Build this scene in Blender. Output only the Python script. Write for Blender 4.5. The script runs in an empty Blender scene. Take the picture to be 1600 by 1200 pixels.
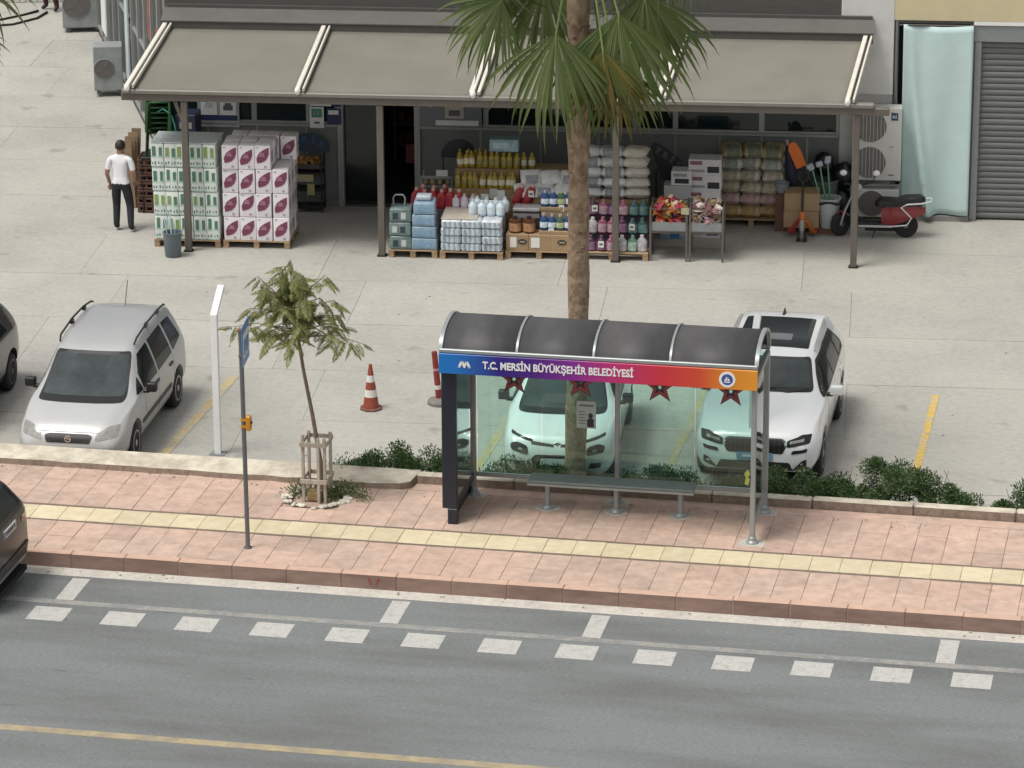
import bpy, bmesh, math, random
from mathutils import Vector, Matrix
from mathutils.bvhtree import BVHTree

S = bpy.context.scene
COL = S.collection
R = random.Random(7)
rad = math.radians

# ---------------------------------------------------------------- camera, sky, sun, exposure
CAM_POS = Vector((9.75, -50.3, 19.98))
PITCH, ROLL, YAW = 0.3251, -0.0049, 0.1995


def camera_axes():
    cy, sy = math.cos(YAW), math.sin(YAW)
    rt = Vector((cy, sy, 0)); fd = Vector((-sy, cy, 0))
    cp, sp = math.cos(PITCH), math.sin(PITCH)
    fw = fd * cp + Vector((0, 0, -sp)); up = fd * sp + Vector((0, 0, cp))
    cr, sr = math.cos(ROLL), math.sin(ROLL)
    return rt * cr + up * sr, up * cr - rt * sr, fw


cam_data = bpy.data.cameras.new('camera')
cam = bpy.data.objects.new('camera', cam_data)
COL.objects.link(cam)
_r, _u, _f = camera_axes()
cam.matrix_world = Matrix(((_r.x, _u.x, -_f.x, CAM_POS.x), (_r.y, _u.y, -_f.y, CAM_POS.y),
                           (_r.z, _u.z, -_f.z, CAM_POS.z), (0, 0, 0, 1)))
cam_data.sensor_width = 36
cam_data.lens = 5944.6 / 1600 * 36
cam_data.clip_end = 2000
S.camera = cam

world = bpy.data.worlds.new('World'); S.world = world; world.use_nodes = True
wn = world.node_tree
for n in list(wn.nodes): wn.nodes.remove(n)
sky = wn.nodes.new('ShaderNodeTexSky'); sky.sky_type = 'NISHITA'; sky.sun_disc = False
sky.sun_elevation = rad(66); sky.sun_rotation = rad(-132); sky.dust_density = 4.0; sky.air_density = 1.0; sky.ozone_density = 1.0
bg = wn.nodes.new('ShaderNodeBackground'); bg.inputs['Strength'].default_value = 0.10
hs = wn.nodes.new('ShaderNodeHueSaturation'); hs.inputs['Saturation'].default_value = 0.22
wo = wn.nodes.new('ShaderNodeOutputWorld')
cw_ = wn.nodes.new('ShaderNodeMixRGB'); cw_.blend_type = 'MULTIPLY'; cw_.inputs[0].default_value = 1; cw_.inputs[2].default_value = (1, .993, .962, 1)
wn.links.new(sky.outputs[0], hs.inputs['Color']); wn.links.new(hs.outputs[0], cw_.inputs[1]); wn.links.new(cw_.outputs[0], bg.inputs[0]); wn.links.new(bg.outputs[0], wo.inputs[0])

sun_d = bpy.data.lights.new('sun', 'SUN'); sun_d.energy = 1.5; sun_d.angle = rad(20); sun_d.color = (1, .965, .9)
sun = bpy.data.objects.new('sun', sun_d); COL.objects.link(sun)
sun.rotation_euler = Vector((.30, .27, -.915)).to_track_quat('-Z', 'Y').to_euler()
S.view_settings.view_transform = 'Standard'; S.view_settings.look = 'None'
S.view_settings.gamma = 1; S.view_settings.use_curve_mapping = False
S.view_settings.exposure = 0.55
S.render.film_transparent = False
S.cycles.use_denoising = True
S.cycles.max_bounces = 8
S.cycles.transparent_max_bounces = 24

# ---------------------------------------------------------------- materials
MATS = {}


def mat(name, col, rough=.6, metal=0, var=.0, scale=6, bump=0, bscale=40, coat=0, spec=.5, objrand=0, world_co=False,
        emit=None, streak=None, second=None, second_scale=1.5, second_amt=.5, fac_lo=.45, fac_hi=.6, spots=None):
    if name in MATS: return MATS[name]
    m = bpy.data.materials.new(name); m.use_nodes = True
    nt = m.node_tree; N = nt.nodes; L = nt.links
    b = N['Principled BSDF']
    b.inputs['Roughness'].default_value = rough; b.inputs['Metallic'].default_value = metal
    b.inputs['Specular IOR Level'].default_value = spec
    b.inputs['Coat Weight'].default_value = coat
    if coat: b.inputs['Coat Roughness'].default_value = .06
    src = None
    co = None
    if var or bump or second:
        if world_co:
            g = N.new('ShaderNodeNewGeometry'); co = g.outputs['Position']
        else:
            g = N.new('ShaderNodeTexCoord'); co = g.outputs['Object']
        if streak:
            mp = N.new('ShaderNodeMapping'); mp.inputs['Scale'].default_value = streak; L.new(co, mp.inputs[0]); co = mp.outputs[0]
    rgb = N.new('ShaderNodeRGB'); rgb.outputs[0].default_value = (*col, 1); src = rgb.outputs[0]
    if second:
        n2 = N.new('ShaderNodeTexNoise'); n2.inputs['Scale'].default_value = second_scale; n2.inputs['Detail'].default_value = 5
        n2.inputs['Roughness'].default_value = .62
        L.new(co, n2.inputs['Vector'])
        rp = N.new('ShaderNodeMapRange'); rp.inputs[1].default_value = fac_lo; rp.inputs[2].default_value = fac_hi
        rp.inputs[3].default_value = 0; rp.inputs[4].default_value = second_amt; L.new(n2.outputs[0], rp.inputs[0])
        mx = N.new('ShaderNodeMixRGB'); mx.inputs[2].default_value = (*second, 1); L.new(rp.outputs[0], mx.inputs[0]); L.new(src, mx.inputs[1]); src = mx.outputs[0]
    if spots:
        n3 = N.new('ShaderNodeTexNoise'); n3.inputs['Scale'].default_value = spots[0]; n3.inputs['Detail'].default_value = 3
        L.new(co, n3.inputs['Vector'])
        r3 = N.new('ShaderNodeMapRange'); r3.inputs[1].default_value = spots[1]; r3.inputs[2].default_value = spots[1] + .07
        r3.inputs[3].default_value = 0; r3.inputs[4].default_value = spots[2]; L.new(n3.outputs[0], r3.inputs[0])
        m3 = N.new('ShaderNodeMixRGB'); m3.inputs[2].default_value = (*spots[3], 1); L.new(r3.outputs[0], m3.inputs[0]); L.new(src, m3.inputs[1]); src = m3.outputs[0]
    if var:
        n = N.new('ShaderNodeTexNoise'); n.inputs['Scale'].default_value = scale; n.inputs['Detail'].default_value = 6; n.inputs['Roughness'].default_value = .65
        L.new(co, n.inputs['Vector'])
        mr = N.new('ShaderNodeMapRange'); mr.inputs[1].default_value = .3; mr.inputs[2].default_value = .7
        mr.inputs[3].default_value = 1 - var; mr.inputs[4].default_value = 1 + var; L.new(n.outputs[0], mr.inputs[0])
        h = N.new('ShaderNodeHueSaturation'); L.new(mr.outputs[0], h.inputs['Value']); L.new(src, h.inputs['Color']); src = h.outputs[0]
    if objrand:
        oi = N.new('ShaderNodeObjectInfo')
        mr = N.new('ShaderNodeMapRange'); mr.inputs[3].default_value = 1 - objrand; mr.inputs[4].default_value = 1 + objrand
        L.new(oi.outputs['Random'], mr.inputs[0])
        h = N.new('ShaderNodeHueSaturation'); L.new(mr.outputs[0], h.inputs['Value']); L.new(src, h.inputs['Color']); src = h.outputs[0]
    L.new(src, b.inputs['Base Color'])
    if bump:
        n = N.new('ShaderNodeTexNoise'); n.inputs['Scale'].default_value = bscale; n.inputs['Detail'].default_value = 4
        L.new(co, n.inputs['Vector'])
        bp = N.new('ShaderNodeBump'); bp.inputs['Strength'].default_value = bump; bp.inputs['Distance'].default_value = .02
        L.new(n.outputs[0], bp.inputs['Height']); L.new(bp.outputs[0], b.inputs['Normal'])
    if emit:
        b.inputs['Emission Color'].default_value = (*emit[0], 1); b.inputs['Emission Strength'].default_value = emit[1]
    MATS[name] = m
    return m


def glass_mat(name, tint, refl=.04, rough=.02, opacity=0.0, body=(.1, .1, .1)):
    if name in MATS: return MATS[name]
    m = bpy.data.materials.new(name); m.use_nodes = True
    nt = m.node_tree; N = nt.nodes; L = nt.links
    for n in list(N): N.remove(n)
    out = N.new('ShaderNodeOutputMaterial')
    tr = N.new('ShaderNodeBsdfTransparent'); tr.inputs[0].default_value = (*tint, 1)
    gl = N.new('ShaderNodeBsdfGlossy'); gl.inputs['Roughness'].default_value = rough; gl.inputs['Color'].default_value = (1, 1, 1, 1)
    fr = N.new('ShaderNodeFresnel'); fr.inputs[0].default_value = 1.45
    df = N.new('ShaderNodeBsdfDiffuse'); df.inputs[0].default_value = (*body, 1)
    m1 = N.new('ShaderNodeMixShader'); m1.inputs[0].default_value = opacity
    tc = N.new('ShaderNodeTexCoord'); nz = N.new('ShaderNodeTexNoise'); nz.inputs['Scale'].default_value = 2.2; nz.inputs['Detail'].default_value = 6
    mp = N.new('ShaderNodeMapping'); mp.inputs['Scale'].default_value = (1.4, 1, .5); L.new(tc.outputs['Object'], mp.inputs[0]); L.new(mp.outputs[0], nz.inputs['Vector'])
    rg = N.new('ShaderNodeMapRange'); rg.inputs[1].default_value = .45; rg.inputs[2].default_value = .75; rg.inputs[3].default_value = opacity; rg.inputs[4].default_value = opacity + .07
    L.new(nz.outputs[0], rg.inputs[0]); L.new(rg.outputs[0], m1.inputs[0])
    L.new(tr.outputs[0], m1.inputs[1]); L.new(df.outputs[0], m1.inputs[2])
    m2 = N.new('ShaderNodeMixShader'); L.new(fr.outputs[0], m2.inputs[0]); L.new(m1.outputs[0], m2.inputs[1]); L.new(gl.outputs[0], m2.inputs[2])
    L.new(m2.outputs[0], out.inputs[0])
    MATS[name] = m
    return m


def leaf_mat(name, cols, objrand=.15, trans=.25, spec=.35):
    """Leaves: colour varies from leaf to leaf (random per mesh island), some light passes through."""
    if name in MATS: return MATS[name]
    m = bpy.data.materials.new(name); m.use_nodes = True
    nt = m.node_tree; N = nt.nodes; L = nt.links
    b = N['Principled BSDF']; b.inputs['Roughness'].default_value = .5; b.inputs['Specular IOR Level'].default_value = spec
    g = N.new('ShaderNodeNewGeometry')
    cr = N.new('ShaderNodeValToRGB')
    el = cr.color_ramp.elements
    el[0].position = 0; el[0].color = (*cols[0], 1); el[1].position = 1; el[1].color = (*cols[-1], 1)
    for i, c in enumerate(cols[1:-1]):
        e = el.new((i + 1) / (len(cols) - 1)); e.color = (*c, 1)
    L.new(g.outputs['Random Per Island'], cr.inputs[0])
    L.new(cr.outputs[0], b.inputs['Base Color'])
    tl = N.new('ShaderNodeBsdfTranslucent'); L.new(cr.outputs[0], tl.inputs[0])
    mx = N.new('ShaderNodeMixShader'); mx.inputs[0].default_value = trans
    out = [n for n in N if n.type == 'OUTPUT_MATERIAL'][0]
    L.new(b.outputs[0], mx.inputs[1]); L.new(tl.outputs[0], mx.inputs[2]); L.new(mx.outputs[0], out.inputs[0])
    MATS[name] = m
    return m


# ---------------------------------------------------------------- mesh helpers
class MB:
    """Collects shapes and links them as ONE mesh object."""

    def __init__(self, M=None):
        self.v = []; self.f = []; self.mi = []; self.M = M or Matrix.Identity(4)

    def add(self, vs, fs, mi=0, M=None):
        M = (self.M @ M) if M else self.M
        o = len(self.v)
        self.v += [tuple(M @ Vector(p)) for p in vs]
        self.f += [tuple(i + o for i in f) for f in fs]
        self.mi += [mi] * len(fs)
        return self

    def box(self, x0, x1, y0, y1, z0, z1, mi=0, M=None):
        v = [(x0, y0, z0), (x1, y0, z0), (x1, y1, z0), (x0, y1, z0), (x0, y0, z1), (x1, y0, z1), (x1, y1, z1), (x0, y1, z1)]
        return self.add(v, [(3, 2, 1, 0), (4, 5, 6, 7), (0, 1, 5, 4), (1, 2, 6, 5), (2, 3, 7, 6), (3, 0, 4, 7)], mi, M)

    def cyl(self, p0, p1, r0, r1=None, n=12, mi=0, caps=True):
        r1 = r0 if r1 is None else r1
        p0 = Vector(p0); p1 = Vector(p1); d = (p1 - p0).normalized()
        a = d.orthogonal().normalized(); b = d.cross(a)
        v = []
        for p, r in ((p0, r0), (p1, r1)):
            for i in range(n):
                t = 2 * math.pi * i / n
                v.append(tuple(p + (a * math.cos(t) + b * math.sin(t)) * r))
        f = [(i, (i + 1) % n, n + (i + 1) % n, n + i) for i in range(n)]
        if caps: f += [tuple(range(n - 1, -1, -1)), tuple(range(n, 2 * n))]
        return self.add(v, f, mi)

    def tube(self, pts, r, n=8, mi=0, caps=True):
        pts = [Vector(p) for p in pts]; rs = r if isinstance(r, (list, tuple)) else [r] * len(pts)
        v = []; a = None
        for i, p in enumerate(pts):
            d = (pts[min(i + 1, len(pts) - 1)] - pts[max(i - 1, 0)]).normalized()
            if a is None: a = d.orthogonal().normalized()
            else: a = (a - d * a.dot(d)).normalized()
            b = d.cross(a)
            for k in range(n):
                t = 2 * math.pi * k / n
                v.append(tuple(p + (a * math.cos(t) + b * math.sin(t)) * rs[i]))
        f = []
        for i in range(len(pts) - 1):
            for k in range(n):
                f.append((i * n + k, i * n + (k + 1) % n, (i + 1) * n + (k + 1) % n, (i + 1) * n + k))
        if caps: f += [tuple(range(n - 1, -1, -1)), tuple(range((len(pts) - 1) * n, len(pts) * n))]
        return self.add(v, f, mi)

    def lathe(self, prof, n=16, mi=0, M=None):
        v = []; f = []
        for r, z in prof:
            for k in range(n):
                t = 2 * math.pi * k / n
                v.append((r * math.cos(t), r * math.sin(t), z))
        for i in range(len(prof) - 1):
            for k in range(n):
                f.append((i * n + k, i * n + (k + 1) % n, (i + 1) * n + (k + 1) % n, (i + 1) * n + k))
        f += [tuple(range(n - 1, -1, -1)), tuple(range((len(prof) - 1) * n, len(prof) * n))]
        return self.add(v, f, mi, M)

    def prism(self, poly, z0, z1, mi=0, M=None):
        n = len(poly)
        v = [(x, y, z0) for x, y in poly] + [(x, y, z1) for x, y in poly]
        f = [tuple(range(n - 1, -1, -1)), tuple(range(n, 2 * n))] + [(i, (i + 1) % n, n + (i + 1) % n, n + i) for i in range(n)]
        return self.add(v, f, mi, M)

    def ball(self, c, rx, ry=None, rz=None, n=12, m=8, mi=0):
        ry = rx if ry is None else ry; rz = rx if rz is None else rz
        v = []; f = []
        for j in range(m + 1):
            ph = -math.pi / 2 + math.pi * j / m
            for k in range(n):
                t = 2 * math.pi * k / n
                v.append((c[0] + rx * math.cos(ph) * math.cos(t), c[1] + ry * math.cos(ph) * math.sin(t), c[2] + rz * math.sin(ph)))
        for j in range(m):
            for k in range(n):
                f.append((j * n + k, j * n + (k + 1) % n, (j + 1) * n + (k + 1) % n, (j + 1) * n + k))
        return self.add(v, f, mi)

    def mesh(self, name, mats, smooth=None, bevel=0, seg=1):
        me = bpy.data.meshes.new(name)
        me.from_pydata(self.v, [], self.f)
        mats = mats if isinstance(mats, (list, tuple)) else [mats]
        for m in mats: me.materials.append(m)
        if len(mats) > 1: me.polygons.foreach_set('material_index', self.mi)
        bm = bmesh.new(); bm.from_mesh(me)
        bmesh.ops.recalc_face_normals(bm, faces=bm.faces)
        if bevel:
            es = [e for e in bm.edges if len(e.link_faces) == 2 and e.calc_face_angle(0) > .6]
            bmesh.ops.bevel(bm, geom=es, offset=bevel, segments=seg, affect='EDGES', profile=.6, clamp_overlap=True)
        bm.to_mesh(me); bm.free()
        if smooth is not None:
            me.polygons.foreach_set('use_smooth', [True] * len(me.polygons))
            me.set_sharp_from_angle(angle=rad(smooth))
        return me

    def build(self, name, mats, parent=None, smooth=None, bevel=0, seg=1, **kw):
        return link(name, self.mesh(name, mats, smooth, bevel, seg), parent, **kw)


def link(name, me, parent=None, loc=None, rz=None, kind=None):
    o = bpy.data.objects.new(name, me); COL.objects.link(o)
    if parent is not None: o.parent = parent
    if loc is not None: o.location = loc
    if rz is not None: o.rotation_euler = (0, 0, rz)
    if kind: o['kind'] = kind
    return o


def tag(o, label, cat, group=None):
    o['label'] = label; o['category'] = cat
    if group: o['group'] = group
    return o


def thing(name, label, cat, loc=(0, 0, 0), rz=0, group=None):
    o = bpy.data.objects.new(name, None); COL.objects.link(o)
    o.empty_display_size = .1
    o.location = loc; o.rotation_euler = (0, 0, rz)
    return tag(o, label, cat, group)


KIDS = {}


def copy_tree(o, loc=None, rz=None, label=None, parent=None, kids=None):
    c = o.copy(); COL.objects.link(c)
    if parent is not None: c.parent = parent
    if loc is not None: c.location = loc
    if rz is not None: c.rotation_euler = (0, 0, rz)
    if label: c['label'] = label
    if kids is None:
        kids = {}
        for x in COL.objects:
            if x.parent: kids.setdefault(x.parent.name, []).append(x)
    for ch in kids.get(o.name, []): copy_tree(ch, parent=c, kids=kids)
    return c


def text_mesh(body, size, mats, name='lettering', depth=.004, shear=0, bold=.0, spacing=1):
    c = bpy.data.curves.new('lettering_source', 'FONT'); c.body = body; c.size = size; c.extrude = depth / 2
    c.offset = bold; c.shear = shear; c.space_character = spacing; c.align_x = 'CENTER'; c.align_y = 'CENTER'
    c.resolution_u = 3
    o = bpy.data.objects.new('lettering_source', c); COL.objects.link(o)
    dg = bpy.context.evaluated_depsgraph_get(); dg.update()
    me = bpy.data.meshes.new_from_object(o.evaluated_get(dg))
    bpy.data.objects.remove(o); bpy.data.curves.remove(c)
    me.materials.clear(); me.materials.append(mats); me.name = name
    return me


# ---------------------------------------------------------------- frames of reference
# World: X along the road, Y away from it, Z up. The shop front runs at a small angle to the road.
LOT = -0.12          # level of the car park
WALK = 0.22          # level of the pavement
SHOP_ROT = 0.0979
SHOP_O = Vector((2.72, 15.805, LOT))
SU = Vector((math.cos(SHOP_ROT), math.sin(SHOP_ROT), 0)); SV = Vector((-math.sin(SHOP_ROT), math.cos(SHOP_ROT), 0))


def shop(u, v, z=0):
    return SHOP_O + SU * u + SV * v + Vector((0, 0, z))


def shop_thing(name, label, cat, u, v, z=0, rot=0, group=None):
    return thing(name, label, cat, shop(u, v, z), SHOP_ROT + rot, group)


# common materials
M_GREY_METAL = mat('grey_painted_metal', (.27, .29, .295), .4, .3, var=.06, scale=8)
M_DARK_METAL = mat('dark_brown_metal', (.085, .08, .072), .45, .2, var=.08, scale=5)
M_WHITE = mat('white_paint', (.78, .78, .76), .45, var=.05, scale=3)
M_BLACK = mat('black_plastic', (.012, .012, .013), .5)
M_RUBBER = mat('tyre_rubber', (.018, .018, .019), .8, bump=.2)
M_WOOD = mat('pallet_wood', (.36, .25, .15), .8, var=.3, scale=5, objrand=.15, streak=(1, 6, 6))
M_CHROME = mat('chrome', (.7, .7, .7), .15, 1)
# ================================================================ SETTING: ground, road, pavement, car park
M_ASPHALT = mat('asphalt', (.192, .204, .206), .9, var=.3, scale=42, bump=.5, bscale=160, world_co=True,
                second=(.135, .142, .141), second_scale=.55, second_amt=.95, streak=(.35, 1.6, 1), fac_lo=.42, fac_hi=.66, spots=(3.2, .69, .55, (.06, .062, .062)))
M_LOT = mat('lot_concrete', (.395, .385, .348), .88, spots=(1.5, .655, .5, (.22, .21, .19)), var=.10, scale=9, bump=.12, bscale=60, world_co=True, objrand=.035,
            second=(.31, .30, .28), second_scale=.42, second_amt=.8, fac_lo=.42, fac_hi=.72)
M_JOINT = mat('dark_joint', (.32, .31, .28), .95)
M_TILE = mat('pink_paving', (.505, .358, .288), .85, var=.17, scale=5, bump=.15, bscale=50, world_co=True, objrand=.10,
             second=(.43, .33, .27), second_scale=.8, second_amt=.7, spots=(2.6, .66, .5, (.30, .22, .18)))
M_TACT = mat('yellow_paving', (.60, .52, .36), .85, var=.1, scale=6, bump=.15, bscale=50, world_co=True, objrand=.07,
             second=(.54, .46, .30), second_scale=1.1, second_amt=.55)
M_GROUT = mat('paving_joint', (.41, .295, .24), .95, var=.2, scale=8)
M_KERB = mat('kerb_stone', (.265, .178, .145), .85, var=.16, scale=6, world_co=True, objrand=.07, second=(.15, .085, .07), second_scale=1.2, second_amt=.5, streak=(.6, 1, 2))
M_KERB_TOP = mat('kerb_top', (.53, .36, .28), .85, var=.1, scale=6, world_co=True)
M_PAINT = mat('road_paint_white', (.45, .445, .42), .75, var=.2, scale=30, world_co=True, second=(.22, .225, .22), second_scale=8, second_amt=.5, fac_lo=.50, fac_hi=.70)
M_PAINT_OLD = mat('road_paint_worn', (.28, .275, .26), .8, var=.2, scale=14, world_co=True, second=(.18, .185, .185), second_scale=3, second_amt=.6)
M_GUTTER = mat('gutter_concrete', (.52, .49, .44), .85, var=.16, scale=12, world_co=True, second=(.38, .36, .33), second_scale=2.5, second_amt=.5)
M_YELLOW = mat('lot_paint_yellow', (.58, .40, .11), .8, var=.2, scale=14, world_co=True, second=(.46, .39, .26), second_scale=3, second_amt=.7)
M_YELLOW_OLD = mat('lot_paint_faded', (.47, .38, .21), .85, var=.18, scale=10, world_co=True, second=(.40, .37, .31), second_scale=2.2, second_amt=.9)
M_CENTRE = mat('road_paint_yellow', (.36, .30, .19), .8, var=.2, scale=12, world_co=True, second=(.21, .19, .16), second_scale=3, second_amt=.6)
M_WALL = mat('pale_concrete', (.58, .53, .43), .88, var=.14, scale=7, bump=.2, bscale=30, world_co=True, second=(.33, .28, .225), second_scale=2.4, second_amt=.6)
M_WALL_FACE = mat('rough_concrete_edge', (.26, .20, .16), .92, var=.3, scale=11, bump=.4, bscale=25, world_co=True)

MB().box(-900, 900, -900, 900, -.6, -.32).build('ground', mat('earth', (.30, .27, .22), .95, var=.1, scale=.4, world_co=True), kind='structure')

KY = -1.50                     # foot of the kerb
road = MB().box(-70, 70, -30, KY, -.3, 0).build('road', M_ASPHALT, kind='structure')


def strip(x0, x1, y0, y1, z=.004, h=.003):
    return MB().box(x0, x1, y0, y1, z - h, z)


strip(-70, 70, KY - .30, KY - .004).build('gutter_strip', M_GUTTER, road)
strip(-70, 70, -2.86, -2.70).build('edge_line', M_PAINT_OLD, road)
strip(-70, 1.9, -7.17, -7.00).build('centre_line', M_CENTRE, road)
dash = strip(-.267, .267, -.247, .247).mesh('lane_dash', M_PAINT)
for i in range(15):
    link('lane_dash', dash, road, loc=(-7.45 + 1.0706 * i, -3.23, 0))
bay = strip(-.13, .13, -.42, .42).mesh('bay_marking', M_PAINT)
for x in (-6.33, -1.64, 1.21, 6.06):
    link('bay_marking', bay, road, loc=(x, -2.29, 0))

# pavement: a joint-coloured bed with each paving stone laid on it
walk = MB().box(-24, 24, KY + .16, 2.6, -.3, WALK - .022).build('pavement', M_GROUT, kind='structure')
TP = .428


def tile_mesh(name, w, d, m, h=.03):
    return MB().box(-w / 2 + .0025, w / 2 - .0025, -d / 2 + .003, d / 2 - .003, -h, 0).mesh(name, m, bevel=.004)


rows = [(-1.08, .52, M_TILE, 'paving_stone', .10), (-.53, .58, M_TILE, 'paving_stone', .10), (.105, .54, M_TACT, 'tactile_paving_stone', .02),
        (.70, .52, M_TILE, 'paving_stone', .27), (1.22, .52, M_TILE, 'paving_stone', .27), (1.74, .52, M_TILE, 'paving_stone', .27)]
meshes = {}
PIT = (-3.68, 1.42)
for y, d, m, nm, off in rows:
    key = (nm, d)
    if key not in meshes: meshes[key] = tile_mesh(nm, TP, d, m)
    for i in range(41):
        x = -9.6 + TP * i + off * TP
        if math.hypot((x - PIT[0]) / .52, (y - PIT[1]) / .52) < .9: continue
        link(nm, meshes[key], walk, loc=(x, y, WALK + R.uniform(-.003, .003)))
        COL.objects[-1].rotation_euler = (R.uniform(-.006, .006), R.uniform(-.006, .006), R.uniform(-.004, .004))
M_DRAIN = mat('dark_strip', (.17, .13, .105), .9, var=.25, scale=9, world_co=True)
for y0, y1 in ((-.238, -.168), (.378, .438)):
    strip(-24, 24, y0, y1, WALK - .006, .014).build('edge_strip', M_DRAIN, walk)
# far stretches of the same paving, beyond the frame
for x0, x1 in ((-24, -9.82), (8.0, 24)):
    MB().box(x0, x1, KY + .16, 2.0, WALK - .02, WALK - .002).build('paving_run', M_TILE, walk)
# kerb stones, one by one
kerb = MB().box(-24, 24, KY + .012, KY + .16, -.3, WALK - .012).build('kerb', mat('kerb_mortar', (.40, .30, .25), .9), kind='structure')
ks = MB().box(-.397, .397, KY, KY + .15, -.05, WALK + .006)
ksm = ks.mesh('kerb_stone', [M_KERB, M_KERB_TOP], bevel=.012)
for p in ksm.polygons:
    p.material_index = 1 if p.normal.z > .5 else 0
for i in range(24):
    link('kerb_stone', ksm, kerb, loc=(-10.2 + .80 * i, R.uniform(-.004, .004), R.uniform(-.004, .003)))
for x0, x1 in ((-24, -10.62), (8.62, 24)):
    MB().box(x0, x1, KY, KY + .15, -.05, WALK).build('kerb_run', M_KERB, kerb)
# sprayed red mark on the kerb face
mk = MB()
for a, b in (((-.075, .17), (-.035, .06)), ((.075, .17), (.035, .06))):
    dx, dz = b[0] - a[0], b[1] - a[1]
    mk.add([(a[0] - .018, 0, a[1]), (a[0] + .018, 0, a[1]), (b[0] + .012, 0, b[1]), (b[0] - .012, 0, b[1])], [(0, 1, 2, 3)])
mk.build('paint_mark', mat('red_spray', (.28, .06, .045), .8, var=.3, scale=30), kerb, loc=(-2.13, KY - .006, 0))

# car park: cast slabs with joints, aligned with the shop front
lot = MB().box(-60, 60, 2.42, 80, -.5, LOT - .02).build('car_park', M_JOINT, kind='structure')
GU, GV = 4.35, 2.55
for i in range(-8, 6):
    for j in range(-6, 10):
        if j >= 2 and i >= -2: continue
        if j >= 4 and i > -4: continue
        u0 = i * GU - .9 + (.9 if j % 2 else 0); v0 = j * GV - 1.6
        M = Matrix.Translation(SHOP_O) @ Matrix.Rotation(SHOP_ROT, 4, 'Z')
        cs = [(u0 + .003, v0 + .005), (u0 + GU - .003, v0 + .005), (u0 + GU - .003, v0 + GV - .005), (u0 + .003, v0 + GV - .005)]
        W = [M @ Vector((a, b, 0)) for a, b in cs]
        if max(w.y for w in W) < 2.5: continue
        # clip against the retaining wall line y = 2.45
        bm = bmesh.new(); f = bm.faces.new([bm.verts.new((w.x, w.y, 0)) for w in W])
        g = bm.verts[:] + bm.edges[:] + bm.faces[:]
        bmesh.ops.bisect_plane(bm, geom=g, plane_co=(0, 2.46, 0), plane_no=(0, -1, 0), clear_outer=True)
        if not bm.faces: bm.free(); continue
        bm.faces.ensure_lookup_table(); f = bm.faces[0]; c = f.calc_center_median()
        pts = [(v.co.x - c.x, v.co.y - c.y) for v in f.verts]; bm.free()
        o = MB().prism(pts, -.05, R.uniform(-.002, .002)).build('concrete_slab', M_LOT, lot, loc=(c.x, c.y, LOT))
# loose lot surface further away, flush with the slabs
MB().box(-60, -26, 2.5, 80, LOT - .05, LOT - .003).build('concrete_apron', M_LOT, lot)
MB().box(24, 60, 2.5, 80, LOT - .05, LOT - .003).build('concrete_apron', M_LOT, lot)


def lot_line(x0, y0, x1, y1, w, m):
    d = Vector((x1 - x0, y1 - y0, 0)).normalized(); n = Vector((-d.y, d.x, 0)) * w / 2
    a = Vector((x0, y0, LOT + .006)); b = Vector((x1, y1, LOT + .006))
    vs = [a - n, b - n, b + n, a + n]
    MB().add([tuple(p) for p in vs] + [(p.x, p.y, p.z - .003) for p in vs],
             [(0, 1, 2, 3), (7, 6, 5, 4), (0, 4, 5, 1), (1, 5, 6, 2), (2, 6, 7, 3), (3, 7, 4, 0)]).build('bay_line', m, lot)


lot_line(4.87, 8.85, 4.91, 4.6, .12, M_YELLOW)
lot_line(-6.69, 7.7, -6.77, 3.4, .16, M_YELLOW_OLD)
lot_line(-1.75, 8.0, -1.80, 3.4, .14, M_YELLOW_OLD)
lot_line(1.15, 8.5, 1.12, 4.0, .13, M_YELLOW_OLD)
lot_line(-11.0, 7.6, -11.1, 3.4, .14, M_YELLOW_OLD)

# low retaining wall between pavement and car park
wall = thing('retaining_wall', 'low pale concrete retaining wall along the back of the pink pavement', 'wall', (0, 0, 0))
# left stretch: broad slab with a ragged broken front
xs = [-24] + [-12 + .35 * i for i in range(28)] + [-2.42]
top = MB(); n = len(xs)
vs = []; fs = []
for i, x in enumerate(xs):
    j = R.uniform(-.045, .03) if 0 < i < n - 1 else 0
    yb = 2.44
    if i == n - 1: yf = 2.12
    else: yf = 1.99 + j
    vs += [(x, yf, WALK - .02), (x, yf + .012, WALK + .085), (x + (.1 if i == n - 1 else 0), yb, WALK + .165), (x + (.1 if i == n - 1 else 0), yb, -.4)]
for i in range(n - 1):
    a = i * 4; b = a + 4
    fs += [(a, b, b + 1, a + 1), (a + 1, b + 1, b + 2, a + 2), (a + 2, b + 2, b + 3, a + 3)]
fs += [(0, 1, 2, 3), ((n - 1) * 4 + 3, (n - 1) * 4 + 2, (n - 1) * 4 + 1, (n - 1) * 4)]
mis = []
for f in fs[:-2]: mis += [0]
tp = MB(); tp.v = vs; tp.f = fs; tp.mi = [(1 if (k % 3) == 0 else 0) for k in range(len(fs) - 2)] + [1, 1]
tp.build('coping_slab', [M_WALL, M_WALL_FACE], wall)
# right stretch: narrow kerb
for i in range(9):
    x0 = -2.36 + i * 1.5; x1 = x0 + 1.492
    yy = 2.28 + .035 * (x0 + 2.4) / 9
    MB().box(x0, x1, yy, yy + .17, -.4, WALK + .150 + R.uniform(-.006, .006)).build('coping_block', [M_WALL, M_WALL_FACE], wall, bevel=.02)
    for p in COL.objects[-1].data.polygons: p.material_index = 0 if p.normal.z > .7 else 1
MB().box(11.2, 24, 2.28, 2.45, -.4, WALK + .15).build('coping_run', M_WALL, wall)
MB().box(-2.36, 11.2, 2.0, 2.284, -.3, WALK + .002).build('pavement_edge', M_TILE, walk)
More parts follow.
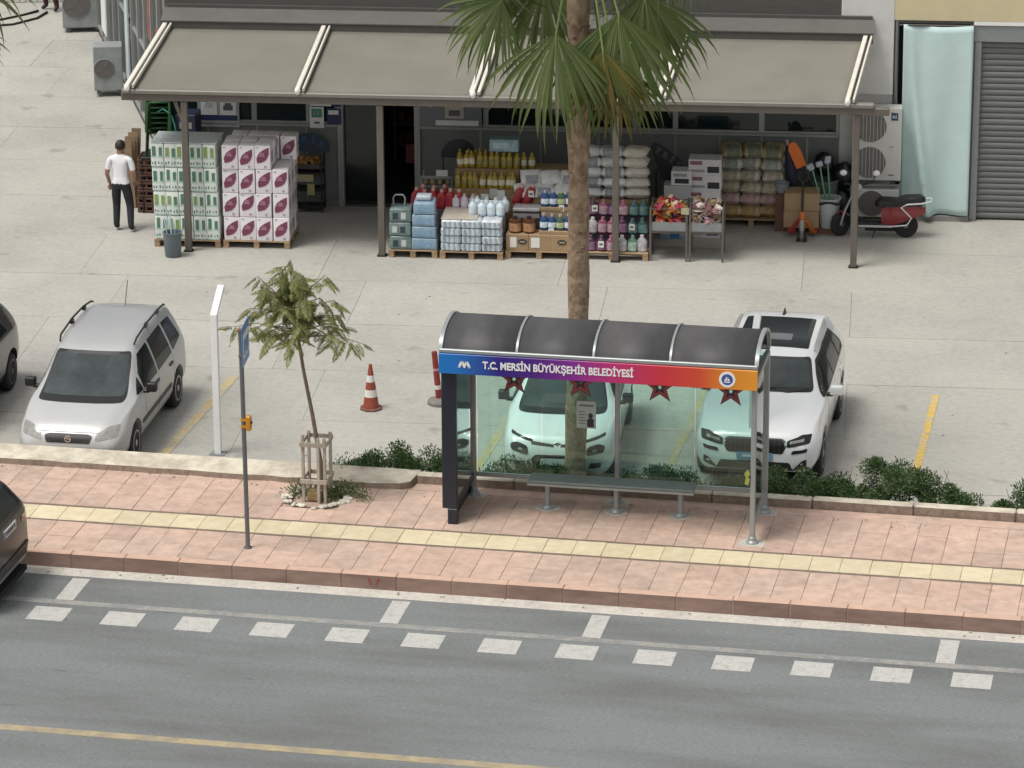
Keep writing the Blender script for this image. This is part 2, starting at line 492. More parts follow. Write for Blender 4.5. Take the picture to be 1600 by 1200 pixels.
# ================================================================ SHOP BUILDING
M_FACADE = mat('facade_grey_panel', (.155, .168, .165), .55, var=.06, scale=2)
M_FRAME = mat('facade_frame', (.30, .31, .30), .45, .2, var=.05, scale=4)
M_FASCIA = mat('fascia_dark', (.085, .083, .076), .5, .1, var=.10, scale=2.5, streak=(1, 1, 4))
M_FASCIA_T = mat('fascia_top', (.115, .112, .103), .6, .1, var=.12, scale=1.6)
M_WGLASS = mat('shop_window_glass', (.010, .020, .022), .06, 0, spec=.45)
M_RENDER = mat('white_render', (.62, .615, .60), .8, var=.06, scale=2.5, second=(.5, .49, .47), second_scale=1.2, second_amt=.35)
M_YRENDER = mat('yellow_render', (.60, .52, .33), .8, var=.05, scale=2, second=(.52, .46, .31), second_scale=.9, second_amt=.4)
M_INT_FLOOR = mat('interior_floor', (.10, .11, .115), .3, var=.06, scale=4)
M_INT_WALL = mat('interior_wall', (.10, .11, .13), .8)

FV = 3.25
bld = shop_thing('shop_building', 'grey glazed grocery shop front behind the awning with white corner pier', 'building', 0, 0)


def part(name, mats, b, parent=None, **kw):
    return b.build(name, mats, parent if parent is not None else bld, **kw)


# wall below the windows, split by the doorway (doorway u -9.78 .. -8.42)
DL, DR = -9.78, -8.42
part('wall', M_FACADE, MB().box(-13.2, DL - .12, FV, FV + .2, 0, 1.56))
part('wall', M_FACADE, MB().box(DR + .12, -.36, FV, FV + .2, 0, 1.56))
# the wall panels have joints and a low plinth
for u in (-12.4, -11.45, -10.5, -7.15, -6.0, -4.9, -3.44, -2.6, -1.81, -.95): part('panel_joint', M_FRAME, MB().box(u - .02, u + .02, FV - .012, FV, 0, 1.56))
part('plinth', mat('plinth', (.16, .16, .155), .7, var=.1), MB().box(-13.2, DL - .12, FV - .03, FV - .0005, 0, .14).box(DR + .12, -.36, FV - .03, FV - .0005, 0, .14))
part('window_sill', M_FRAME, MB().box(-13.2, DL - .12, FV - .05, FV + .12, 1.562, 1.62).box(DR + .12, -.36, FV - .05, FV + .12, 1.562, 1.62), bevel=.008)
# windows: a frame and its pane each
edges_l = [-13.2, -12.55, -11.5, -10.45, DL - .12]
edges_r = [DR + .12, -7.05, -6.05, -5.1, -4.2, -3.44, -1.81, -.36]
for E in (edges_l, edges_r):
    for a, b in zip(E[:-1], E[1:]):
        f = MB()
        f.box(a, a + .05, FV - .02, FV + .1, 1.622, 3.3).box(b - .05, b, FV - .02, FV + .1, 1.622, 3.3)
        f.box(a + .05, b - .05, FV - .02, FV + .1, 1.622, 1.665).box(a + .05, b - .05, FV - .02, FV + .1, 3.25, 3.3)
        w = part('window', M_FRAME, f)
        MB().box(a + .05, b - .05, FV + .03, FV + .05, 1.665, 3.25).build('pane', M_WGLASS, w)
# doorway
dr = MB().box(DL - .12, DL, FV - .06, FV + .16, 0, 3.3).box(DR, DR + .12, FV - .06, FV + .16, 0, 3.3).box(DL, DR, FV - .06, FV + .16, 3.05, 3.3)
part('door_frame', M_FRAME, dr, bevel=.01)
g = MB().box(DL, DL + .68, FV + .1, FV + .125, .05, 3.0)
gl = part('sliding_door', glass_mat('door_glass', (.25, .30, .33), opacity=.25, body=(.02, .03, .04)), g)
MB().box(DL + .68, DL + .72, FV + .09, FV + .14, .0, 3.04).build('door_stile', M_FRAME, gl)
part('threshold', mat('threshold_steel', (.3, .3, .3), .4, .6), MB().box(DL, DR, FV - .1, FV + .2, -.01, .015))
# interior seen through the door
part('interior_floor', M_INT_FLOOR, MB().box(-13.2, -.4, FV + .22, FV + 6, -.04, .004))
part('interior_wall', M_INT_WALL, MB().box(-13.2, -.4, FV + 6, FV + 6.2, 0, 3.4))
part('ceiling', M_INT_WALL, MB().box(-13.2, -.4, FV + .2, FV + 6.2, 3.32, 3.5))
part('side_return', M_FACADE, MB().box(-13.2, -13.0, FV + .2, FV + 6, 0, 3.4))
part('side_return', M_RENDER, MB().box(-.4, -.36, FV + .2, FV + 6, 0, 3.4))
sh = MB()
for k in range(5): sh.box(-9.2, -8.0, FV + 3.2, FV + 3.6, .35 + .42 * k, .38 + .42 * k)
sh.box(-9.25, -9.2, FV + 3.2, FV + 3.6, 0, 2.3)
part('interior_shelf', mat('shelf_metal', (.12, .12, .13), .5), sh)
for k in range(4):
    for i in range(7):
        part('shelf_box', [mat('goods_ochre', (.16, .09, .03), .6), mat('goods_navy', (.03, .04, .09), .6), mat('goods_red', (.16, .02, .02), .6)][R.randrange(3)], MB().box(-9.15 + .16 * i, -9.03 + .16 * i, FV + 3.22, FV + 3.4, .385 + .42 * k, .385 + .42 * k + R.uniform(.14, .28)))
part('red_counter', mat('counter_red', (.20, .02, .028), .5), MB().box(-8.75, -7.9, FV + 1.2, FV + 1.6, .55, .92))
# upper fascia, top box, pier
part('fascia', [M_FASCIA, M_FASCIA_T], MB().box(-13.15, -.02, FV - .05, FV + .3, 3.9, 5.6).box(-13.1, .22, FV - .14, FV - .05, 3.86, 3.93))
b = MB()
b.add([(-13.12, 2.68, 3.52), (.24, 2.68, 3.52), (.24, 2.68, 3.70), (-13.12, 2.68, 3.70), (-13.12, FV - .05, 3.52), (.24, FV - .05, 3.52), (.24, FV - .05, 3.86), (-13.12, FV - .05, 3.86)],
      [(0, 1, 2, 3), (0, 4, 5, 1), (1, 5, 6, 2), (4, 7, 6, 5), (0, 3, 7, 4)], 0)
b.add([(-13.14, 2.66, 3.702), (.26, 2.66, 3.702), (.26, FV - .145, 3.852), (-13.14, FV - .145, 3.852), (-13.14, 2.66, 3.722), (.26, 2.66, 3.722), (.26, FV - .145, 3.872), (-13.14, FV - .145, 3.872)],
      [(3, 2, 1, 0), (4, 5, 6, 7), (0, 1, 5, 4), (1, 2, 6, 5), (2, 3, 7, 6), (3, 0, 4, 7)], 1)
part('awning_box', [M_FASCIA, M_FASCIA_T], b)
p = MB().box(-.36, .63, FV + .02, FV + .6, 0, 2.42).box(-.36, .63, FV - .06, FV + .6, 2.42, 7)
part('corner_pier', M_RENDER, p, bevel=.012)
part('pipe', mat('grey_pipe', (.18, .2, .21), .5), MB().tube([(.68, FV - .02, 4), (.68, FV - .02, 2.75), (.7, FV - .02, 2.2)], .028))
part('back_block', M_FACADE, MB().box(-13.2, .6, FV + 6.2, FV + 12, 0, 3.4))
part('flat_roof', mat('roof_grey', (.2, .2, .2), .8, var=.1), MB().box(-13.15, .0, FV + .3, FV + 12, 4.3, 4.4))

# glazed side wall running back from the left corner
side = thing('glazed_side_wall', 'dark glazed side of the shop with grey mullions and white hanging strips', 'wall', shop(-12.95, 3.3), SHOP_ROT + math.atan2(16.7, -5.45) - math.pi / 2)
# local: y runs back along the wall, x outwards is negative
side.rotation_euler = (0, 0, SHOP_ROT + math.atan2(5.45, 16.7))
SL = 18.0
MB().box(.0, .2, .3, SL, 0, .18).build('plinth', M_BLACK, side)
k = 0; y = .35
while y < SL - .5:
    w = 1.15
    m = MB().box(-.06, .05, y, y + .09, .18, 3.9).box(-.04, .03, y + .09, y + w, 1.75, 1.80).box(-.04, .03, y + .09, y + w, .181, .25)
    f = m.build('mullion', M_FRAME, side)
    MB().box(.0, .02, y + .09, y + w, .25, 1.75).box(.0, .02, y + .09, y + w, 1.8, 3.9).build('pane', mat('side_glass', (.055, .06, .062), .12, var=.3, scale=1.3), f)
    y += w; k += 1
for y0, y1, c in ((11.9, 12.75, M_WHITE), (7.6, 8.1, mat('strip_pale', (.5, .58, .6), .4))):
    MB().box(-.10, -.07, y0, y1, .5, 3.9).build('hanging_strip', c, side)
for y0, y1, z0, z1 in ((2.6, 3.3, 1.0, 2.7), (3.9, 4.6, 2.2, 3.5)):
    MB().box(-.03, -.008, y0, y1, z0, z1).build('red_poster', mat('poster_red_faded', (.24, .07, .05), .6, var=.4, scale=2), side)
MB().box(-.05, .3, .3, SL, 3.9, 5.6).build('fascia', M_FASCIA, side)

# right-hand unit: yellow fascia, curtained opening, roller shutter
unit = shop_thing('shuttered_unit', 'neighbouring unit with cream yellow fascia above a grey roller shutter', 'building', 0, 0)
part('fascia', M_YRENDER, MB().box(.63, 14, FV - .05, FV + .5, 3.86, 8), unit)
part('fascia_edge', mat('edge_dark', (.1, .1, .09), .7), MB().box(.64, 2.1, FV - .03, FV + .4, 3.80, 3.858), unit)
part('shutter_box', M_GREY_METAL, MB().box(2.1, 9.5, FV - .03, FV + .4, 3.46, 3.78), unit, bevel=.015)
part('white_trim', M_WHITE, MB().box(2.1, 9.5, FV - .06, FV + .4, 3.785, 3.853), unit)
part('shutter_guide', M_GREY_METAL, MB().box(2.13, 2.26, FV - .02, FV + .2, 0, 3.46), unit, bevel=.01)
M_SLAT = mat('shutter_slat', (.15, .157, .155), .5, .15, var=.07, scale=3, objrand=.05)
sl = MB()
prof = [(FV + .075, 0), (FV + .058, .012), (FV + .048, .05), (FV + .055, .095), (FV + .075, .112)]
vs = [(2.262, y, z) for y, z in prof] + [(9.0, y, z) for y, z in prof] + [(2.262, FV + .1, 0), (2.262, FV + .1, .112), (9.0, FV + .1, 0), (9.0, FV + .1, .112)]
fs = [(i, i + 1, i + 6, i + 5) for i in range(4)]
sl.add(vs, fs)
slm = sl.mesh('slat', M_SLAT, smooth=50)
for i in range(30): link('slat', slm, unit, loc=(0, R.uniform(-.003, .003), .03 + .114 * i))
part('recess', mat('recess_dark', (.05, .055, .055), .8), MB().box(.63, 14, FV + .45, FV + .6, 0, 3.86), unit)
part('jamb', M_FRAME, MB().box(.64, .72, FV + .1, FV + .45, 0, 3.8).box(2.05, 2.128, FV + .02, FV + .45, 0, 3.8), unit)
part('step', mat('step_concrete', (.25, .245, .23), .85, var=.1), MB().box(.64, 2.12, FV - .12, FV + .45, -.05, .10), unit)

# pale green dust sheet hung over the opening
M_SHEET = mat('dust_sheet', (.51, .65, .64), .75, var=.05, scale=3)
cu = MB(); NU, NZ = 26, 30
vs = []
for j in range(NZ + 1):
    t = j / NZ
    for i in range(NU + 1):
        s = i / NU
        uL = .80 + .02 * t; uR = 2.10
        u = uL + (uR - uL) * s
        fold = .07 * math.sin(s * 9 + 2.2 * t) * (.3 + .7 * (t)) * (1 - s * .4)
        flap = -.26 * math.exp(-((s - .12 - .30 * t ** 1.6) / .07) ** 2) * t ** .8
        dz = -.04 * math.sin(s * 3.1) * (1 - t)
        vs.append((u, FV - .10 + fold + flap * .9 + .03 * math.sin(5 * s), 3.79 - t * 3.66 + dz))
fs = [(j * (NU + 1) + i, j * (NU + 1) + i + 1, (j + 1) * (NU + 1) + i + 1, (j + 1) * (NU + 1) + i) for j in range(NZ) for i in range(NU)]
cu.add(vs, fs)
sheet = shop_thing('dust_sheet', 'pale green sheet hung as a curtain between white pier and roller shutter', 'curtain', 0, 0)
c = cu.build('cloth', M_SHEET, sheet, smooth=80)
md = c.modifiers.new('thick', 'SOLIDIFY'); md.thickness = .006
MB().cyl((.72, FV - .07, 3.77), (2.12, FV - .07, 3.77), .02).build('rail', M_DARK_METAL, sheet, smooth=40)

# ---------------------------------------------------------------- awning (pergola)
aw = shop_thing('awning', 'long beige fabric awning on dark brown posts in front of the shop', 'awning', 0, 0)
M_POST = mat('pergola_brown', (.135, .118, .10), .5, .1, var=.1, scale=6)
M_FABRIC = mat('awning_fabric', (.27, .26, .225), .85, var=.05, scale=1.2, bump=.08, bscale=300, second=(.23, .222, .19), second_scale=.7, second_amt=.6)
M_RAIL = mat('rail_cream', (.66, .63, .56), .5, var=.06, scale=6)
for u in (-12.23, -8.63, -4.33, 0.0):
    p = MB().box(u - .06, u + .06, -.06, .06, .0, 2.86).build('post', M_POST, aw, bevel=.008)
    MB().box(u - .085, u + .085, -.085, .085, 0.002, .02).build('base_plate', M_BLACK, p)
for u in (-12.23,):
    MB().add([(u - .062, -.03, 2.45), (u - .2, -.03, 2.84), (u - .12, -.03, 2.84), (u - .062, -.03, 2.6), (u - .062, .03, 2.45), (u - .2, .03, 2.84), (u - .12, .03, 2.84), (u - .062, .03, 2.6)],
             [(0, 1, 2, 3), (7, 6, 5, 4), (0, 4, 5, 1), (1, 5, 6, 2), (2, 6, 7, 3), (3, 7, 4, 0)]).build('bracket', M_POST, aw)
part('front_beam', M_POST, MB().box(-13.38, .58, -.08, .08, 2.862, 2.99), aw, bevel=.01)
part('gutter', mat('gutter_brown', (.21, .195, .17), .5, .1, var=.06), MB().box(-13.36, .3, -.12, .06, 2.992, 3.075), aw, bevel=.015)
fronts = [-13.2, -10.06, -6.86, -3.50, -.12]
backs = [-13.0, -9.98, -6.74, -3.25, .16]
VB, ZB, ZF = 2.72, 3.60, 3.09
_nt = M_FABRIC.node_tree; _b = _nt.nodes['Principled BSDF']; _tl = _nt.nodes.new('ShaderNodeBsdfTranslucent'); _mx = _nt.nodes.new('ShaderNodeMixShader')
_tl.inputs[0].default_value = (.62, .58, .48, 1); _mx.inputs[0].default_value = .30
_nt.links.new(_b.outputs[0], _mx.inputs[1]); _nt.links.new(_tl.outputs[0], _mx.inputs[2])
_nt.links.new(_mx.outputs[0], [n for n in _nt.nodes if n.type == 'OUTPUT_MATERIAL'][0].inputs[0])
for i in range(4):
    a0, a1 = fronts[i], fronts[i + 1]; b0, b1 = backs[i], backs[i + 1]
    n = 14; m = 10; vs = []; fs = []
    for j in range(m + 1):
        t = j / m
        for k in range(n + 1):
            s = k / n
            u = (a0 + (a1 - a0) * s) * (1 - t) + (b0 + (b1 - b0) * s) * t
            sag = -.022 * math.sin(math.pi * s) * math.sin(math.pi * t) + .004 * math.sin(j * 2.2)
            vs.append((u, -.06 + (VB + .06) * t, ZF + (ZB - ZF) * t + sag - .03))
    for j in range(m):
        for k in range(n): fs.append((j * (n + 1) + k, j * (n + 1) + k + 1, (j + 1) * (n + 1) + k + 1, (j + 1) * (n + 1) + k))
    o = MB().add(vs, fs).build('fabric_panel', M_FABRIC, aw, smooth=60)
    md = o.modifiers.new('thick', 'SOLIDIFY'); md.thickness = .008
for i, (a, b) in enumerate(zip(fronts, backs)):
    for off, w in (((-.055, .04), (.055, .018)) if i != 2 else ((-.075, .05), (.055, .03))):
        A = Vector((a + off, -.14, ZF + .05)); B = Vector((b + off, VB, ZB + .05))
        d = (B - A); s = Vector((w, 0, 0)); h = Vector((0, -.008, .035))
        vs = [A - s - h, A + s - h, A + s + h, A - s + h, B - s - h, B + s - h, B + s + h, B - s + h]
        MB().add([tuple(x) for x in vs], [(3, 2, 1, 0), (4, 5, 6, 7), (0, 1, 5, 4), (1, 2, 6, 5), (2, 3, 7, 6), (3, 0, 4, 7)]).build('rail', M_RAIL, aw, bevel=.006)
    MB().ball((a - .05, -.15, ZF + .03), .055, .05, .075).build('rail_cap', M_WHITE, aw, smooth=60)
    A = Vector((a, -.06, ZF)); B = Vector((b, VB, ZB))
    s = Vector((.05, 0, 0)); h = Vector((0, -.004, .012))
    vs = [A - s - h, A + s - h, A + s + h, A - s + h, B - s - h, B + s - h, B + s + h, B - s + h]
    MB().add([tuple(x) for x in vs], [(3, 2, 1, 0), (4, 5, 6, 7), (0, 1, 5, 4), (1, 2, 6, 5), (2, 3, 7, 6), (3, 0, 4, 7)]).build('rafter', M_POST, aw)

# signs and notices on the front
M_PAPER = mat('paper', (.70, .72, .72), .7, var=.05)
M_NAVY = mat('navy_print', (.02, .03, .11), .5)
M_INK = mat('ink_grey', (.10, .11, .13), .6)
M_GREENP = mat('green_print', (.06, .26, .17), .6)


def sheet_sign(parent, u0, u1, z0, z1, m, v, marks=(), name='sheet'):
    s = MB().box(u0, u1, v - .012, v, z0, z1).build(name, m, parent)
    for (a, b, c, d, mm) in marks:
        MB().box(u0 + (u1 - u0) * a, u0 + (u1 - u0) * b, v - .0145, v - .012, z0 + (z1 - z0) * c, z0 + (z1 - z0) * d).build('print', mm, s, kind='stuff')
    return s


nb = shop_thing('notice_board', 'notice board with two white printed sheets over a navy band, above green packs', 'notice board', -12.18, FV - .03)
MB().box(-.40, .40, -.02, .02, 1.52, 2.62).build('backing', mat('board_silver', (.38, .39, .41), .4, .3), nb, bevel=.01)
MB().box(-.36, .36, -.026, -.0205, 1.655, 1.755).build('navy_band', M_NAVY, nb)
dots = [(.22 + .09 * (i % 6), .27 + .09 * (i % 6), .30 + .075 * (i // 6), .34 + .075 * (i // 6), M_INK) for i in range(30) if R.random() > .35]
sheet_sign(nb, -.34, -.03, 1.765, 2.22, M_PAPER, -.021, dots)
sheet_sign(nb, .03, .34, 1.765, 2.22, M_PAPER, -.021, [(.2, .8, .2, .42, M_INK), (.3, .7, .42, .52, M_INK), (.2, .5, .6, .64, M_INK)])
ds = shop_thing('door_notices', 'cluster of white, green and navy notices on the glass left of the doorway', 'notice', -10.05, FV - .05)
sheet_sign(ds, -.36, .05, 1.98, 2.5, M_PAPER, 0, [(.3, .7, .25, .45, M_INK), (.1, .9, .1, .16, M_INK)])
sheet_sign(ds, -.37, -.1, 1.55, 1.96, M_PAPER, 0, [(.12, .88, .5, .92, M_GREENP), (.3, .7, .2, .3, M_INK), (.3, .42, .62, .8, M_PAPER), (.55, .7, .6, .82, M_PAPER)])
sheet_sign(ds, -.04, .24, 1.62, 1.94, M_NAVY, 0, [(.1, .8, .62, .88, M_PAPER)])
sheet_sign(ds, .08, .24, 1.97, 2.5, M_NAVY, 0)
wp = shop_thing('window_posters', 'grey window panel with round white notice and pale printed posters right of doorway', 'poster', -7.68, FV - .06)
MB().box(-.62, .56, -.01, .02, 1.62, 2.7).build('backing', mat('poster_back', (.17, .19, .21), .5), wp)
MB().cyl((-.42, -.012, 2.12), (-.42, -.022, 2.12), .115, n=24).build('round_notice', mat('notice_grey', (.38, .40, .40), .6), wp)
sheet_sign(wp, -.3, -.0, 2.13, 2.5, mat('poster_grey', (.36, .37, .37), .6), -.011, [(.15, .85, .1, .2, M_INK)])
sheet_sign(wp, .06, .36, 2.13, 2.5, mat('poster_grey', (.36, .37, .37), .6), -.011, [(.15, .85, .1, .2, M_INK)])
sheet_sign(wp, -.14, .22, 1.80, 2.12, mat('poster_cream', (.48, .45, .40), .6), -.021, [(.2, .8, .15, .5, M_INK), (.15, .85, .7, .8, mat('print_rust', (.3, .12, .06), .6))])
MB().box(-.32, .5, -.03, -.011, 1.66, 1.76).build('ledge_strip', M_PAPER, wp)
# ================================================================ GOODS IN FRONT OF THE SHOP
ORD = ['first', 'second', 'third', 'fourth', 'fifth', 'sixth', 'seventh', 'eighth', 'ninth', 'tenth']
_pm = {}


def pallet(u, v, w, d, label, rot=0):
    t = shop_thing('pallet', label, 'pallet', u + w / 2, v + d / 2, 0, rot, 'wooden pallets under the goods')
    key = (round(w, 2), round(d, 2))
    if key not in _pm:
        _pm[key] = (MB().box(-w / 2, w / 2, -.05, .05, 0, .022).mesh('board', M_WOOD, bevel=.003),
                    MB().box(-.05, .05, -.05, .05, 0, .078).mesh('block', M_WOOD, bevel=.004),
                    MB().box(-.05, .05, -d / 2, d / 2, 0, .022).mesh('stringer', M_WOOD, bevel=.003))
    bo, bl, st = _pm[key]
    n = 6
    for i in range(n): link('board', bo, t, loc=(0, -d / 2 + .05 + (d - .1) * i / (n - 1), .124))
    for x in (-w / 2 + .05, 0, w / 2 - .05):
        link('stringer', st, t, loc=(x, 0, .1))
        link('stringer', st, t, loc=(x, 0, 0))
        for y in (-d / 2 + .06, 0, d / 2 - .06): link('block', bl, t, loc=(x, y, .022))
    return t


# -- white packs of paper towels with green print, four tiers on a pallet
pallet(-12.92, .22, 1.24, .84, 'wooden pallet under the tall stack of green and white paper packs')
M_FILM = mat('white_film', (.78, .83, .80), .3, var=.06, scale=9, bump=.25, bscale=18, objrand=.05)
M_GR1 = mat('pack_green', (.10, .24, .15), .35, var=.3, scale=9)
M_GR2 = mat('pack_light_green', (.42, .60, .50), .35, var=.2, scale=9)
M_GR3 = mat('pack_lime', (.27, .38, .12), .35, var=.2, scale=9)
pw, pd, ph = .242, .40, .46
for variant in range(2):
    pass


def green_pack(seed):
    rr = random.Random(seed)
    b = MB()
    b.box(-pw / 2 + .003, pw / 2 - .003, -pd / 2 + .003, pd / 2 - .003, 0, ph - .006)
    me = b.mesh('pack', M_FILM, bevel=.025, seg=2, smooth=50)
    pr = MB()
    for x in (-.058, .058):   # the printed rolls seen through the film
        z0 = .20 if rr.random() > .3 else .22
        h = rr.uniform(.15, .2)
        pr.box(x - .032 + rr.uniform(-.01, .01), x + .032, -pd / 2 - .006, -pd / 2 + .002, z0, z0 + h, mi=0 if rr.random() > .25 else 2)
        pr.box(x - .048, x + .048, -pd / 2 - .004, -pd / 2 + .002, z0 - .03, z0 - .008, mi=1)
        for k in (-.03, .02):
            pr.box(x + k - .008, x + k + .012, -pd / 2 - .004, -pd / 2 + .002, .05 + rr.uniform(0, .02), .09 + rr.uniform(0, .03), mi=0)
    pr.box(-pw / 2 + .02, pw / 2 - .02, -pd / 2 - .003, -pd / 2 + .002, .015, .028, mi=1)
    return me, pr.mesh('print', [M_GR1, M_GR2, M_GR3])


gp = [green_pack(s) for s in range(5)]
for tier in range(4):
    lean = -.012 * tier
    for dep in range(2):
        for c in range(5):
            lab = ('green paper pack, %s tier up, %s from the left, front row' if dep == 0 else
                   'green paper pack, %s tier up, %s from the left, rear row') % (ORD[tier], ORD[c])
            t = shop_thing('paper_pack', lab, 'pack', -12.92 + .02 + pw / 2 + c * pw + lean, .225 + pd / 2 + dep * (pd + .005) + R.uniform(-.006, .006), .148 + tier * ph, R.uniform(-.045, .045), 'green and white paper packs stacked on the pallet')
            me, pr = gp[R.randrange(5)]
            link('wrapper', me, t); link('print', pr, t, kind='stuff')
st = shop_thing('stretch_film', 'thin clear film laid over the top of the green paper packs', 'film', -12.30, .63, .148 + 4 * ph)
MB().box(-.63, .60, -.41, .41, .0, .012).build('film', mat('film_top', (.52, .57, .57), .2, var=.15, scale=14, bump=.5, bscale=14), st, bevel=.004)

# -- white cartons with a purple leaf-shaped print
pallet(-11.63, .25, 1.24, 1.16, 'wooden pallet under the white cartons with purple print')
M_CART = mat('carton_white', (.80, .765, .785), .4, var=.05, scale=6, bump=.15, bscale=10, objrand=.04)
M_PURP = mat('carton_purple', (.20, .05, .105), .45, var=.25, scale=12)
cw, cd, ch = .305, .37, .455
cbody = [MB().box(-cw / 2 + .004, cw / 2 - .004, -cd / 2 + .004, cd / 2 - .004, 0, ch - .005).mesh('carton_body', M_CART, bevel=.018, seg=2, smooth=50)]


def leaf_print(seed):
    rr = random.Random(seed)
    b = MB(); pts = []
    o = rr.uniform(-.02, .02)
    for x, z in ((-.10, .10), (-.115, .19), (-.07, .29), (.0, .345), (.075, .385), (.118, .40), (.118, .28), (.085, .19), (.03, .135), (-.03, .115)):
        pts.append((x + o * .3, z + o))
    vs = [(x, -cd / 2 - .004, z) for x, z in pts] + [(x, -cd / 2 + .004, z) for x, z in pts]
    n = len(pts)
    b.add(vs, [tuple(range(n)), tuple(range(2 * n - 1, n - 1, -1))] + [(i, n + i, n + (i + 1) % n, (i + 1) % n) for i in range(n)], 0)
    for k in range(3):
        z = .235 + .026 * k + o; x = -.065 + .012 * k
        b.box(x, x + .11 - .02 * k, -cd / 2 - .006, -cd / 2 - .0045, z, z + .012, mi=1)
    b.box(.03, .075, -cd / 2 - .004, -cd / 2 + .002, .03, .075, mi=2)
    b.box(-.12, -.07, -cd / 2 - .004, -cd / 2 + .002, .41, .425, mi=2)
    return b.mesh('print', [M_PURP, mat('print_pink', (.5, .3, .38), .5), mat('print_mauve', (.45, .36, .42), .5)])


lp = [leaf_print(s) for s in range(4)]
side_strip = MB().box(cw / 2 - .003, cw / 2 + .002, -.1, .12, .12, .3).mesh('side_print', mat('side_mauve', (.42, .33, .38), .5))
for tier in range(4):
    for dep in range(3):
        cols = range(4) if tier < 3 else (range(3) if dep < 2 else range(4))
        if dep == 2 and tier < 2: cols = [3]
        for c in cols:
            if dep == 1 and tier < 2 and c < 3: continue
            where = ('front', 'middle', 'rear')[dep]
            t = shop_thing('printed_carton', 'purple printed carton, %s row, %s tier up, %s from the left' % (where, ORD[tier], ORD[c]), 'carton',
                           -11.63 + .01 + cw / 2 + c * (cw + .002) + R.uniform(-.009, .009) + (.05 if tier == 3 and dep == 2 else 0), .255 + cd / 2 + dep * (cd + .006) + R.uniform(-.02, .015), .148 + tier * ch, R.uniform(-.05, .05),
                           'white cartons with purple print')
            link('carton_body', cbody[0], t); link('print', lp[R.randrange(4)], t)
            if c == max(cols): link('side_print', side_strip, t)

# -- bucket with mop sticks by the first post
b = shop_thing('mop_bucket', 'slate grey bucket with pale blue sticks beside the leftmost awning post', 'bucket', -12.46, -.36)
MB().lathe([(.13, 0), (.145, .02), (.175, .44), (.185, .45), (.185, .47), (.16, .47), (.13, .05)], 20).build('pail', mat('bucket_slate', (.12, .145, .165), .5), b, smooth=40)
for i in range(4):
    a = i * 1.7
    MB().cyl((.05 * math.cos(a), .05 * math.sin(a), .05), (.09 * math.cos(a) - .05, .09 * math.sin(a), .62 + .06 * i), .012).build('stick', mat('stick_blue', (.45, .6, .68), .5), b, smooth=60)

# -- crates, cardboard and chairs at the left corner
M_CRATE = mat('crate_brown', (.10, .045, .03), .6, var=.2, scale=6, objrand=.1)
cr = MB()
W, D, H = .46, .56, .15
cr.box(-W / 2, W / 2, -D / 2, D / 2, 0, .02)
for s in (-1, 1):
    cr.box(-W / 2, W / 2, s * D / 2 - .012, s * D / 2 + .012, .02, .05).box(-W / 2, W / 2, s * D / 2 - .012, s * D / 2 + .012, .11, H)
    cr.box(s * W / 2 - .012, s * W / 2 + .012, -D / 2, D / 2, .02, .05).box(s * W / 2 - .012, s * W / 2 + .012, -D / 2, D / 2, .11, H)
    for x in (-.2, -.07, .07, .2): cr.box(x - .02, x + .02, s * D / 2 - .01, s * D / 2 + .01, .05, .11)
    for y in (-.24, -.08, .08, .24): cr.box(s * W / 2 - .01, s * W / 2 + .01, y - .03, y + .03, .05, .11)
crm = cr.mesh('crate', M_CRATE, bevel=.004)
for i in range(7):
    o = link('produce_crate', crm, None, loc=shop(-13.42 + R.uniform(-.02, .02), 2.72, .152 * i), rz=SHOP_ROT + R.uniform(-.06, .06))
    tag(o, 'brown plastic produce crate, %s up in the stack behind the man' % ORD[i], 'crate', 'stacked brown produce crates')
cb = shop_thing('cardboard_bundle', 'tall folded bundle of brown cardboard leaning by the crate stack', 'cardboard', -13.82, 2.75, 0, .15)
for i in range(4):
    M = Matrix.Translation((.02 * i - .03, .05 * i, 0)) @ Matrix.Rotation(-.10 - .02 * i, 4, 'X') @ Matrix.Rotation(.03 * (i - 1.5), 4, 'Y')
    MB(M).box(-.09, .09, -.012, .012, 0, 1.32 + .06 * i).build('sheet', mat('cardboard', (.27, .19, .12), .85, var=.15, scale=5, objrand=.2), cb)
M_GCH = mat('green_plastic', (.018, .07, .02), .4, var=.1)
ch = MB()
ch.box(-.22, .22, -.22, .22, .42, .45)
arc = [(.22 * math.cos(t), .45 + .40 * math.sin(t) ** .6 if math.sin(t) > 0 else .45) for t in [math.pi * k / 14 for k in range(15)]]
ch.add([(x, .22, z) for x, z in arc] + [(x, .25, z) for x, z in arc], [tuple(range(14, -1, -1)), tuple(range(15, 30))] + [(i, (i + 1) % 15, 15 + (i + 1) % 15, 15 + i) for i in range(15)])
for sx in (-1, 1):
    ch.box(sx * .22 - .025, sx * .22 + .025, -.2, .22, .62, .65).box(sx * .22 - .02, sx * .22 + .02, -.22, -.18, .45, .64)
    for sy in (-1, 1): ch.cyl((sx * .23, sy * .23, 0), (sx * .2, sy * .2, .43), .022, .028, 8)
chm = ch.mesh('chair', M_GCH, bevel=.006, smooth=50)
for i in range(7):
    o = link('plastic_chair', chm, None, loc=shop(-13.28 + .01 * i, 3.02 - .02 * i - .25, .56 + .105 * i + .55), rz=SHOP_ROT + rad(8))
    tag(o, 'green plastic chair, %s up in the nested stack at the corner' % ORD[i], 'chair', 'stacked green plastic chairs')
tb = shop_thing('black_trolley', 'black platform trolley carrying the green plastic chairs at the corner', 'trolley', -13.28, 2.72)
MB().box(-.3, .3, -.32, .32, 1.08, 1.105).build('deck', M_BLACK, tb, bevel=.006)
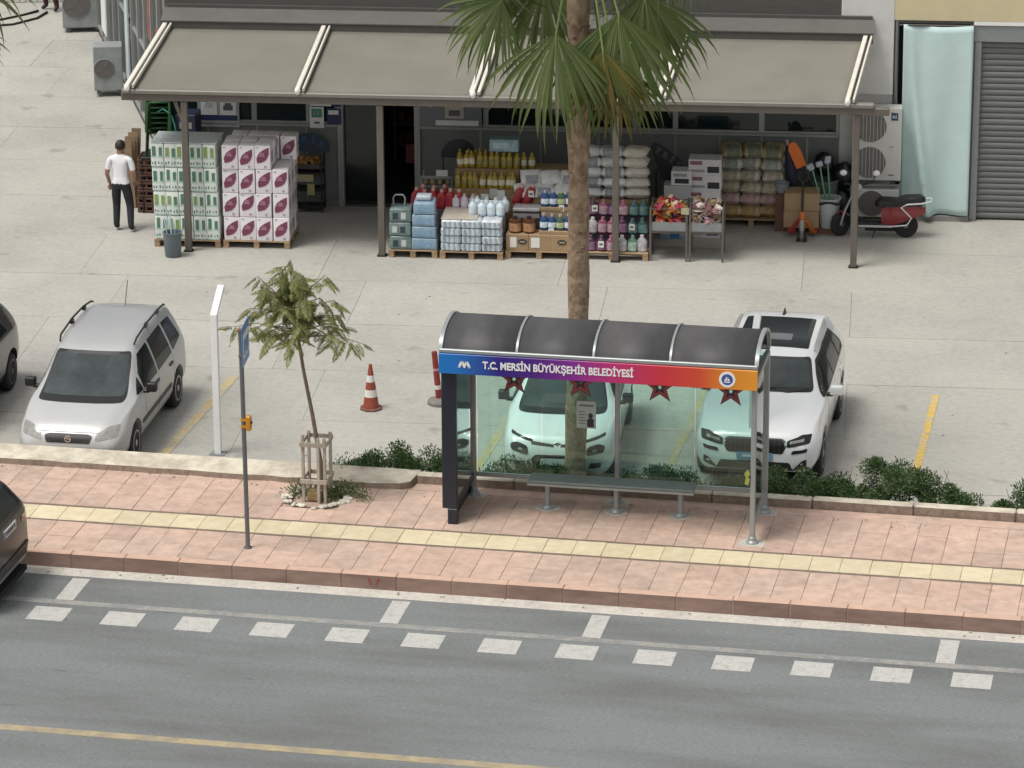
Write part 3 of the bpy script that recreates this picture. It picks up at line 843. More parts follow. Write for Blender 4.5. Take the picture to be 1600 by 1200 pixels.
for sx in (-1, 1):
    for sy in (-1, 1): MB().cyl((sx * .27, sy * .28, 0), (sx * .27, sy * .28, 1.08), .02).build('leg', M_BLACK, tb, smooth=50)
MB().box(-.29, .29, -.3, .3, .72, .74).build('shelf', M_BLACK, tb)
hs_ = shop_thing('hose_loop', 'teal hose looped over the green chairs at the shop corner', 'hose', -13.02, 2.5)
MB().tube([(-.25, 0, 1.95), (-.1, -.02, 2.05), (.05, -.03, 1.95), (.12, -.03, 1.75), (.16, -.02, 1.5), (.1, 0, 1.3)], .018).build('tube', mat('hose_teal', (.04, .25, .22), .4), hs_, smooth=60)
M_NCR = mat('crate_navy', (.02, .028, .06), .5, var=.1)
for i in range(3):
    t = shop_thing('navy_crate', 'navy blue plastic box with pale label, %s up, beside the green chairs' % ORD[i], 'crate', -12.72, 2.8, .5 * i + .45, R.uniform(-.04, .04), 'navy boxes behind the paper packs')
    MB().box(-.22, .22, -.25, .25, 0, .47).build('body', M_NCR, t, bevel=.015)
    MB().box(-.1, .14, -.256, -.2505, .2, .32).build('label', mat('label_dull', (.35, .33, .30), .6), t)
t = shop_thing('low_stool', 'black low stool under the navy plastic boxes', 'stool', -12.72, 2.8)
MB().box(-.22, .22, -.25, .25, .40, .445).build('seat', M_BLACK, t)
for sx in (-1, 1):
    for sy in (-1, 1): MB().box(sx * .19 - .02, sx * .19 + .02, sy * .22 - .02, sy * .22 + .02, 0, .40).build('leg', M_BLACK, t)

# -- produce rack with arched header
M_BLUEL = mat('sign_blue', (.035, .10, .24), .5)


def arch_header(parent, w, z, h, m, body, lm, size, y=0):
    n = 12
    pts = [(w / 2 * math.cos(math.pi * k / n), z + h * math.sin(math.pi * k / n)) for k in range(n + 1)]
    vs = [(x, y, q) for x, q in pts] + [(x, y + .03, q) for x, q in pts]; k = n + 1
    o = MB().add(vs, [tuple(range(k)), tuple(range(2 * k - 1, k - 1, -1))] + [(i, k + i, k + (i + 1) % k, (i + 1) % k) for i in range(k)]).build('header', m, parent)
    if body:
        for i, chh in enumerate(body):
            a = math.pi * (.80 - .60 * i / max(1, len(body) - 1))
            l = link('lettering', text_mesh(chh, size, lm, bold=.004), o)
            l.location = (w / 2 * .72 * math.cos(a), y - .006, z + h * .68 * math.sin(a))
            l.rotation_euler = (rad(90), 0, 0)
            l.rotation_euler = (rad(90), -(a - math.pi / 2) * .6, 0)
    return o


rk = shop_thing('produce_rack', 'black wire rack of orange produce with blue arched sign beside the doorway', 'rack', -10.42, 2.92)
for sx in (-1, 1):
    for sy in (-1, 1): MB().box(sx * .27 - .015, sx * .27 + .015, sy * .2 - .015, sy * .2 + .015, 0, 1.12).build('upright', M_BLACK, rk)
for z in (.08, .42, .74):
    MB().box(-.28, .28, -.21, .21, z, z + .02).box(-.28, .28, -.215, -.2, z + .02, z + .06).build('shelf', M_BLACK, rk)
MB().box(-.26, .26, -.2, .2, .86, .90).box(-.27, .27, -.215, -.195, .9, .96).build('tray', M_DARK_METAL, rk)
MB().box(-.2, .12, -.235, -.222, .62, .76).build('price_card', mat('card_tan', (.45, .38, .25), .6), rk)
MB().box(-.0, .14, -.235, -.222, .36, .58).build('price_card', mat('card_yellow', (.38, .36, .16), .6), rk)
arch_header(rk, .78, 1.12, .36, mat('header_dark', (.03, .045, .075), .5), 'ERİS', M_BLUEL, .2, y=.12)
pr = shop_thing('orange_produce', 'heap of orange and brown produce in the top tray of the rack', 'produce', -10.42, 2.92)
pr['kind'] = 'stuff'
b = MB()
for i in range(60):
    b.ball((R.uniform(-.24, .24), R.uniform(-.17, .17), .93 + R.uniform(0, .09)), R.uniform(.03, .048), n=8, m=5, mi=R.randrange(3))
b.build('produce', [mat('orange_peel', (.36, .14, .03), .5), mat('brown_skin', (.22, .11, .05), .6), mat('yellow_skin', (.40, .25, .06), .5)], pr, smooth=80)

# -- pallet with teal and blue packs by the second post
pallet(-8.50, -.10, .90, .8, 'wooden pallet under the teal and blue packs beside the second awning post')
M_TEALP = mat('pack_teal', (.15, .21, .21), .35, var=.35, scale=7, bump=.3, bscale=14, objrand=.1)
M_BLUEP = mat('pack_blue', (.235, .34, .43), .3, var=.2, scale=6, bump=.3, bscale=12, objrand=.06)
for tier in range(3):
    for c in range(1):
        t = shop_thing('teal_pack', 'teal wrapped pack, %s up in the left pile on the pallet by the second post' % ORD[tier], 'pack', -8.28, .12, .148 + .26 * tier, R.uniform(-.04, .04), 'teal packs on the narrow pallet')
        MB().box(-.2, .2, -.2, .2, 0, .255).build('wrapper', M_TEALP, t, bevel=.03, seg=2, smooth=60)
        for x in (-.1, .05):
            MB().box(x - .04, x + .05, -.206, -.199, .06, .18).build('label', mat('label_pale', (.5, .55, .52), .5) if (tier + (x > 0)) % 2 else mat('label_dark', (.03, .05, .06), .5), t)
t = shop_thing('carry_hoop', 'grey plastic carrying hoop standing on the teal packs', 'handle', -8.32, .15, .148 + .78)
MB().tube([(-.1, 0, 0), (-.11, 0, .14), (-.07, 0, .2), (.07, 0, .2), (.11, 0, .14), (.1, 0, 0)], .016).build('hoop', mat('hoop_grey', (.25, .26, .26), .5), t, smooth=60)
for tier in range(4):
    t = shop_thing('blue_pack', 'pale blue shrink wrapped pack, %s up in the right pile on the narrow pallet' % ORD[tier], 'pack', -7.84 + R.uniform(-.012, .012), .14, .148 + .225 * tier, R.uniform(-.05, .05), 'blue packs on the narrow pallet')
    w = .235 - .012 * tier
    MB().box(-w, w, -.22, .22, 0, .22).build('wrapper', M_BLUEP, t, bevel=.03, seg=2, smooth=60)
    MB().box(-w * .6, w * .6, -.226, -.219, .05, .15).build('label', mat('label_blue', (.20, .33, .47), .4, var=.2, scale=9), t)
t = shop_thing('wrapped_bundle', 'small crumpled pale bundle lying on top of the blue packs', 'bundle', -7.86, .16, .148 + .9)
MB().box(-.14, .14, -.12, .12, 0, .10).build('wrapper', mat('bundle_pale', (.42, .46, .52), .4, bump=.5, bscale=12), t, bevel=.035, seg=2, smooth=60)


def bottle_mesh(name, r, h, mats, cap=.25, shoulder=.68, label=(.2, .55), n=10, flat=.7):
    """A jug or bottle: body, label band and cap as separate meshes (flattened front to back)."""
    M = Matrix.Diagonal((1, flat, 1, 1))
    body = MB().lathe([(r * .85, 0), (r, .02), (r, h * shoulder), (r * .45, h * .84), (r * .36, h * .86)], n, M=M).mesh('body', mats[0], smooth=50)
    lab = MB().lathe([(r * 1.02, h * label[0]), (r * 1.02, h * label[1])], n, M=M).mesh('label', mats[1], smooth=50)
    c = MB().lathe([(r * .36, h * .85), (r * .38, h * .87), (r * .36, h)], n).mesh('cap', mats[2], smooth=50)
    return body, lab, c


def bottle(nm, meshes, u, v, z, label, cat, group, rot=0, tilt=0):
    t = shop_thing(nm, label, cat, u, v, z, rot, group)
    t.scale = (R.uniform(.94, 1.05), R.uniform(.94, 1.05), R.uniform(.95, 1.05))
    if tilt: t.rotation_euler = (0, tilt, SHOP_ROT + rot)
    for n, m in zip(('body', 'label', 'cap'), meshes): link(n, m, t)
    return t


# -- red jugs on a dark plinth
pl = shop_thing('display_plinth', 'dark box plinth carrying the row of red jugs', 'plinth', -7.72, .92)
MB().box(-.52, .52, -.22, .22, 0, .70).build('box', mat('plinth_dark', (.05, .05, .06), .7), pl, bevel=.01)
MB().box(-.5, .5, -.226, -.2205, .3, .66).build('front_print', mat('plinth_print', (.10, .07, .08), .6, var=.4, scale=8), pl)
rj = bottle_mesh('red', .095, .38, (mat('jug_red', (.33, .022, .024), .35, var=.1), mat('jug_label', (.30, .02, .04), .4, var=.3, scale=20), mat('jug_cap', (.62, .36, .33), .5)))
for i in range(6):
    bottle('red_jug', rj, -8.12 + .163 * i, .80, .70, 'red jug with pink cap, %s from the left on the dark plinth' % ORD[i], 'jug', 'red jugs in a row', R.uniform(-.5, .5), rad(R.uniform(2, 7)))
for i in range(3):
    bottle('red_jug', rj, -8.0 + .2 * i, 1.02, .70, 'red jug with pink cap, rear plinth row, %s from the left' % ORD[i], 'jug', 'red jugs in a row', R.uniform(-.5, .5), rad(R.uniform(2, 7)))

# -- wire rack behind
t = shop_thing('wire_stand', 'small grey metal stand with white price card behind the red jugs', 'stand', -7.85, 2.15)
for sx in (-1, 1):
    for sy in (-1, 1): MB().box(sx * .29 - .015, sx * .29 + .015, sy * .2 - .015, sy * .2 + .015, 0, 1.0).build('upright', M_FRAME, t)
for z in (.45, .78): MB().box(-.3, .3, -.21, .21, z, z + .02).build('shelf', M_FRAME, t)
MB().box(-.3, .3, -.215, -.2, .94, 1.0).build('front_rail', M_FRAME, t)
MB().box(.0, .22, -.23, -.22, 1.0, 1.12).build('price_card', M_PAPER, t)
jm = bottle_mesh('jar', .06, .2, (mat('jar_tan', (.22, .15, .10), .4), mat('jar_label', (.34, .28, .16), .5), mat('jar_cap', (.2, .15, .08), .5)), flat=1)
for i in range(4):
    bottle('tan_jar', jm, -8.06 + .14 * i, 2.05, .80, 'small tan jar on the grey stand, %s from the left' % ORD[i], 'jar', 'jars on the grey stand')

# -- shrink-wrapped water on its pallet, jugs on top
pallet(-7.55, -.12, 1.16, 1.0, 'wooden pallet under the grey shrink wrapped water packs')
M_WRAP = mat('shrink_film', (.48, .53, .57), .18, var=.25, scale=10, bump=.8, bscale=16, objrand=.08, second=(.76, .79, .81), second_scale=7, second_amt=.8)
tm = []
for tier in range(4):
    tm.append(None)
for tier in range(4):
    for c in range(3):
        for dep in range(2):
            t = shop_thing('water_pack', 'shrink wrapped bottle pack, %s row, %s tier up, %s from the left' % (('front', 'rear')[dep], ORD[tier], ORD[c]), 'pack',
                           -7.55 + .02 + .19 + c * .372, -.10 + .245 + dep * .49 + R.uniform(-.012, .012), .148 + .147 * tier, R.uniform(-.05, .05), 'shrink wrapped water packs')
            b = MB(); b.box(-.185, .185, -.243, .243, 0, .142)
            if 'wp' not in _pm:
                _pm['wp'] = b.mesh('film', M_WRAP, bevel=.035, seg=2, smooth=70)
                q = MB()
                for k in range(4): q.cyl((-.14 + .093 * k, -.235, .02), (-.14 + .093 * k, -.235, .125), .036, n=8)
                _pm['wb'] = q.mesh('bottle_fronts', mat('bottle_pale', (.45, .52, .58), .15, var=.2, scale=12), smooth=60)
            link('film', _pm['wp'], t); link('bottle_fronts', _pm['wb'], t)
bd = shop_thing('cardboard_sheet', 'greyish cardboard sheet lying over the water packs', 'cardboard', -7.2, .38, .148 + .59)
MB().box(-.33, .33, -.44, .44, 0, .012).build('sheet', mat('cardboard_grey', (.42, .38, .33), .8, var=.1), bd)
wj = bottle_mesh('white', .085, .28, (mat('jug_white_blue', (.58, .70, .77), .3, var=.15, scale=9), mat('jug_white', (.62, .70, .74), .3, var=.2, scale=14), mat('cap_white', (.7, .72, .74), .4)), label=(.15, .6), flat=1)
for i in range(8):
    bottle('water_jug', wj, -6.98 + .17 * (i % 4) + (.06 if i > 3 else 0), .30 + .24 * (i // 4), .148 + .59, 'pale blue water jug, %s row on the wrapped packs, %s from the left' % (('front', 'rear')[i // 4], ORD[i % 4]), 'jug', 'pale jugs on the water packs', R.uniform(0, 3))
lj = bottle_mesh('lilac', .075, .26, (mat('jug_lilac', (.50, .44, .54), .35), mat('lilac_label', (.62, .58, .66), .4), mat('cap_pink', (.6, .5, .5), .4)))
for i in range(3):
    bottle('lilac_bottle', lj, -7.34 + .16 * i, .72, .148 + .59, 'lilac bottle standing behind the water jugs, %s from the left' % ORD[i], 'bottle', 'lilac bottles', R.uniform(-.4, .4))

# -- stepped cardboard display of yellow oil bottles
ds_ = shop_thing('oil_display', 'stepped brown cardboard display holding yellow oil bottles and white price tags', 'display stand', -6.82, 1.35)
M_CARD = mat('display_card', (.26, .185, .095), .75, var=.12, scale=4)
MB().box(-.60, .60, -.35, .35, 0, 1.02).build('lower_box', M_CARD, ds_, bevel=.008)
MB().box(-.60, .60, -.02, .35, 1.022, 1.32).build('upper_box', M_CARD, ds_, bevel=.008)
for x, z, m in ((-.35, .86, M_PAPER), (.12, .95, mat('tag_pale', (.5, .5, .45), .6)), (.34, .90, M_PAPER), (-.05, .84, M_PAPER)):
    MB(Matrix.Rotation(R.uniform(-.12, .12), 4, 'Y')).box(x - .075, x + .075, -.368, -.358, z - .09, z + .10).build('price_tag', m, ds_)
for x in (-.52, -.2): MB().box(x - .06, x + .06, -.366, -.356, .78, .95).build('side_tag', mat('tag_yellow', (.45, .33, .10), .6), ds_)
ob = bottle_mesh('oil', .06, .30, (mat('oil_yellow', (.32, .235, .03), .25, var=.3), mat('oil_label', (.27, .22, .07), .4, var=.5, scale=18), mat('oil_cap', (.38, .27, .03), .4)), flat=1)
ob2 = bottle_mesh('oil', .06, .30, (mat('oil_yellow', (.34, .24, .025), .25), mat('oil_label_white', (.60, .57, .42), .4, var=.3, scale=18), mat('oil_cap', (.38, .27, .03), .4)), flat=1)
for r_ in range(3):
    for i in range(10):
        z = 1.02 if r_ == 0 else 1.322
        bottle('oil_bottle', ob2 if (r_ == 0 and i > 3) or (r_ == 1 and i < 3) else ob, -7.34 + .115 * i + R.uniform(-.02, .02), (1.14, 1.46, 1.62)[r_], z, 'yellow oil bottle, %s display row, %s from the left' % (('front', 'middle', 'rear')[r_], ORD[i]), 'bottle', 'yellow oil bottles', R.uniform(0, 3), rad(R.uniform(-9, 14)))
bx = shop_thing('blue_carton', 'pale blue carton lying on top of the yellow oil bottles', 'carton', -6.52, 1.60, 1.63)
MB().box(-.27, .27, -.15, .15, 0, .23).build('body', mat('carton_blue', (.22, .33, .38), .5, var=.3, scale=8), bx, bevel=.008)
MB().box(-.2, .1, -.156, -.1505, .06, .17).build('print', mat('carton_blue_print', (.35, .45, .48), .5, var=.2, scale=10), bx)
ah = shop_thing('arched_sign', 'black arched sign board standing behind the oil display', 'sign', -7.42, 1.98)
for sx in (-1, 1): MB().box(sx * .3 - .012, sx * .3 + .012, -.012, .012, 0, 1.35).build('upright', M_BLACK, ah)
arch_header(ah, .70, 1.35, .36, mat('header_black', (.012, .014, .02), .5), '', None, .1)

# -- cartons, jars, detergent and sacks left of the palm
pallet(-6.36, .02, 1.24, .9, 'wooden pallet under the brown cartons with white price sheets')
M_BOX = mat('brown_carton', (.34, .235, .135), .8, var=.1, scale=4, objrand=.06)
bx_m = MB().box(-.205, .205, -.19, .19, 0, .30).mesh('body', M_BOX, bevel=.006)
for i in range(3):
    t = shop_thing('brown_carton', 'brown carton with %s, %s from the left' % (('white sheet and dark oval print', 'white price sheet', 'dark oval print')[i], ORD[i]), 'carton', -6.14 + .412 * i, .24, .148, R.uniform(-.02, .02), 'brown cartons at the pallet front')
    link('body', bx_m, t)
    if i < 2: MB().box(-.13 if i == 0 else -.16, -.01 if i == 0 else .0, -.197, -.1905, .06, .25).build('price_sheet', mat('price_white', (.72, .71, .66), .6, var=.04), t)
    if i != 1:
        n = 18; M = Matrix.Translation((.10 if i == 0 else 0, -.1945, .17)) @ Matrix.Rotation(rad(90), 4, 'X')
        MB(M).prism([(.085 * math.cos(2 * math.pi * k / n), .05 * math.sin(2 * math.pi * k / n)) for k in range(n)], -.003, .004).build('oval_print', mat('oval_dark', (.045, .04, .03), .6), t)
        MB(M).box(-.05, .05, -.012, .012, .0045, .006).build('oval_bar', mat('oval_bar', (.4, .35, .25), .6), t)
for i in range(3):
    t = shop_thing('brown_carton', 'plain brown carton in the second pallet row, %s from the left' % ORD[i], 'carton', -6.14 + .412 * i, .66, .148, 0, 'brown cartons at the pallet front')
    link('body', bx_m, t)
jr = bottle_mesh('jar', .115, .30, (mat('jar_brown', (.10, .035, .015), .25, var=.2), mat('jar_brown_label', (.38, .20, .10), .4, var=.5, scale=10), mat('jar_black_cap', (.02, .015, .015), .4)), shoulder=.8, label=(.12, .62), flat=1)
for i in range(2):
    bottle('brown_jar', jr, -6.19 + .255 * i, .22, .45, 'large dark brown jar with orange label, %s on the cartons' % ('left one' if i == 0 else 'right one'), 'jar', 'brown jars on the cartons')
tr = shop_thing('dark_tray', 'dark tray of cans standing behind the brown jars', 'tray', -6.0, .56, .45)
MB().box(-.24, .24, -.16, .16, 0, .34).build('stack', mat('tray_dark', (.035, .032, .04), .5), tr, bevel=.01)
MB().box(-.24, .24, -.168, -.1605, .22, .30).build('band', mat('tray_band', (.25, .24, .24), .4), tr)
MB().box(-.25, .25, -.17, .17, .342, .40).build('cover', mat('tray_cover', (.33, .33, .35), .3, var=.2), tr, bevel=.01)
tm_ = MB().box(-.30, .30, -.1, .1, 0, .06).mesh('tray', M_BOX, bevel=.004)
db = bottle_mesh('blue', .075, .32, (mat('det_blue', (.02, .06, .18), .35), mat('det_label', (.62, .70, .78), .4, var=.4, scale=16), mat('det_cap', (.35, .42, .52), .4)), label=(.18, .5))
dg_ = bottle_mesh('green', .075, .32, (mat('det_green', (.05, .10, .07), .35), mat('det_glabel', (.45, .50, .28), .4, var=.4, scale=16), mat('det_gcap', (.42, .46, .36), .4)), label=(.18, .5))
for k in range(2):
    t = shop_thing('bottle_tray', 'brown cardboard tray under the %s row of blue detergent bottles' % ('lower', 'upper')[k], 'tray', -5.44, .20 + .25 * k, .45 + .38 * k)
    link('tray', tm_, t)
    if k: MB().box(-.29, .29, -.09, .1, -.38, -.002).build('riser', M_BOX, t)
    for i in range(4):
        bottle('detergent_bottle', db if i % 3 < 2 else dg_, -5.66 + .15 * i, .19 + .25 * k, .51 + .38 * k, '%s detergent bottle, %s tray, %s from the left' % (('blue', 'green')[i % 3 == 2], ('lower', 'upper')[k], ORD[i]), 'bottle', 'detergent bottles in trays')
for i in range(2):
    bottle('red_jug', rj, -6.24 + .2 * i, .86, .80, 'dark red jug %s above the dark tray' % ('leftmost' if i == 0 else 'second'), 'jug', 'red jugs in a row', .4, rad(20))

# soft sacks
_sack = {}


def sack_mesh(w, d, h, seed, m, band=None):
    rr = random.Random(seed); nx, ny = 10, 8
    b = MB(); top = []; bot = []
    for j in range(ny + 1):
        for i in range(nx + 1):
            s, t = i / nx * 2 - 1, j / ny * 2 - 1
            e = (1 - abs(s) ** 3.2) ** .5 * (1 - abs(t) ** 3.2) ** .5
            dx = rr.uniform(-.006, .006)
            top.append((s * w / 2 + dx, t * d / 2 + dx, h * .5 + h * .5 * e + rr.uniform(-.008, .008)))
            bot.append((s * w / 2 + dx, t * d / 2 + dx, h * .5 - h * .5 * e))
    n = len(top); fs = []; mi = []
    for j in range(ny):
        for i in range(nx):
            a = j * (nx + 1) + i
            fs += [(a, a + 1, a + nx + 2, a + nx + 1), (n + a, n + a + nx + 1, n + a + nx + 2, n + a + 1)]
            k = 1 if band and 2 <= i <= nx - 3 and (j < 4) else 0
            mi += [k, k]
    ring = [i for i in range(nx + 1)] + [(j + 1) * (nx + 1) - 1 for j in range(1, ny + 1)] + [ny * (nx + 1) + i for i in range(nx - 1, -1, -1)] + [j * (nx + 1) for j in range(ny - 1, 0, -1)]
    for a, c in zip(ring, ring[1:] + ring[:1]): fs.append((c, a, n + a, n + c)); mi.append(0)
    b.add(top + bot, fs); b.mi = mi
    return b.mesh('bag', [m, band] if band else m, smooth=70)


M_SACKW = mat('sack_white', (.66, .66, .65), .45, var=.16, scale=9, bump=.4, bscale=14, objrand=.08)
M_SACKB = mat('sack_band', (.30, .31, .34), .5, var=.3, scale=14)
sw = [sack_mesh(.40, .34, .17, s, M_SACKW, M_SACKB if s % 2 else None) for s in range(4)]


def sack(name, me, u, v, z, label, group, tilt=0, rot=0, cat='sack'):
    t = shop_thing(name, label, cat, u, v, z, rot, group); t.rotation_euler = (tilt, 0, SHOP_ROT + rot)
    link('bag', me, t); return t


pbase = shop_thing('rear_pallet_stack', 'pile of plain brown cartons carrying the white sacks left of the palm', 'carton pile', -5.72, 1.15)
MB().box(-.6, .6, -.26, .35, 0, .95).build('cartons', M_BOX, pbase, bevel=.01)
for k in range(6):
    c = k % 3; r_ = k // 3
    sack('white_sack', sw[k % 4], -6.1 + .37 * c + .1 * r_, 1.05 + .2 * r_, .96 + .20 * r_, 'crumpled white sack, %s tier over the cartons, %s from the left' % (('lower', 'upper')[r_], ORD[c]), 'white sacks left of the palm', rad(R.uniform(25, 45)), R.uniform(-.3, .3))
for i in range(2):
    bottle('oil_bottle', ob2, -6.16 + .15 * i, 1.55, 1.30, 'yellow oil bottle behind the white sacks, %s one' % ('left', 'right')[i], 'bottle', 'yellow oil bottles')
MB().box(-.5, .5, .355, .8, 0, 1.29).build('rear_cartons', M_BOX, pbase)

# -- purple, pink and teal softener packs right of the palm
pallet(-5.08, .05, 1.34, .9, 'wooden pallet under the purple and teal softener bottles right of the palm')
cols = {'purple': ((.065, .018, .055), (.25, .13, .22)), 'pink': ((.24, .065, .11), (.45, .30, .35)), 'teal': ((.025, .085, .085), (.14, .25, .24)), 'white': ((.40, .40, .40), (.5, .46, .5)), 'green': ((.10, .23, .16), (.38, .52, .42))}
sb = {k: bottle_mesh(k, .095, .30, (mat('soft_' + k, a, .35, var=.15), mat('softlab_' + k, b_, .4, var=.5, scale=14), mat('softcap_' + k, tuple(min(1, x * 1.4 + .05) for x in a), .4)), label=(.1, .62)) for k, (a, b_) in cols.items()}
layout = [['white', 'purple', 'purple', 'pink', 'white', 'green', 'white'], ['purple', 'white', 'pink', 'pink', 'purple', 'teal', 'teal'], ['white', 'purple', 'pink', 'purple', 'pink', 'teal', 'teal']]
for k in range(3):
    if k:
        t = shop_thing('softener_tray', 'dark display step under the %s row of softener bottles' % ORD[k], 'display step', -4.41, .28 + .21 * k, .148)
        MB().box(-.66, .66, -.10, .105, 0, .28 * k).build('step', mat('step_dark', (.08, .05, .07), .7), t)
    for i, c in enumerate(layout[k]):
        bottle('softener_bottle', sb[c], -4.98 + .188 * i, .17 + .21 * k + R.uniform(-.01, .01), .148 + .282 * k, '%s softener bottle, %s row up, %s from the left' % (c, ORD[k], ORD[i]), 'bottle', 'softener bottles right of the palm', R.uniform(-.3, .3), rad(R.uniform(-4, 4)))
M_TAG = mat('price_white', (.72, .71, .66), .6)
for i, (u, v, z) in enumerate(((-4.6, .06, .30), (-4.05, .27, .58), (-4.75, .48, .86), (-5.52, .12, .50), (-5.35, .36, .88), (-5.95, .78, 1.02))):
    t = shop_thing('price_card', ('small white price card on the lowest purple softener row', 'small white price card on the middle teal softener row', 'small white price card on the top softener row beside the palm', 'small white price card on the lower blue detergent tray', 'small white price card on the upper blue detergent tray', 'small white price card on the dark red jugs')[i], 'price card', u, v, z, R.uniform(-.2, .2), 'white price cards')
    MB().box(-.05, .05, -.004, .004, -.06, .06).build('card', M_TAG, t)
    MB().box(-.03, .03, -.0055, -.0042, -.02, .02).build('print', M_INK, t)
rb = shop_thing('sack_plinth', 'brown carton pile carrying grey white sacks right of the palm', 'carton pile', -4.45, 1.35)
MB().box(-.68, .62, -.32, .35, 0, .84).build('cartons', M_BOX, rb, bevel=.01)
M_SACKC = mat('sack_cream', (.58, .55, .48), .45, var=.16, scale=9, bump=.4, bscale=14, objrand=.08)
sc_ = [sack_mesh(.48, .42, .20, s + 10, M_SACKW, M_SACKB if s % 2 else None) for s in range(2)] + [sack_mesh(.48, .42, .20, s + 20, M_SACKC) for s in range(2)]
for tier in range(5):
    for c in range(3):
        sack('grey_sack', sc_[(2 if c == 2 else 0) + (tier + c) % 2], -4.88 + .42 * c + R.uniform(-.02, .02) - .01 * tier, 1.32 + .05 * tier, .845 + .182 * tier, '%s sack right of palm, %s tier up, %s from the left' % (('pale grey', 'pale grey', 'cream')[c], ORD[tier], ORD[c]), 'sacks piled right of the palm', R.uniform(-.09, .09), R.uniform(-.16, .16))

ah = shop_thing('lettered_stand', 'black arched stand lettered in dull white beside the white appliance boxes', 'stand', -3.52, 2.05)
for sx in (-1, 1): MB().box(sx * .2 - .02, sx * .2 + .02, -.02, .02, 0, 1.2).build('upright', M_BLACK, ah)
pts = [(-.30, 1.62), (-.26, 1.72), (.0, 1.58), (.26, 1.36), (.30, 1.0), (.05, .85), (-.12, 1.05)]
vs = [(x, -.02, z) for x, z in pts] + [(x, .03, z) for x, z in pts]; k = len(pts)
o = MB().add(vs, [tuple(range(k)), tuple(range(2 * k - 1, k - 1, -1))] + [(i, k + i, k + (i + 1) % k, (i + 1) % k) for i in range(k)]).build('header', mat('header_black', (.012, .014, .02), .5), ah)
for i, c in enumerate('ERİS'):
    l = link('lettering', text_mesh(c, .17, mat('letter_dull', (.10, .105, .11), .5), bold=.004), o)
    l.location = (-.17 + .125 * i, -.026, 1.55 - .085 * i); l.rotation_euler = (rad(90), .55, 0)

# -- boxed appliances
M_ABOX = mat('appliance_box', (.60, .59, .60), .6, var=.07, scale=4, objrand=.05)
abm = MB().box(-.30, .30, -.2, .2, 0, .30).mesh('body', M_ABOX, bevel=.006)
for i in range(5):
    t = shop_thing('appliance_box', 'white printed appliance box, %s up in the right-hand stack behind the wire bins' % ORD[i], 'box', -2.80 + R.uniform(-.015, .015), 1.85, .302 * i, R.uniform(-.03, .03), 'boxed appliances')
    link('body', abm, t)
    MB().box(-.27, -.05, -.206, -.2005, .2, .27).build('print', mat('print_maroon', (.22, .10, .13), .6, var=.3, scale=12), t)
    MB().box(.05, .27, -.206, -.2005, .05, .17).build('picture', mat('print_black', (.03, .03, .04), .5), t)
    MB().box(-.26, -.0, -.206, -.2005, .06, .11).build('print_line', mat('print_grey', (.28, .28, .30), .5, var=.3, scale=20), t)
bbm = MB().box(-.30, .30, -.2, .2, 0, .38).mesh('body', mat('box_blue', (.20, .31, .42), .55, var=.1), bevel=.006)
zz = 0
for i, (h, kind) in enumerate(((.38, 'blue'), (.38, 'blue'), (.27, 'grey'), (.27, 'white'))):
    t = shop_thing('appliance_box', '%s box, %s up in the left-hand stack behind the wire bins' % ({'blue': 'blue and white', 'grey': 'plain grey white', 'white': 'small white and black printed'}[kind], ORD[i]), 'box', -3.32 + (.0, .0, .02, .1)[i], 1.72, zz, R.uniform(-.04, .04), 'boxed appliances')
    if kind == 'blue':
        link('body', bbm, t)
        MB().box(-.1, .06, -.206, -.2005, .02, .36).build('band', mat('band_blue', (.04, .16, .32), .5), t)
        MB().box(-.27, -.12, -.206, -.2005, .08, .3).box(.08, .27, -.206, -.2005, .06, .3).build('panel', mat('panel_pale', (.34, .42, .48), .5, var=.2, scale=9), t)
    else:
        MB().box(-.25 if kind == 'grey' else -.19, .25 if kind == 'grey' else .19, -.19, .19, 0, .265).build('body', mat('box_grey', (.40, .40, .40), .6, var=.05) if kind == 'grey' else M_ABOX, t, bevel=.006)
        if kind == 'white':
            MB().box(-.12, .14, -.197, -.1905, .04, .13).build('print', mat('print_black', (.03, .03, .04), .5), t)
            MB().box(-.15, .1, -.197, -.1905, .17, .23).build('print_line', mat('print_grey', (.28, .28, .30), .5, var=.3, scale=20), t)
    zz += h + .002

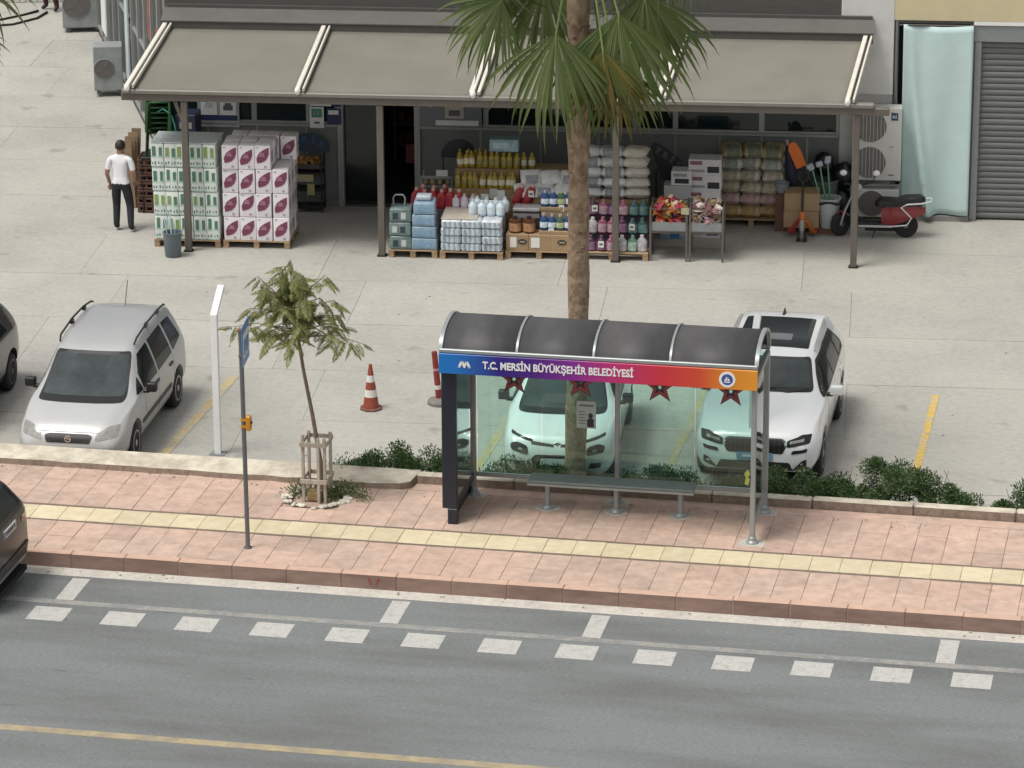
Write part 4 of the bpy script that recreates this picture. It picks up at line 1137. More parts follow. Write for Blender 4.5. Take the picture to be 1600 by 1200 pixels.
# -- two wire bins of snacks
for nb_, (u0, u1, d1, labels, cl) in enumerate(((-3.70, -3.04, .62, 'orange and red', [(.50, .13, .04), (.42, .06, .04), (.62, .52, .36), (.45, .25, .05), (.20, .13, .04), (.30, .04, .07)]), (-2.98, -2.38, .62, 'beige and pink', [(.38, .25, .22), (.50, .42, .36), (.30, .14, .17), (.56, .52, .52), (.25, .16, .09), (.42, .30, .18)]))):
    t = shop_thing('wire_bin', 'grey legged bin heaped with %s packets, in front of the boxes' % labels, 'bin', (u0 + u1) / 2, .42, 0, 0, 'legged bins of packets')
    w = (u1 - u0) / 2
    for sx in (-1, 1):
        for sy in (-1, 1): MB().box(sx * w - .018, sx * w + .018, sy * .33 - .018, sy * .33 + .018, 0, 1.02).build('leg', M_POST, t)
    MB().box(-w, w, -.33, .33, .53, .55).build('base', M_POST, t)
    for z in (.56, .98):
        for sy in (-1, 1): MB().box(-w, w, sy * .33 - .008, sy * .33 + .008, z, z + .016).build('rail', M_POST, t)
        for sx in (-1, 1): MB().box(sx * w - .008, sx * w + .008, -.33, .33, z, z + .016).build('rail', M_POST, t)
    MB().box(-w + .02, w - .02, -.326, -.322, .575, .74).build('front_mesh', M_GREY_METAL, t)
    if nb_ == 0: MB().box(w - .1, w + .04, -.36, -.345, .9, 1.02).build('price_tag', mat('tag_tan', (.42, .38, .26), .6), t)
    h = shop_thing('packet_heap', 'loose heap of %s packets in the %s legged bin' % (labels, ('left', 'right')[nb_]), 'packets', (u0 + u1) / 2, .42)
    h['kind'] = 'stuff'
    q = MB(); rr = random.Random(nb_ + 3)
    for i in range(110):
        M = Matrix.Translation((rr.uniform(-w + .09, w - .09), rr.uniform(-.27, .24), .60 + rr.random() ** .7 * .46)) @ Matrix.Rotation(rr.uniform(0, 6), 4, 'Z') @ Matrix.Rotation(rr.uniform(-.9, .9), 4, 'X') @ Matrix.Rotation(rr.uniform(-.9, .9), 4, 'Y')
        a, b_, c = rr.uniform(.06, .10), rr.uniform(.05, .08), rr.uniform(.025, .05)
        q.add([(-a, -b_, 0), (a, -b_, 0), (a, b_, 0), (-a, b_, 0), (0, 0, c), (0, 0, -c), (0, -b_ * 1.05, c * .5), (0, b_ * 1.05, c * .5)],
              [(0, 6, 4), (6, 1, 4), (1, 2, 4), (2, 7, 4), (7, 3, 4), (3, 0, 4), (1, 6, 5), (6, 0, 5), (0, 3, 5), (3, 7, 5), (7, 2, 5), (2, 1, 5)], rr.randrange(6), M)
    q.build('packets', [mat('packet_%d_%d' % (nb_, i), c, .4, var=.3, scale=18) for i, c in enumerate(cl)], h)

# -- cream sacks against the facade
pallet(-2.56, 2.46, 1.20, .7, 'wooden pallet under the cream sacks against the shop front')
tones = [((.48, .37, .22), (.40, .28, .12)), ((.50, .40, .36), (.46, .30, .30)), ((.50, .46, .38), (.44, .38, .28)), ((.50, .46, .39), (.40, .36, .28)), ((.52, .49, .42), (.30, .32, .30)), ((.34, .29, .17), (.16, .18, .13))]
for tier in range(6):
    a, b_ = tones[tier]
    for c in range(3):
        if tier == 0 and c == 2: a, b_ = tones[1]
        me = sack_mesh(.42, .52, .25, 40 + tier * 3 + c, mat('sack_tone_%d' % tier, a, .6, var=.2, scale=10, bump=.35, bscale=14, objrand=.1), mat('sack_tone_band_%d' % tier, b_, .6, var=.35, scale=14))
        sack('cream_sack', me, -2.34 + .38 * c + R.uniform(-.02, .02), 2.78 + .02 * tier, .148 + .222 * tier, '%s sack by the facade, %s tier up, %s from the left' % (('tan', 'pinkish', 'cream', 'cream', 'pale', 'olive brown')[tier], ORD[tier], ORD[c]), 'cream sacks by the facade', rad(R.uniform(1, 14)), R.uniform(-.22, .22))
t = shop_thing('grey_tub', 'small grey plastic tub on the edge of the cream sacks', 'tub', -1.38, 2.35, .72)
MB().lathe([(.1, 0), (.13, .18), (.14, .19), (.12, .19), (.09, .03)], 14).build('tub', mat('tub_grey', (.25, .28, .31), .5), t, smooth=40)
t = shop_thing('tub_stool', 'plain brown box standing under the small grey tub', 'box', -1.36, 2.33)
MB().box(-.14, .14, -.13, .14, 0, .718).build('body', mat('box_dark_brown', (.14, .07, .05), .8), t)  # plain dark brown box

# -- pallet jack and the things round it
pj = shop_thing('pallet_jack', 'red hand pallet jack with black pump handle parked in front of brown cartons', 'pallet jack', -.98, 1.62)
M_JACK = mat('jack_red', (.40, .055, .035), .4, var=.12, scale=5)
M_JACKO = mat('jack_orange', (.52, .14, .03), .4)
for s in (-1, 1):
    MB().box(s * .20 - .075, s * .20 + .075, .22, 1.3, .075, .13).build('fork', M_JACK, pj, bevel=.01)
    MB().add([(s * .05, -.02, .40), (s * .27, .2, .09), (s * .27, .26, .09), (s * .05, .08, .46), (s * .05 - s * .05, -.02, .40), (s * .19, .2, .09), (s * .19, .26, .09), (s * .0, .08, .46)],
             [(0, 1, 2, 3), (7, 6, 5, 4), (0, 4, 5, 1), (1, 5, 6, 2), (2, 6, 7, 3), (3, 7, 4, 0)]).build('side_plate', M_JACKO if s > 0 else M_JACK, pj)
    w_ = MB().cyl((s * .035, -.05, .10), (s * .095, -.05, .10), .10, n=20).build('wheel', M_RUBBER, pj, smooth=40)
    MB().cyl((s * .03, -.05, .10), (s * .098, -.05, .10), .045, n=14).build('hub', mat('hub_grey', (.35, .33, .31), .4, .5), w_, smooth=40)
MB().cyl((0, -.02, .1), (0, -.02, .42), .05).build('pump', mat('pump_grey', (.42, .4, .38), .35, .5), pj, smooth=40)
MB().cyl((0, .0, .42), (0, .02, .56), .06, .05).build('pivot', M_JACKO, pj, smooth=40)
MB().tube([(0, 0, .52), (0, .05, .9), (0, .1, 1.12)], .022).build('handle', M_BLACK, pj, smooth=50)
MB().tube([(0, .1, 1.1), (-.1, .11, 1.18), (-.1, .13, 1.32), (.1, .13, 1.32), (.1, .11, 1.18), (0, .1, 1.1)], .018).build('grip', M_BLACK, pj, smooth=50)
for i, (du, z, h) in enumerate(((0, .13, .33), (0, .462, .34))):
    t = shop_thing('brown_carton', 'brown carton carried by the pallet jack, %s one' % ('lower', 'upper')[i], 'carton', -1.0, 2.25, z, R.uniform(-.03, .03), 'cartons on the pallet jack')
    MB().box(-.33, .33, -.24, .24, 0, h - .004).build('body', M_BOX, t, bevel=.006)
    MB().box(-.05, .05, -.245, -.2405, 0.01, h - .012).build('tape', mat('tape', (.28, .19, .10), .4), t)
t = shop_thing('grey_tub', 'pale grey tall plastic tub with black bag rim, holding green brooms', 'tub', -.50, 2.18, .12)
MB().lathe([(.155, 0), (.165, .02), (.215, .54), (.235, .55), (.235, .575), (.20, .575), (.15, .05)], 22).build('tub', mat('tub_pale', (.40, .45, .45), .45, var=.04), t, smooth=40)
MB().tube([(.225 * math.cos(a), .225 * math.sin(a), .50 + .03 * math.sin(3 * a)) for a in [2 * math.pi * k / 18 for k in range(19)]], .022).build('bag_rim', M_BLACK, t, smooth=60)
t = shop_thing('wood_block', 'short wooden block under the pale grey tub', 'block', -.50, 2.18)
MB().box(-.2, .2, -.1, .1, 0, .118).build('block', mat('block_red_wood', (.20, .085, .06), .8, var=.2), t)
for i in range(3):
    t = shop_thing('broom', 'broom with green stick and white head in the tub, %s from the left' % ORD[i], 'broom', -.52 + .04 * i, 2.16 + .05 * i, .16, 0, 'brooms in the pale tub')
    A = Vector((0, 0, .02)); B = Vector((-.30 + .10 * i, .05, 1.05 + .05 * i))
    MB().cyl(A, B, .014).build('stick', mat('stick_green', (.16, .36, .20), .4), t, smooth=60)
    MB(Matrix.Translation(B) @ Matrix.Rotation((-.5, -.2, .1)[i], 4, 'Y') @ Matrix.Rotation(.5 * i, 4, 'Z')).box(-.075, .055, -.035, .035, 0, (.12, .10, .14)[i]).build('head', mat('broom_head', (.42, .43, .52), .7, var=.35, scale=20), t, bevel=.015)
t = shop_thing('waste_bin', 'dark grey green waste bin behind the brooms', 'bin', -.62, 2.92)
MB().lathe([(.22, 0), (.23, .02), (.28, .80), (.30, .81), (.30, .85), (.27, .85), (.22, .1)], 24).build('bin', mat('bin_green_grey', (.10, .125, .115), .5), t, smooth=40)
t = shop_thing('orange_shovel', 'bright orange plastic shovel blade standing upright behind the pallet jack', 'shovel', -.80, 2.5)
M = Matrix.Translation((-.12, 0, 1.22)) @ Matrix.Rotation(-.42, 4, 'Y')
pts = [(-.10, 0), (.10, 0), (.115, .3), (.09, .48), (.03, .52), (-.05, .50), (-.10, .40)]
pm_ = Matrix(((1, 0, 0, 0), (0, 0, -1, 0), (0, 1, 0, 0), (0, 0, 0, 1)))
MB(M @ Matrix.Translation((-.12, 0, .0)) @ pm_).prism(pts, -.02, .02).build('blade', mat('shovel_orange', (.72, .16, .015), .4), t, bevel=.012)
MB().cyl((.1, .02, .02), (-.22, 0, 1.30), .018).build('shaft', M_BLACK, t, smooth=60)
t = shop_thing('folded_parasol', 'folded navy parasol leaning beside the orange shovel', 'parasol', -1.22, 2.62)
MB().tube([(.05, 0, .02), (.05, 0, .5), (.03, .0, .9), (-.02, .02, 1.3), (-.06, .03, 1.55)], [.02, .05, .12, .11, .05], n=10).build('cover', mat('parasol_navy', (.012, .016, .04), .6), t, smooth=60)
MB().tube([(-.06, .03, 1.50), (-.1, .03, 1.66)], [.03, .025]).build('tip', mat('tip_tan', (.45, .33, .26), .5), t, smooth=60)
M_BAG = mat('black_bag', (.012, .013, .018), .3, bump=.6, bscale=10)
for i, (u, v, z, r_) in enumerate(((-.30, 2.95, .0, .34), (-.62, 3.05, .86, .24), (-.24, 2.98, .62, .28))):
    t = shop_thing('rubbish_bag', 'full black rubbish bag, %s' % ('standing on the ground by the pier', 'lying on the dark waste bin', 'leaning on top of the other bag')[i], 'bag', u, v, z, 0, 'black rubbish bags')
    me = MB(); me.ball((0, 0, r_ * .95), r_ * .8, r_ * .6, r_ * .95, 14, 10)
    me.v = [(x + R.uniform(-.02, .02), y + R.uniform(-.02, .02), max(0, z_ + R.uniform(-.02, .02))) for x, y, z_ in me.v]
    me.build('bag', M_BAG, t, smooth=50)

# -- air conditioning units
M_AC = mat('ac_white', (.58, .575, .55), .5, var=.05, scale=3)
M_GRILL = mat('ac_grill', (.17, .158, .148), .6)


def ac_unit(label, u, v, z, w, h, d, fans, rot=0, badge=True, group='outdoor air conditioning units', M_AC=M_AC):
    t = shop_thing('air_conditioner', label, 'air conditioner', u, v, z, rot, group)
    MB().box(-w / 2, w / 2, -d / 2, d / 2, .06, h).build('casing', M_AC, t, bevel=.02, seg=2)
    for sx in (-1, 1): MB().box(sx * w * .35 - .04, sx * w * .35 + .04, -d / 2, d / 2, 0, .058).build('foot', M_DARK_METAL, t)
    r_ = min(w * .34, h / fans * .42)
    for k in range(fans):
        cz = .06 + (h - .06) * (k + .5) / fans; cx = -w * .14
        f = MB(Matrix.Translation((cx, -d / 2, cz)) @ Matrix.Rotation(rad(90), 4, 'X')).lathe([(r_ * 1.06, -.002), (r_ * 1.06, .012), (r_, .018), (r_, .004)], 28).build('fan_ring', M_AC, t, smooth=40)
        g_ = MB(Matrix.Translation((cx, -d / 2, cz)) @ Matrix.Rotation(rad(90), 4, 'X'))
        g_.prism([(r_ * math.cos(2 * math.pi * q / 28), r_ * math.sin(2 * math.pi * q / 28)) for q in range(28)], .001, .006)
        g_.build('fan_well', M_GRILL, t)
        b = MB(Matrix.Translation((cx, -d / 2 - .02, cz)))
        for q in range(-4, 5):
            x = r_ * q / 4.6; zz_ = math.sqrt(max(0, r_ * r_ - x * x))
            b.box(x - .004, x + .004, -.006, .0, -zz_, zz_)
        b.build('guard', M_AC if fans > 1 else M_GRILL, f)
        bb = MB(Matrix.Translation((cx, -d / 2 - .012, cz)))
        for q in range(3):
            MM = Matrix.Rotation(q * 2.094 + .3, 4, 'Y')
            bb.box(-.05, .05, -.002, .0, .02, r_ * .9, M=MM)
        bb.build('fan', mat('fan_grey', (.18, .17, .165), .6), f)
    if badge:
        MB().box(w * .28, w * .42, -d / 2 - .004, -d / 2 + .002, h * .84, h * .94).build('badge', mat('badge_blue', (.02, .06, .13), .4), t)
        MB().box(w * .31, w * .325, -d / 2 - .006, -d / 2 - .0045, h * .87, h * .91).box(w * .34, w * .355, -d / 2 - .006, -d / 2 - .0045, h * .87, h * .90).box(w * .37, w * .385, -d / 2 - .006, -d / 2 - .0045, h * .87, h * .91).build('badge_mark', M_PAPER, t)
        MB().box(w * .24, w * .36, -d / 2 - .003, -d / 2 + .002, h * .11, h * .125).build('model_plate', M_INK, t)
        for z_ in (.5, .95): MB().box(w * .26, w * .34, -d / 2 - .004, -d / 2 + .002, h * z_ - .02, h * z_ - .008).build('vent_line', M_INK, t)
    return t


ac_unit('tall two fan white air conditioner with blue badge in front of the corner pier', .36, 2.98, .80, .92, 1.46, .34, 2)
ac_unit('small white air conditioner with one dark fan, under the tall unit', .40, 2.92, .10, .80, .60, .34, 1, badge=False)
t = shop_thing('steel_stand', 'grey steel stand carrying the tall air conditioner at the pier', 'stand', .36, 2.98)
for sx in (-1, 1):
    for sy in (-1, 1): MB().box(sx * .455 - .015, sx * .455 + .015, sy * .19 - .015, sy * .19 + .015, 0, .798).build('leg', M_GREY_METAL, t)
    MB().box(sx * .455 - .015, sx * .455 + .015, -.175, .175, .765, .797).build('crossbar', M_GREY_METAL, t)
MB().box(-.44, .44, -.205, -.175, .76, .797).box(-.44, .44, .175, .205, .76, .797).build('crossbar', M_GREY_METAL, t)
t = shop_thing('concrete_pad', 'low concrete pad under the small air conditioner', 'pad', .40, 2.92)
MB().box(-.42, .42, -.2, .2, -.01, .098).build('pad', M_WALL, t)
ac_unit('white air conditioner standing nearer along the glazed side wall', -16.05, 11.45, .08, .62, 1.02, .5, 1, rad(12), badge=False, M_AC=mat('ac_dull', (.27, .285, .285), .5, var=.2, scale=4))
ac_unit('white air conditioner standing further along the glazed side wall', -17.85, 17.3, .05, .9, 1.15, .6, 1, rad(12), badge=False, M_AC=mat('ac_dull', (.27, .285, .285), .5))
# ================================================================ SCOOTER
sc = shop_thing('scooter', 'small red and black electric scooter with white rack parked behind the right awning post', 'scooter', .34, 2.02)
M_SRED = mat('scooter_red', (.22, .015, .02), .25, coat=.6)
for x, nm in ((-.61, 'front'), (.60, 'rear')):
    TW = Matrix.Translation((x, 0, .225)) @ Matrix.Rotation(rad(42 if x < 0 else 0), 4, 'Z') @ Matrix.Rotation(rad(90), 4, 'X')
    w = MB(TW).lathe([(.13, -.05), (.19, -.055), (.222, -.03), (.228, 0), (.222, .03), (.19, .055), (.13, .05)], 26).build('tyre', M_RUBBER, sc, smooth=40)
    MB(TW).lathe([(.02, -.05), (.04, -.055), (.045, -.02), (.13, -.03), (.135, -.045), (.135, .045), (.13, .03), (.045, .02), (.04, .055), (.02, .05)], 22).build('rim', mat('scooter_rim', (.16, .16, .165), .35, .6), w, smooth=40)
MB().box(-.16, .44, -.10, .10, .13, .20).build('battery_case', M_BLACK, sc, bevel=.02)
MB().box(-.32, .34, -.14, .14, .20, .28).build('floorboard', mat('scooter_floor', (.025, .025, .028), .6), sc, bevel=.015)
MB().box(-.28, .34, -.156, -.142, .215, .255).build('side_trim', mat('scooter_silver', (.55, .56, .57), .35, .4), sc, bevel=.004)
# rear body: lofted red shell under the seat
rings = []
for x, w_, z0, z1 in ((.14, .12, .24, .58), (.30, .17, .24, .62), (.55, .19, .33, .63), (.78, .16, .42, .63), (.96, .08, .49, .60)):
    rings.append([(x, -w_, (z0 + z1) / 2), (x, -w_ * .85, z0), (x, w_ * .85, z0), (x, w_, (z0 + z1) / 2), (x, w_ * .8, z1), (x, -w_ * .8, z1)])
vs = [p for r_ in rings for p in r_]; fs = [(i * 6 + k, i * 6 + (k + 1) % 6, (i + 1) * 6 + (k + 1) % 6, (i + 1) * 6 + k) for i in range(4) for k in range(6)] + [tuple(range(5, -1, -1)), tuple(range(24, 30))]
o = MB().add(vs, fs).build('rear_body', M_SRED, sc, smooth=50)
MB().box(.9, .95, -.07, .07, .47, .54).build('tail_light', mat('tail_red', (.35, .02, .02), .2), sc, bevel=.01)
seat = MB()
rings = []
for x, w_, z0, z1 in ((.02, .08, .59, .68), (.12, .15, .59, .76), (.42, .17, .60, .74), (.58, .17, .61, .80), (.86, .14, .62, .82), (.95, .08, .66, .77)):
    rings.append([(x, -w_, z0 + .02), (x, w_, z0 + .02), (x, w_, z1 - .03), (x, w_ * .6, z1), (x, -w_ * .6, z1), (x, -w_, z1 - .03)])
vs = [p for r_ in rings for p in r_]; fs = [(i * 6 + k, i * 6 + (k + 1) % 6, (i + 1) * 6 + (k + 1) % 6, (i + 1) * 6 + k) for i in range(5) for k in range(6)] + [tuple(range(5, -1, -1)), tuple(range(30, 36))]
seat.add(vs, fs).build('seat', M_BLACK, sc, smooth=60)
q = MB()
for s in (-1, 1):
    q.tube([(.30, s * .17, .24), (.62, s * .185, .28), (.70, s * .185, .42), (.5, s * .185, .62), (.62, s * .18, .68), (.90, s * .14, .69), (.95, 0, .70)], .017, 6)
q.tube([(.86, -.15, .69), (1.06, -.13, .73), (1.06, .13, .73), (.86, .15, .69)], .014, 6)
q.build('rack', mat('rack_white', (.68, .68, .66), .35), sc, smooth=60)
vs = []
prof = [(-.28, .22, .14), (-.34, .45, .22), (-.36, .62, .22), (-.34, .84, .17), (-.31, .94, .09)]
for x, z, w_ in prof: vs += [(x, -w_, z), (x - .07, 0, z + .01), (x, w_, z), (x + .03, w_ * .9, z), (x + .03, -w_ * .9, z)]
fs = [(i * 5 + k, i * 5 + (k + 1) % 5, (i + 1) * 5 + (k + 1) % 5, (i + 1) * 5 + k) for i in range(4) for k in range(5)] + [tuple(range(4, -1, -1)), tuple(range(20, 25))]
MB().add(vs, fs).build('front_shield', mat('scooter_shield', (.03, .03, .035), .35, coat=.5), sc, smooth=50)
MB().tube([(-.61, -.07, .225), (-.55, -.07, .45), (-.42, 0, .75), (-.30, 0, .98)], .022, 8).tube([(-.61, .07, .225), (-.55, .07, .45), (-.42, 0, .75)], .022, 8).build('fork', mat('fork_silver', (.4, .4, .41), .35, .5), sc, smooth=60)
MB().add([(-.78, -.06, .36), (-.61, -.07, .475), (-.44, -.06, .40), (-.44, .06, .40), (-.61, .07, .475), (-.78, .06, .36), (-.61, 0, .50)], [(0, 1, 6), (1, 2, 6), (2, 3, 6), (3, 4, 6), (4, 5, 6), (5, 0, 6), (5, 4, 3, 2, 1, 0)]).build('mudguard', M_SRED, sc, smooth=50)
MB().tube([(-.56, -.10, 1.03), (-.40, -.03, 1.0), (-.30, 0, .97), (-.16, .03, 1.0), (.0, .10, 1.03)], .018, 8).build('handlebar', M_BLACK, sc, smooth=60)
MB().ball((-.30, -.06, .95), .08, .08, .08).build('headlight', mat('headlamp', (.4, .42, .42), .1), sc, smooth=60)
for x in (-.58, .03):
    m_ = MB().tube([(-.30 + (x + .30) * .7, 0, 1.02), (x, .0, 1.18)], .008, 6).build('mirror_stem', M_BLACK, sc)
    MB().ball((x, -.01, 1.22), .068, .03, .058).build('mirror', mat('mirror_painted_glare', (.86, .87, .88), .12, .2), m_, smooth=60)  # near-white colour stands in for a blown-out reflection in the mirror
MB().tube([(.05, -.08, .2), (-.02, -.16, .01)], .012, 6).build('kickstand', M_BLACK, sc)

# ================================================================ BUS SHELTER
X0, Y0 = -1.50, .69
SW, SD = 4.46, 1.30
bs = thing('bus_shelter', 'glass bus shelter with curved dark roof and rainbow fascia on the pink pavement', 'bus shelter', (X0, Y0, WALK), rad(.4))
M_ALU = mat('shelter_aluminium', (.31, .335, .335), .4, .3, var=.06, scale=5)
M_ROOF = mat('roof_polycarbonate', (.058, .057, .062), .62, var=.25, scale=2.2, streak=(1, .35, .35), second=(.085, .08, .082), second_scale=1.4, second_amt=.7)
M_NAVYF = mat('lightbox_navy', (.014, .018, .030), .35)
tint = glass_mat('shelter_glass', (.75, .91, .865), opacity=.012, body=(.3, .42, .38))
tint_side = glass_mat('shelter_side_glass', (.90, .95, .93), opacity=.08, body=(.40, .43, .41))
HT = 2.72
# roof: barrel of four panels and five ribs
NA = 14


def roof_pt(t):
    a = math.pi * (1.0 - t)                       # t 0 front .. 1 back
    y = SD / 2 + .02 + (SD / 2 + .10) * math.cos(a) * (1 if math.cos(a) > 0 else 1)
    z = 2.50 + (.60 + .05 * t) * math.sin(a) ** .75 + (.22 * (1 - t))
    return y, z


def roof_y(t):
    # front lip stands at the fascia, the crown a little behind mid depth, the back lip low
    ys = [(-.05, 2.71), (.0, 2.79), (.10, 2.87), (.28, 2.945), (.52, 2.985), (.80, 2.985), (1.03, 2.93), (1.22, 2.84), (1.33, 2.71), (1.38, 2.57)]
    k = t * (len(ys) - 1); i = min(int(k), len(ys) - 2); f = k - i
    p0 = ys[max(i - 1, 0)]; p1 = ys[i]; p2 = ys[i + 1]; p3 = ys[min(i + 2, len(ys) - 1)]
    cr_ = lambda a, b, c, d: .5 * (2 * b + (c - a) * f + (2 * a - 5 * b + 4 * c - d) * f * f + (3 * b - a - 3 * c + d) * f ** 3)
    return cr_(p0[0], p1[0], p2[0], p3[0]), cr_(p0[1], p1[1], p2[1], p3[1])


xr = [-.10, 1.02, 2.14, 3.25, SW + .03]
NT = 24
for a, b in zip(xr[:-1], xr[1:]):
    vs = []
    for j in range(NT + 1):
        y, z = roof_y(j / NT)
        vs += [(a + .022, y, z), (b - .022, y, z)]
    fs = [(2 * j, 2 * j + 1, 2 * j + 3, 2 * j + 2) for j in range(NT)]
    o = MB().add(vs, fs).build('roof_panel', M_ROOF, bs, smooth=60)
    md = o.modifiers.new('thick', 'SOLIDIFY'); md.thickness = .012
for x in xr:
    vs = []
    w = .017 if x not in (xr[0], xr[-1]) else .028
    for j in range(NT + 1):
        y, z = roof_y(j / NT); y1, z1 = roof_y(min(1, j / NT + .02)); y0, z0 = roof_y(max(0, j / NT - .02))
        ny, nz = -(z1 - z0), (y1 - y0); l = math.hypot(ny, nz); ny, nz = ny / l, nz / l
        if nz < 0 and j < 3: pass
        for dx, k in ((-w, .02), (w, .02), (w, -.03), (-w, -.03)): vs.append((x + dx, y + ny * k, z + nz * k))
    fs = [(4 * j + k, 4 * j + (k + 1) % 4, 4 * j + 4 + (k + 1) % 4, 4 * j + 4 + k) for j in range(NT) for k in range(4)] + [(3, 2, 1, 0), (4 * NT, 4 * NT + 1, 4 * NT + 2, 4 * NT + 3)]
    MB().add(vs, fs).build('roof_rib', M_ALU, bs, smooth=40)
MB().box(-.12, SW + .05, -.085, -.025, 2.665, 2.725).build('front_gutter', M_ALU, bs, bevel=.01)
MB().box(-.12, SW + .05, SD + .02, SD + .09, 2.52, 2.60).build('rear_beam', M_ALU, bs, bevel=.01)

# fascia with the printed colour sweep, lettering, mark and round emblem
mf = bpy.data.materials.new('fascia_print'); mf.use_nodes = True
nt = mf.node_tree; b_ = nt.nodes['Principled BSDF']; b_.inputs['Roughness'].default_value = .4
tc = nt.nodes.new('ShaderNodeTexCoord'); sx_ = nt.nodes.new('ShaderNodeSeparateXYZ'); cr_ = nt.nodes.new('ShaderNodeValToRGB')
mr_ = nt.nodes.new('ShaderNodeMapRange'); mr_.inputs[1].default_value = -.12; mr_.inputs[2].default_value = SW + .05
nt.links.new(tc.outputs['Object'], sx_.inputs[0]); nt.links.new(sx_.outputs['X'], mr_.inputs[0]); nt.links.new(mr_.outputs[0], cr_.inputs[0]); nt.links.new(cr_.outputs[0], b_.inputs['Base Color'])
stops = [(0, (.010, .17, .52)), (.06, (.010, .15, .50)), (.19, (.025, .012, .20)), (.30, (.065, .010, .20)), (.42, (.20, .02, .26)), (.55, (.48, .03, .17)), (.70, (.56, .03, .05)), (.82, (.60, .07, .03)), (.90, (.68, .22, .02)), (1, (.72, .30, .03))]
el = cr_.color_ramp.elements; el[0].position, el[0].color = 0, (*stops[0][1], 1); el[1].position, el[1].color = 1, (*stops[-1][1], 1)
for p, c in stops[1:-1]: e = el.new(p); e.color = (*c, 1)
FZ0, FZ1 = 2.36, 2.66
fas = MB().box(-.12, SW + .05, -.10, -.02, FZ0, FZ1).build('fascia', mf, bs, bevel=.006)
M_LET = mat('lettering_white', (.80, .80, .80), .4)
l = link('lettering', text_mesh('T.C. MERSİN BÜYÜKŞEHİR BELEDİYESİ', .152, M_LET, bold=.0045, depth=.006), fas)
l.location = (1.63, -.104, FZ0 + .152); l.rotation_euler = (rad(90), 0, 0)
# fit the line to its printed length
xsz = max(v.co.x for v in l.data.vertices) - min(v.co.x for v in l.data.vertices)
l.scale = (2.20 / xsz, 1, 1)
mk = MB(Matrix.Translation((.26, -.1035, FZ0 + .15)))
for s in (-1, 1):      # the double wave mark, as built strokes
    for pts in (((s * .10, -.05), (s * .055, .055), (s * .015, .055), (s * .062, -.05)), ((s * .055, .055), (s * .015, .055), (0, .0), (0, -.052), (s * .01, -.045)), ((s * .10, -.05), (s * .062, -.05), (s * .062, -.028), (s * .09, -.028))):
        n = len(pts)
        mk.add([(x, -.003, z) for x, z in pts] + [(x, .0, z) for x, z in pts], [tuple(range(n)), tuple(range(2 * n - 1, n - 1, -1))] + [(i, (i + 1) % n, n + (i + 1) % n, n + i) for i in range(n)])
mk.build('wave_mark', M_LET, fas)
disc = lambda r_, y0, y1: [(r_ * math.cos(2 * math.pi * k / 32), r_ * math.sin(2 * math.pi * k / 32)) for k in range(32)]
RX = Matrix.Translation((4.08, -.1005, FZ0 + .15)) @ Matrix.Rotation(rad(90), 4, 'X')
em = MB(RX).prism(disc(.118, 0, 0), 0, .004).build('emblem', M_LET, fas)
MB(RX).prism(disc(.082, 0, 0), .0042, .006).build('emblem_core', mat('emblem_blue', (.05, .09, .30), .4), em)
q = MB(RX)
q.prism([(-.05, -.03), (.05, -.03), (.035, -.045), (-.035, -.045)], .0062, .008).prism([(-.045, -.02), (-.005, .05), (-.005, -.02)], .0062, .008).prism([(.005, -.02), (.005, .04), (.042, -.02)], .0062, .008)
q.build('emblem_sail', M_LET, em)

# posts, rails, glass
posts = {}
for nm, x, y, z1 in (('front', SW, .02, 2.36), ('rear', SW + .02, SD, 2.52), ('middle', SW * .508, SD + .02, 2.52), ('rearleft', .10, SD, 2.52)):
    p = MB().box(x - .037, x + .037, y - .037, y + .037, .06, z1).build('post', M_ALU, bs, bevel=.012)
    MB().lathe([(.085, 0), (.09, .012), (.08, .03), (.06, .05), (.06, .09), (.045, .105), (.043, .13)], 16, M=Matrix.Translation((x, y, 0))).build('foot', M_ALU, p, smooth=40)
    MB().box(x - .19, x + .19, y - .14, y + .14, -.02, .004).build('footing', mat('footing_mortar', (.46, .43, .38), .9, var=.2, scale=14), p, bevel=.004)
MB().box(SW - .03, SW + .05, .065, SD - .046, 2.44, 2.51).build('side_beam', M_ALU, bs, bevel=.01)
MB().box(SW - .02, SW + .04, .065, SD - .046, .30, .37).build('side_beam', M_ALU, bs, bevel=.01)
MB().box(SW + .002, SW + .014, .075, SD - .06, .38, 2.43).build('side_glass', tint_side, bs)
q = MB().box(SW - .012, SW - .006, .18, SD - .2, 1.05, 1.75)
q.build('side_poster', mat('side_poster_grey', (.42, .43, .40), .5, var=.2, scale=6), bs)
MB().box(SW - .010, SW - .002, .12, SD - .25, .80, 1.0).build('side_sticker', mat('sticker_cream', (.52, .46, .30), .5, var=.3, scale=9), bs)
MB(Matrix.Translation((SW - .09, -.03, 1.02))).add([(-.03, 0, -.10), (.02, 0, -.12), (.05, -.01, -.02), (.02, 0, .0), (.055, -.01, .06), (.01, 0, .12), (-.035, 0, .05), (-.01, 0, .0)], [tuple(range(8))]).build('yellow_tape', mat('tape_yellow', (.34, .36, .07), .6, var=.3), bs)
MB().box(.14, SW - .03, SD - .03, SD + .04, .30, .36).build('bottom_rail', M_ALU, bs, bevel=.008)
gx = [.16, 1.13, SW * .508 - .05, SW * .508 + .05, 3.42, SW - .03]
for a, b in ((gx[0], gx[1]), (gx[1] + .012, gx[2]), (gx[3], gx[4]), (gx[4] + .012, gx[5])):
    MB().box(a, b, SD - .005, SD + .006, .365, 2.515).build('back_glass', tint, bs)
# red star stickers on the glass, edged in black
M_STAR = mat('star_red', (.36, .06, .07), .5); M_STARK = mat('star_black', (.03, .025, .05), .5)


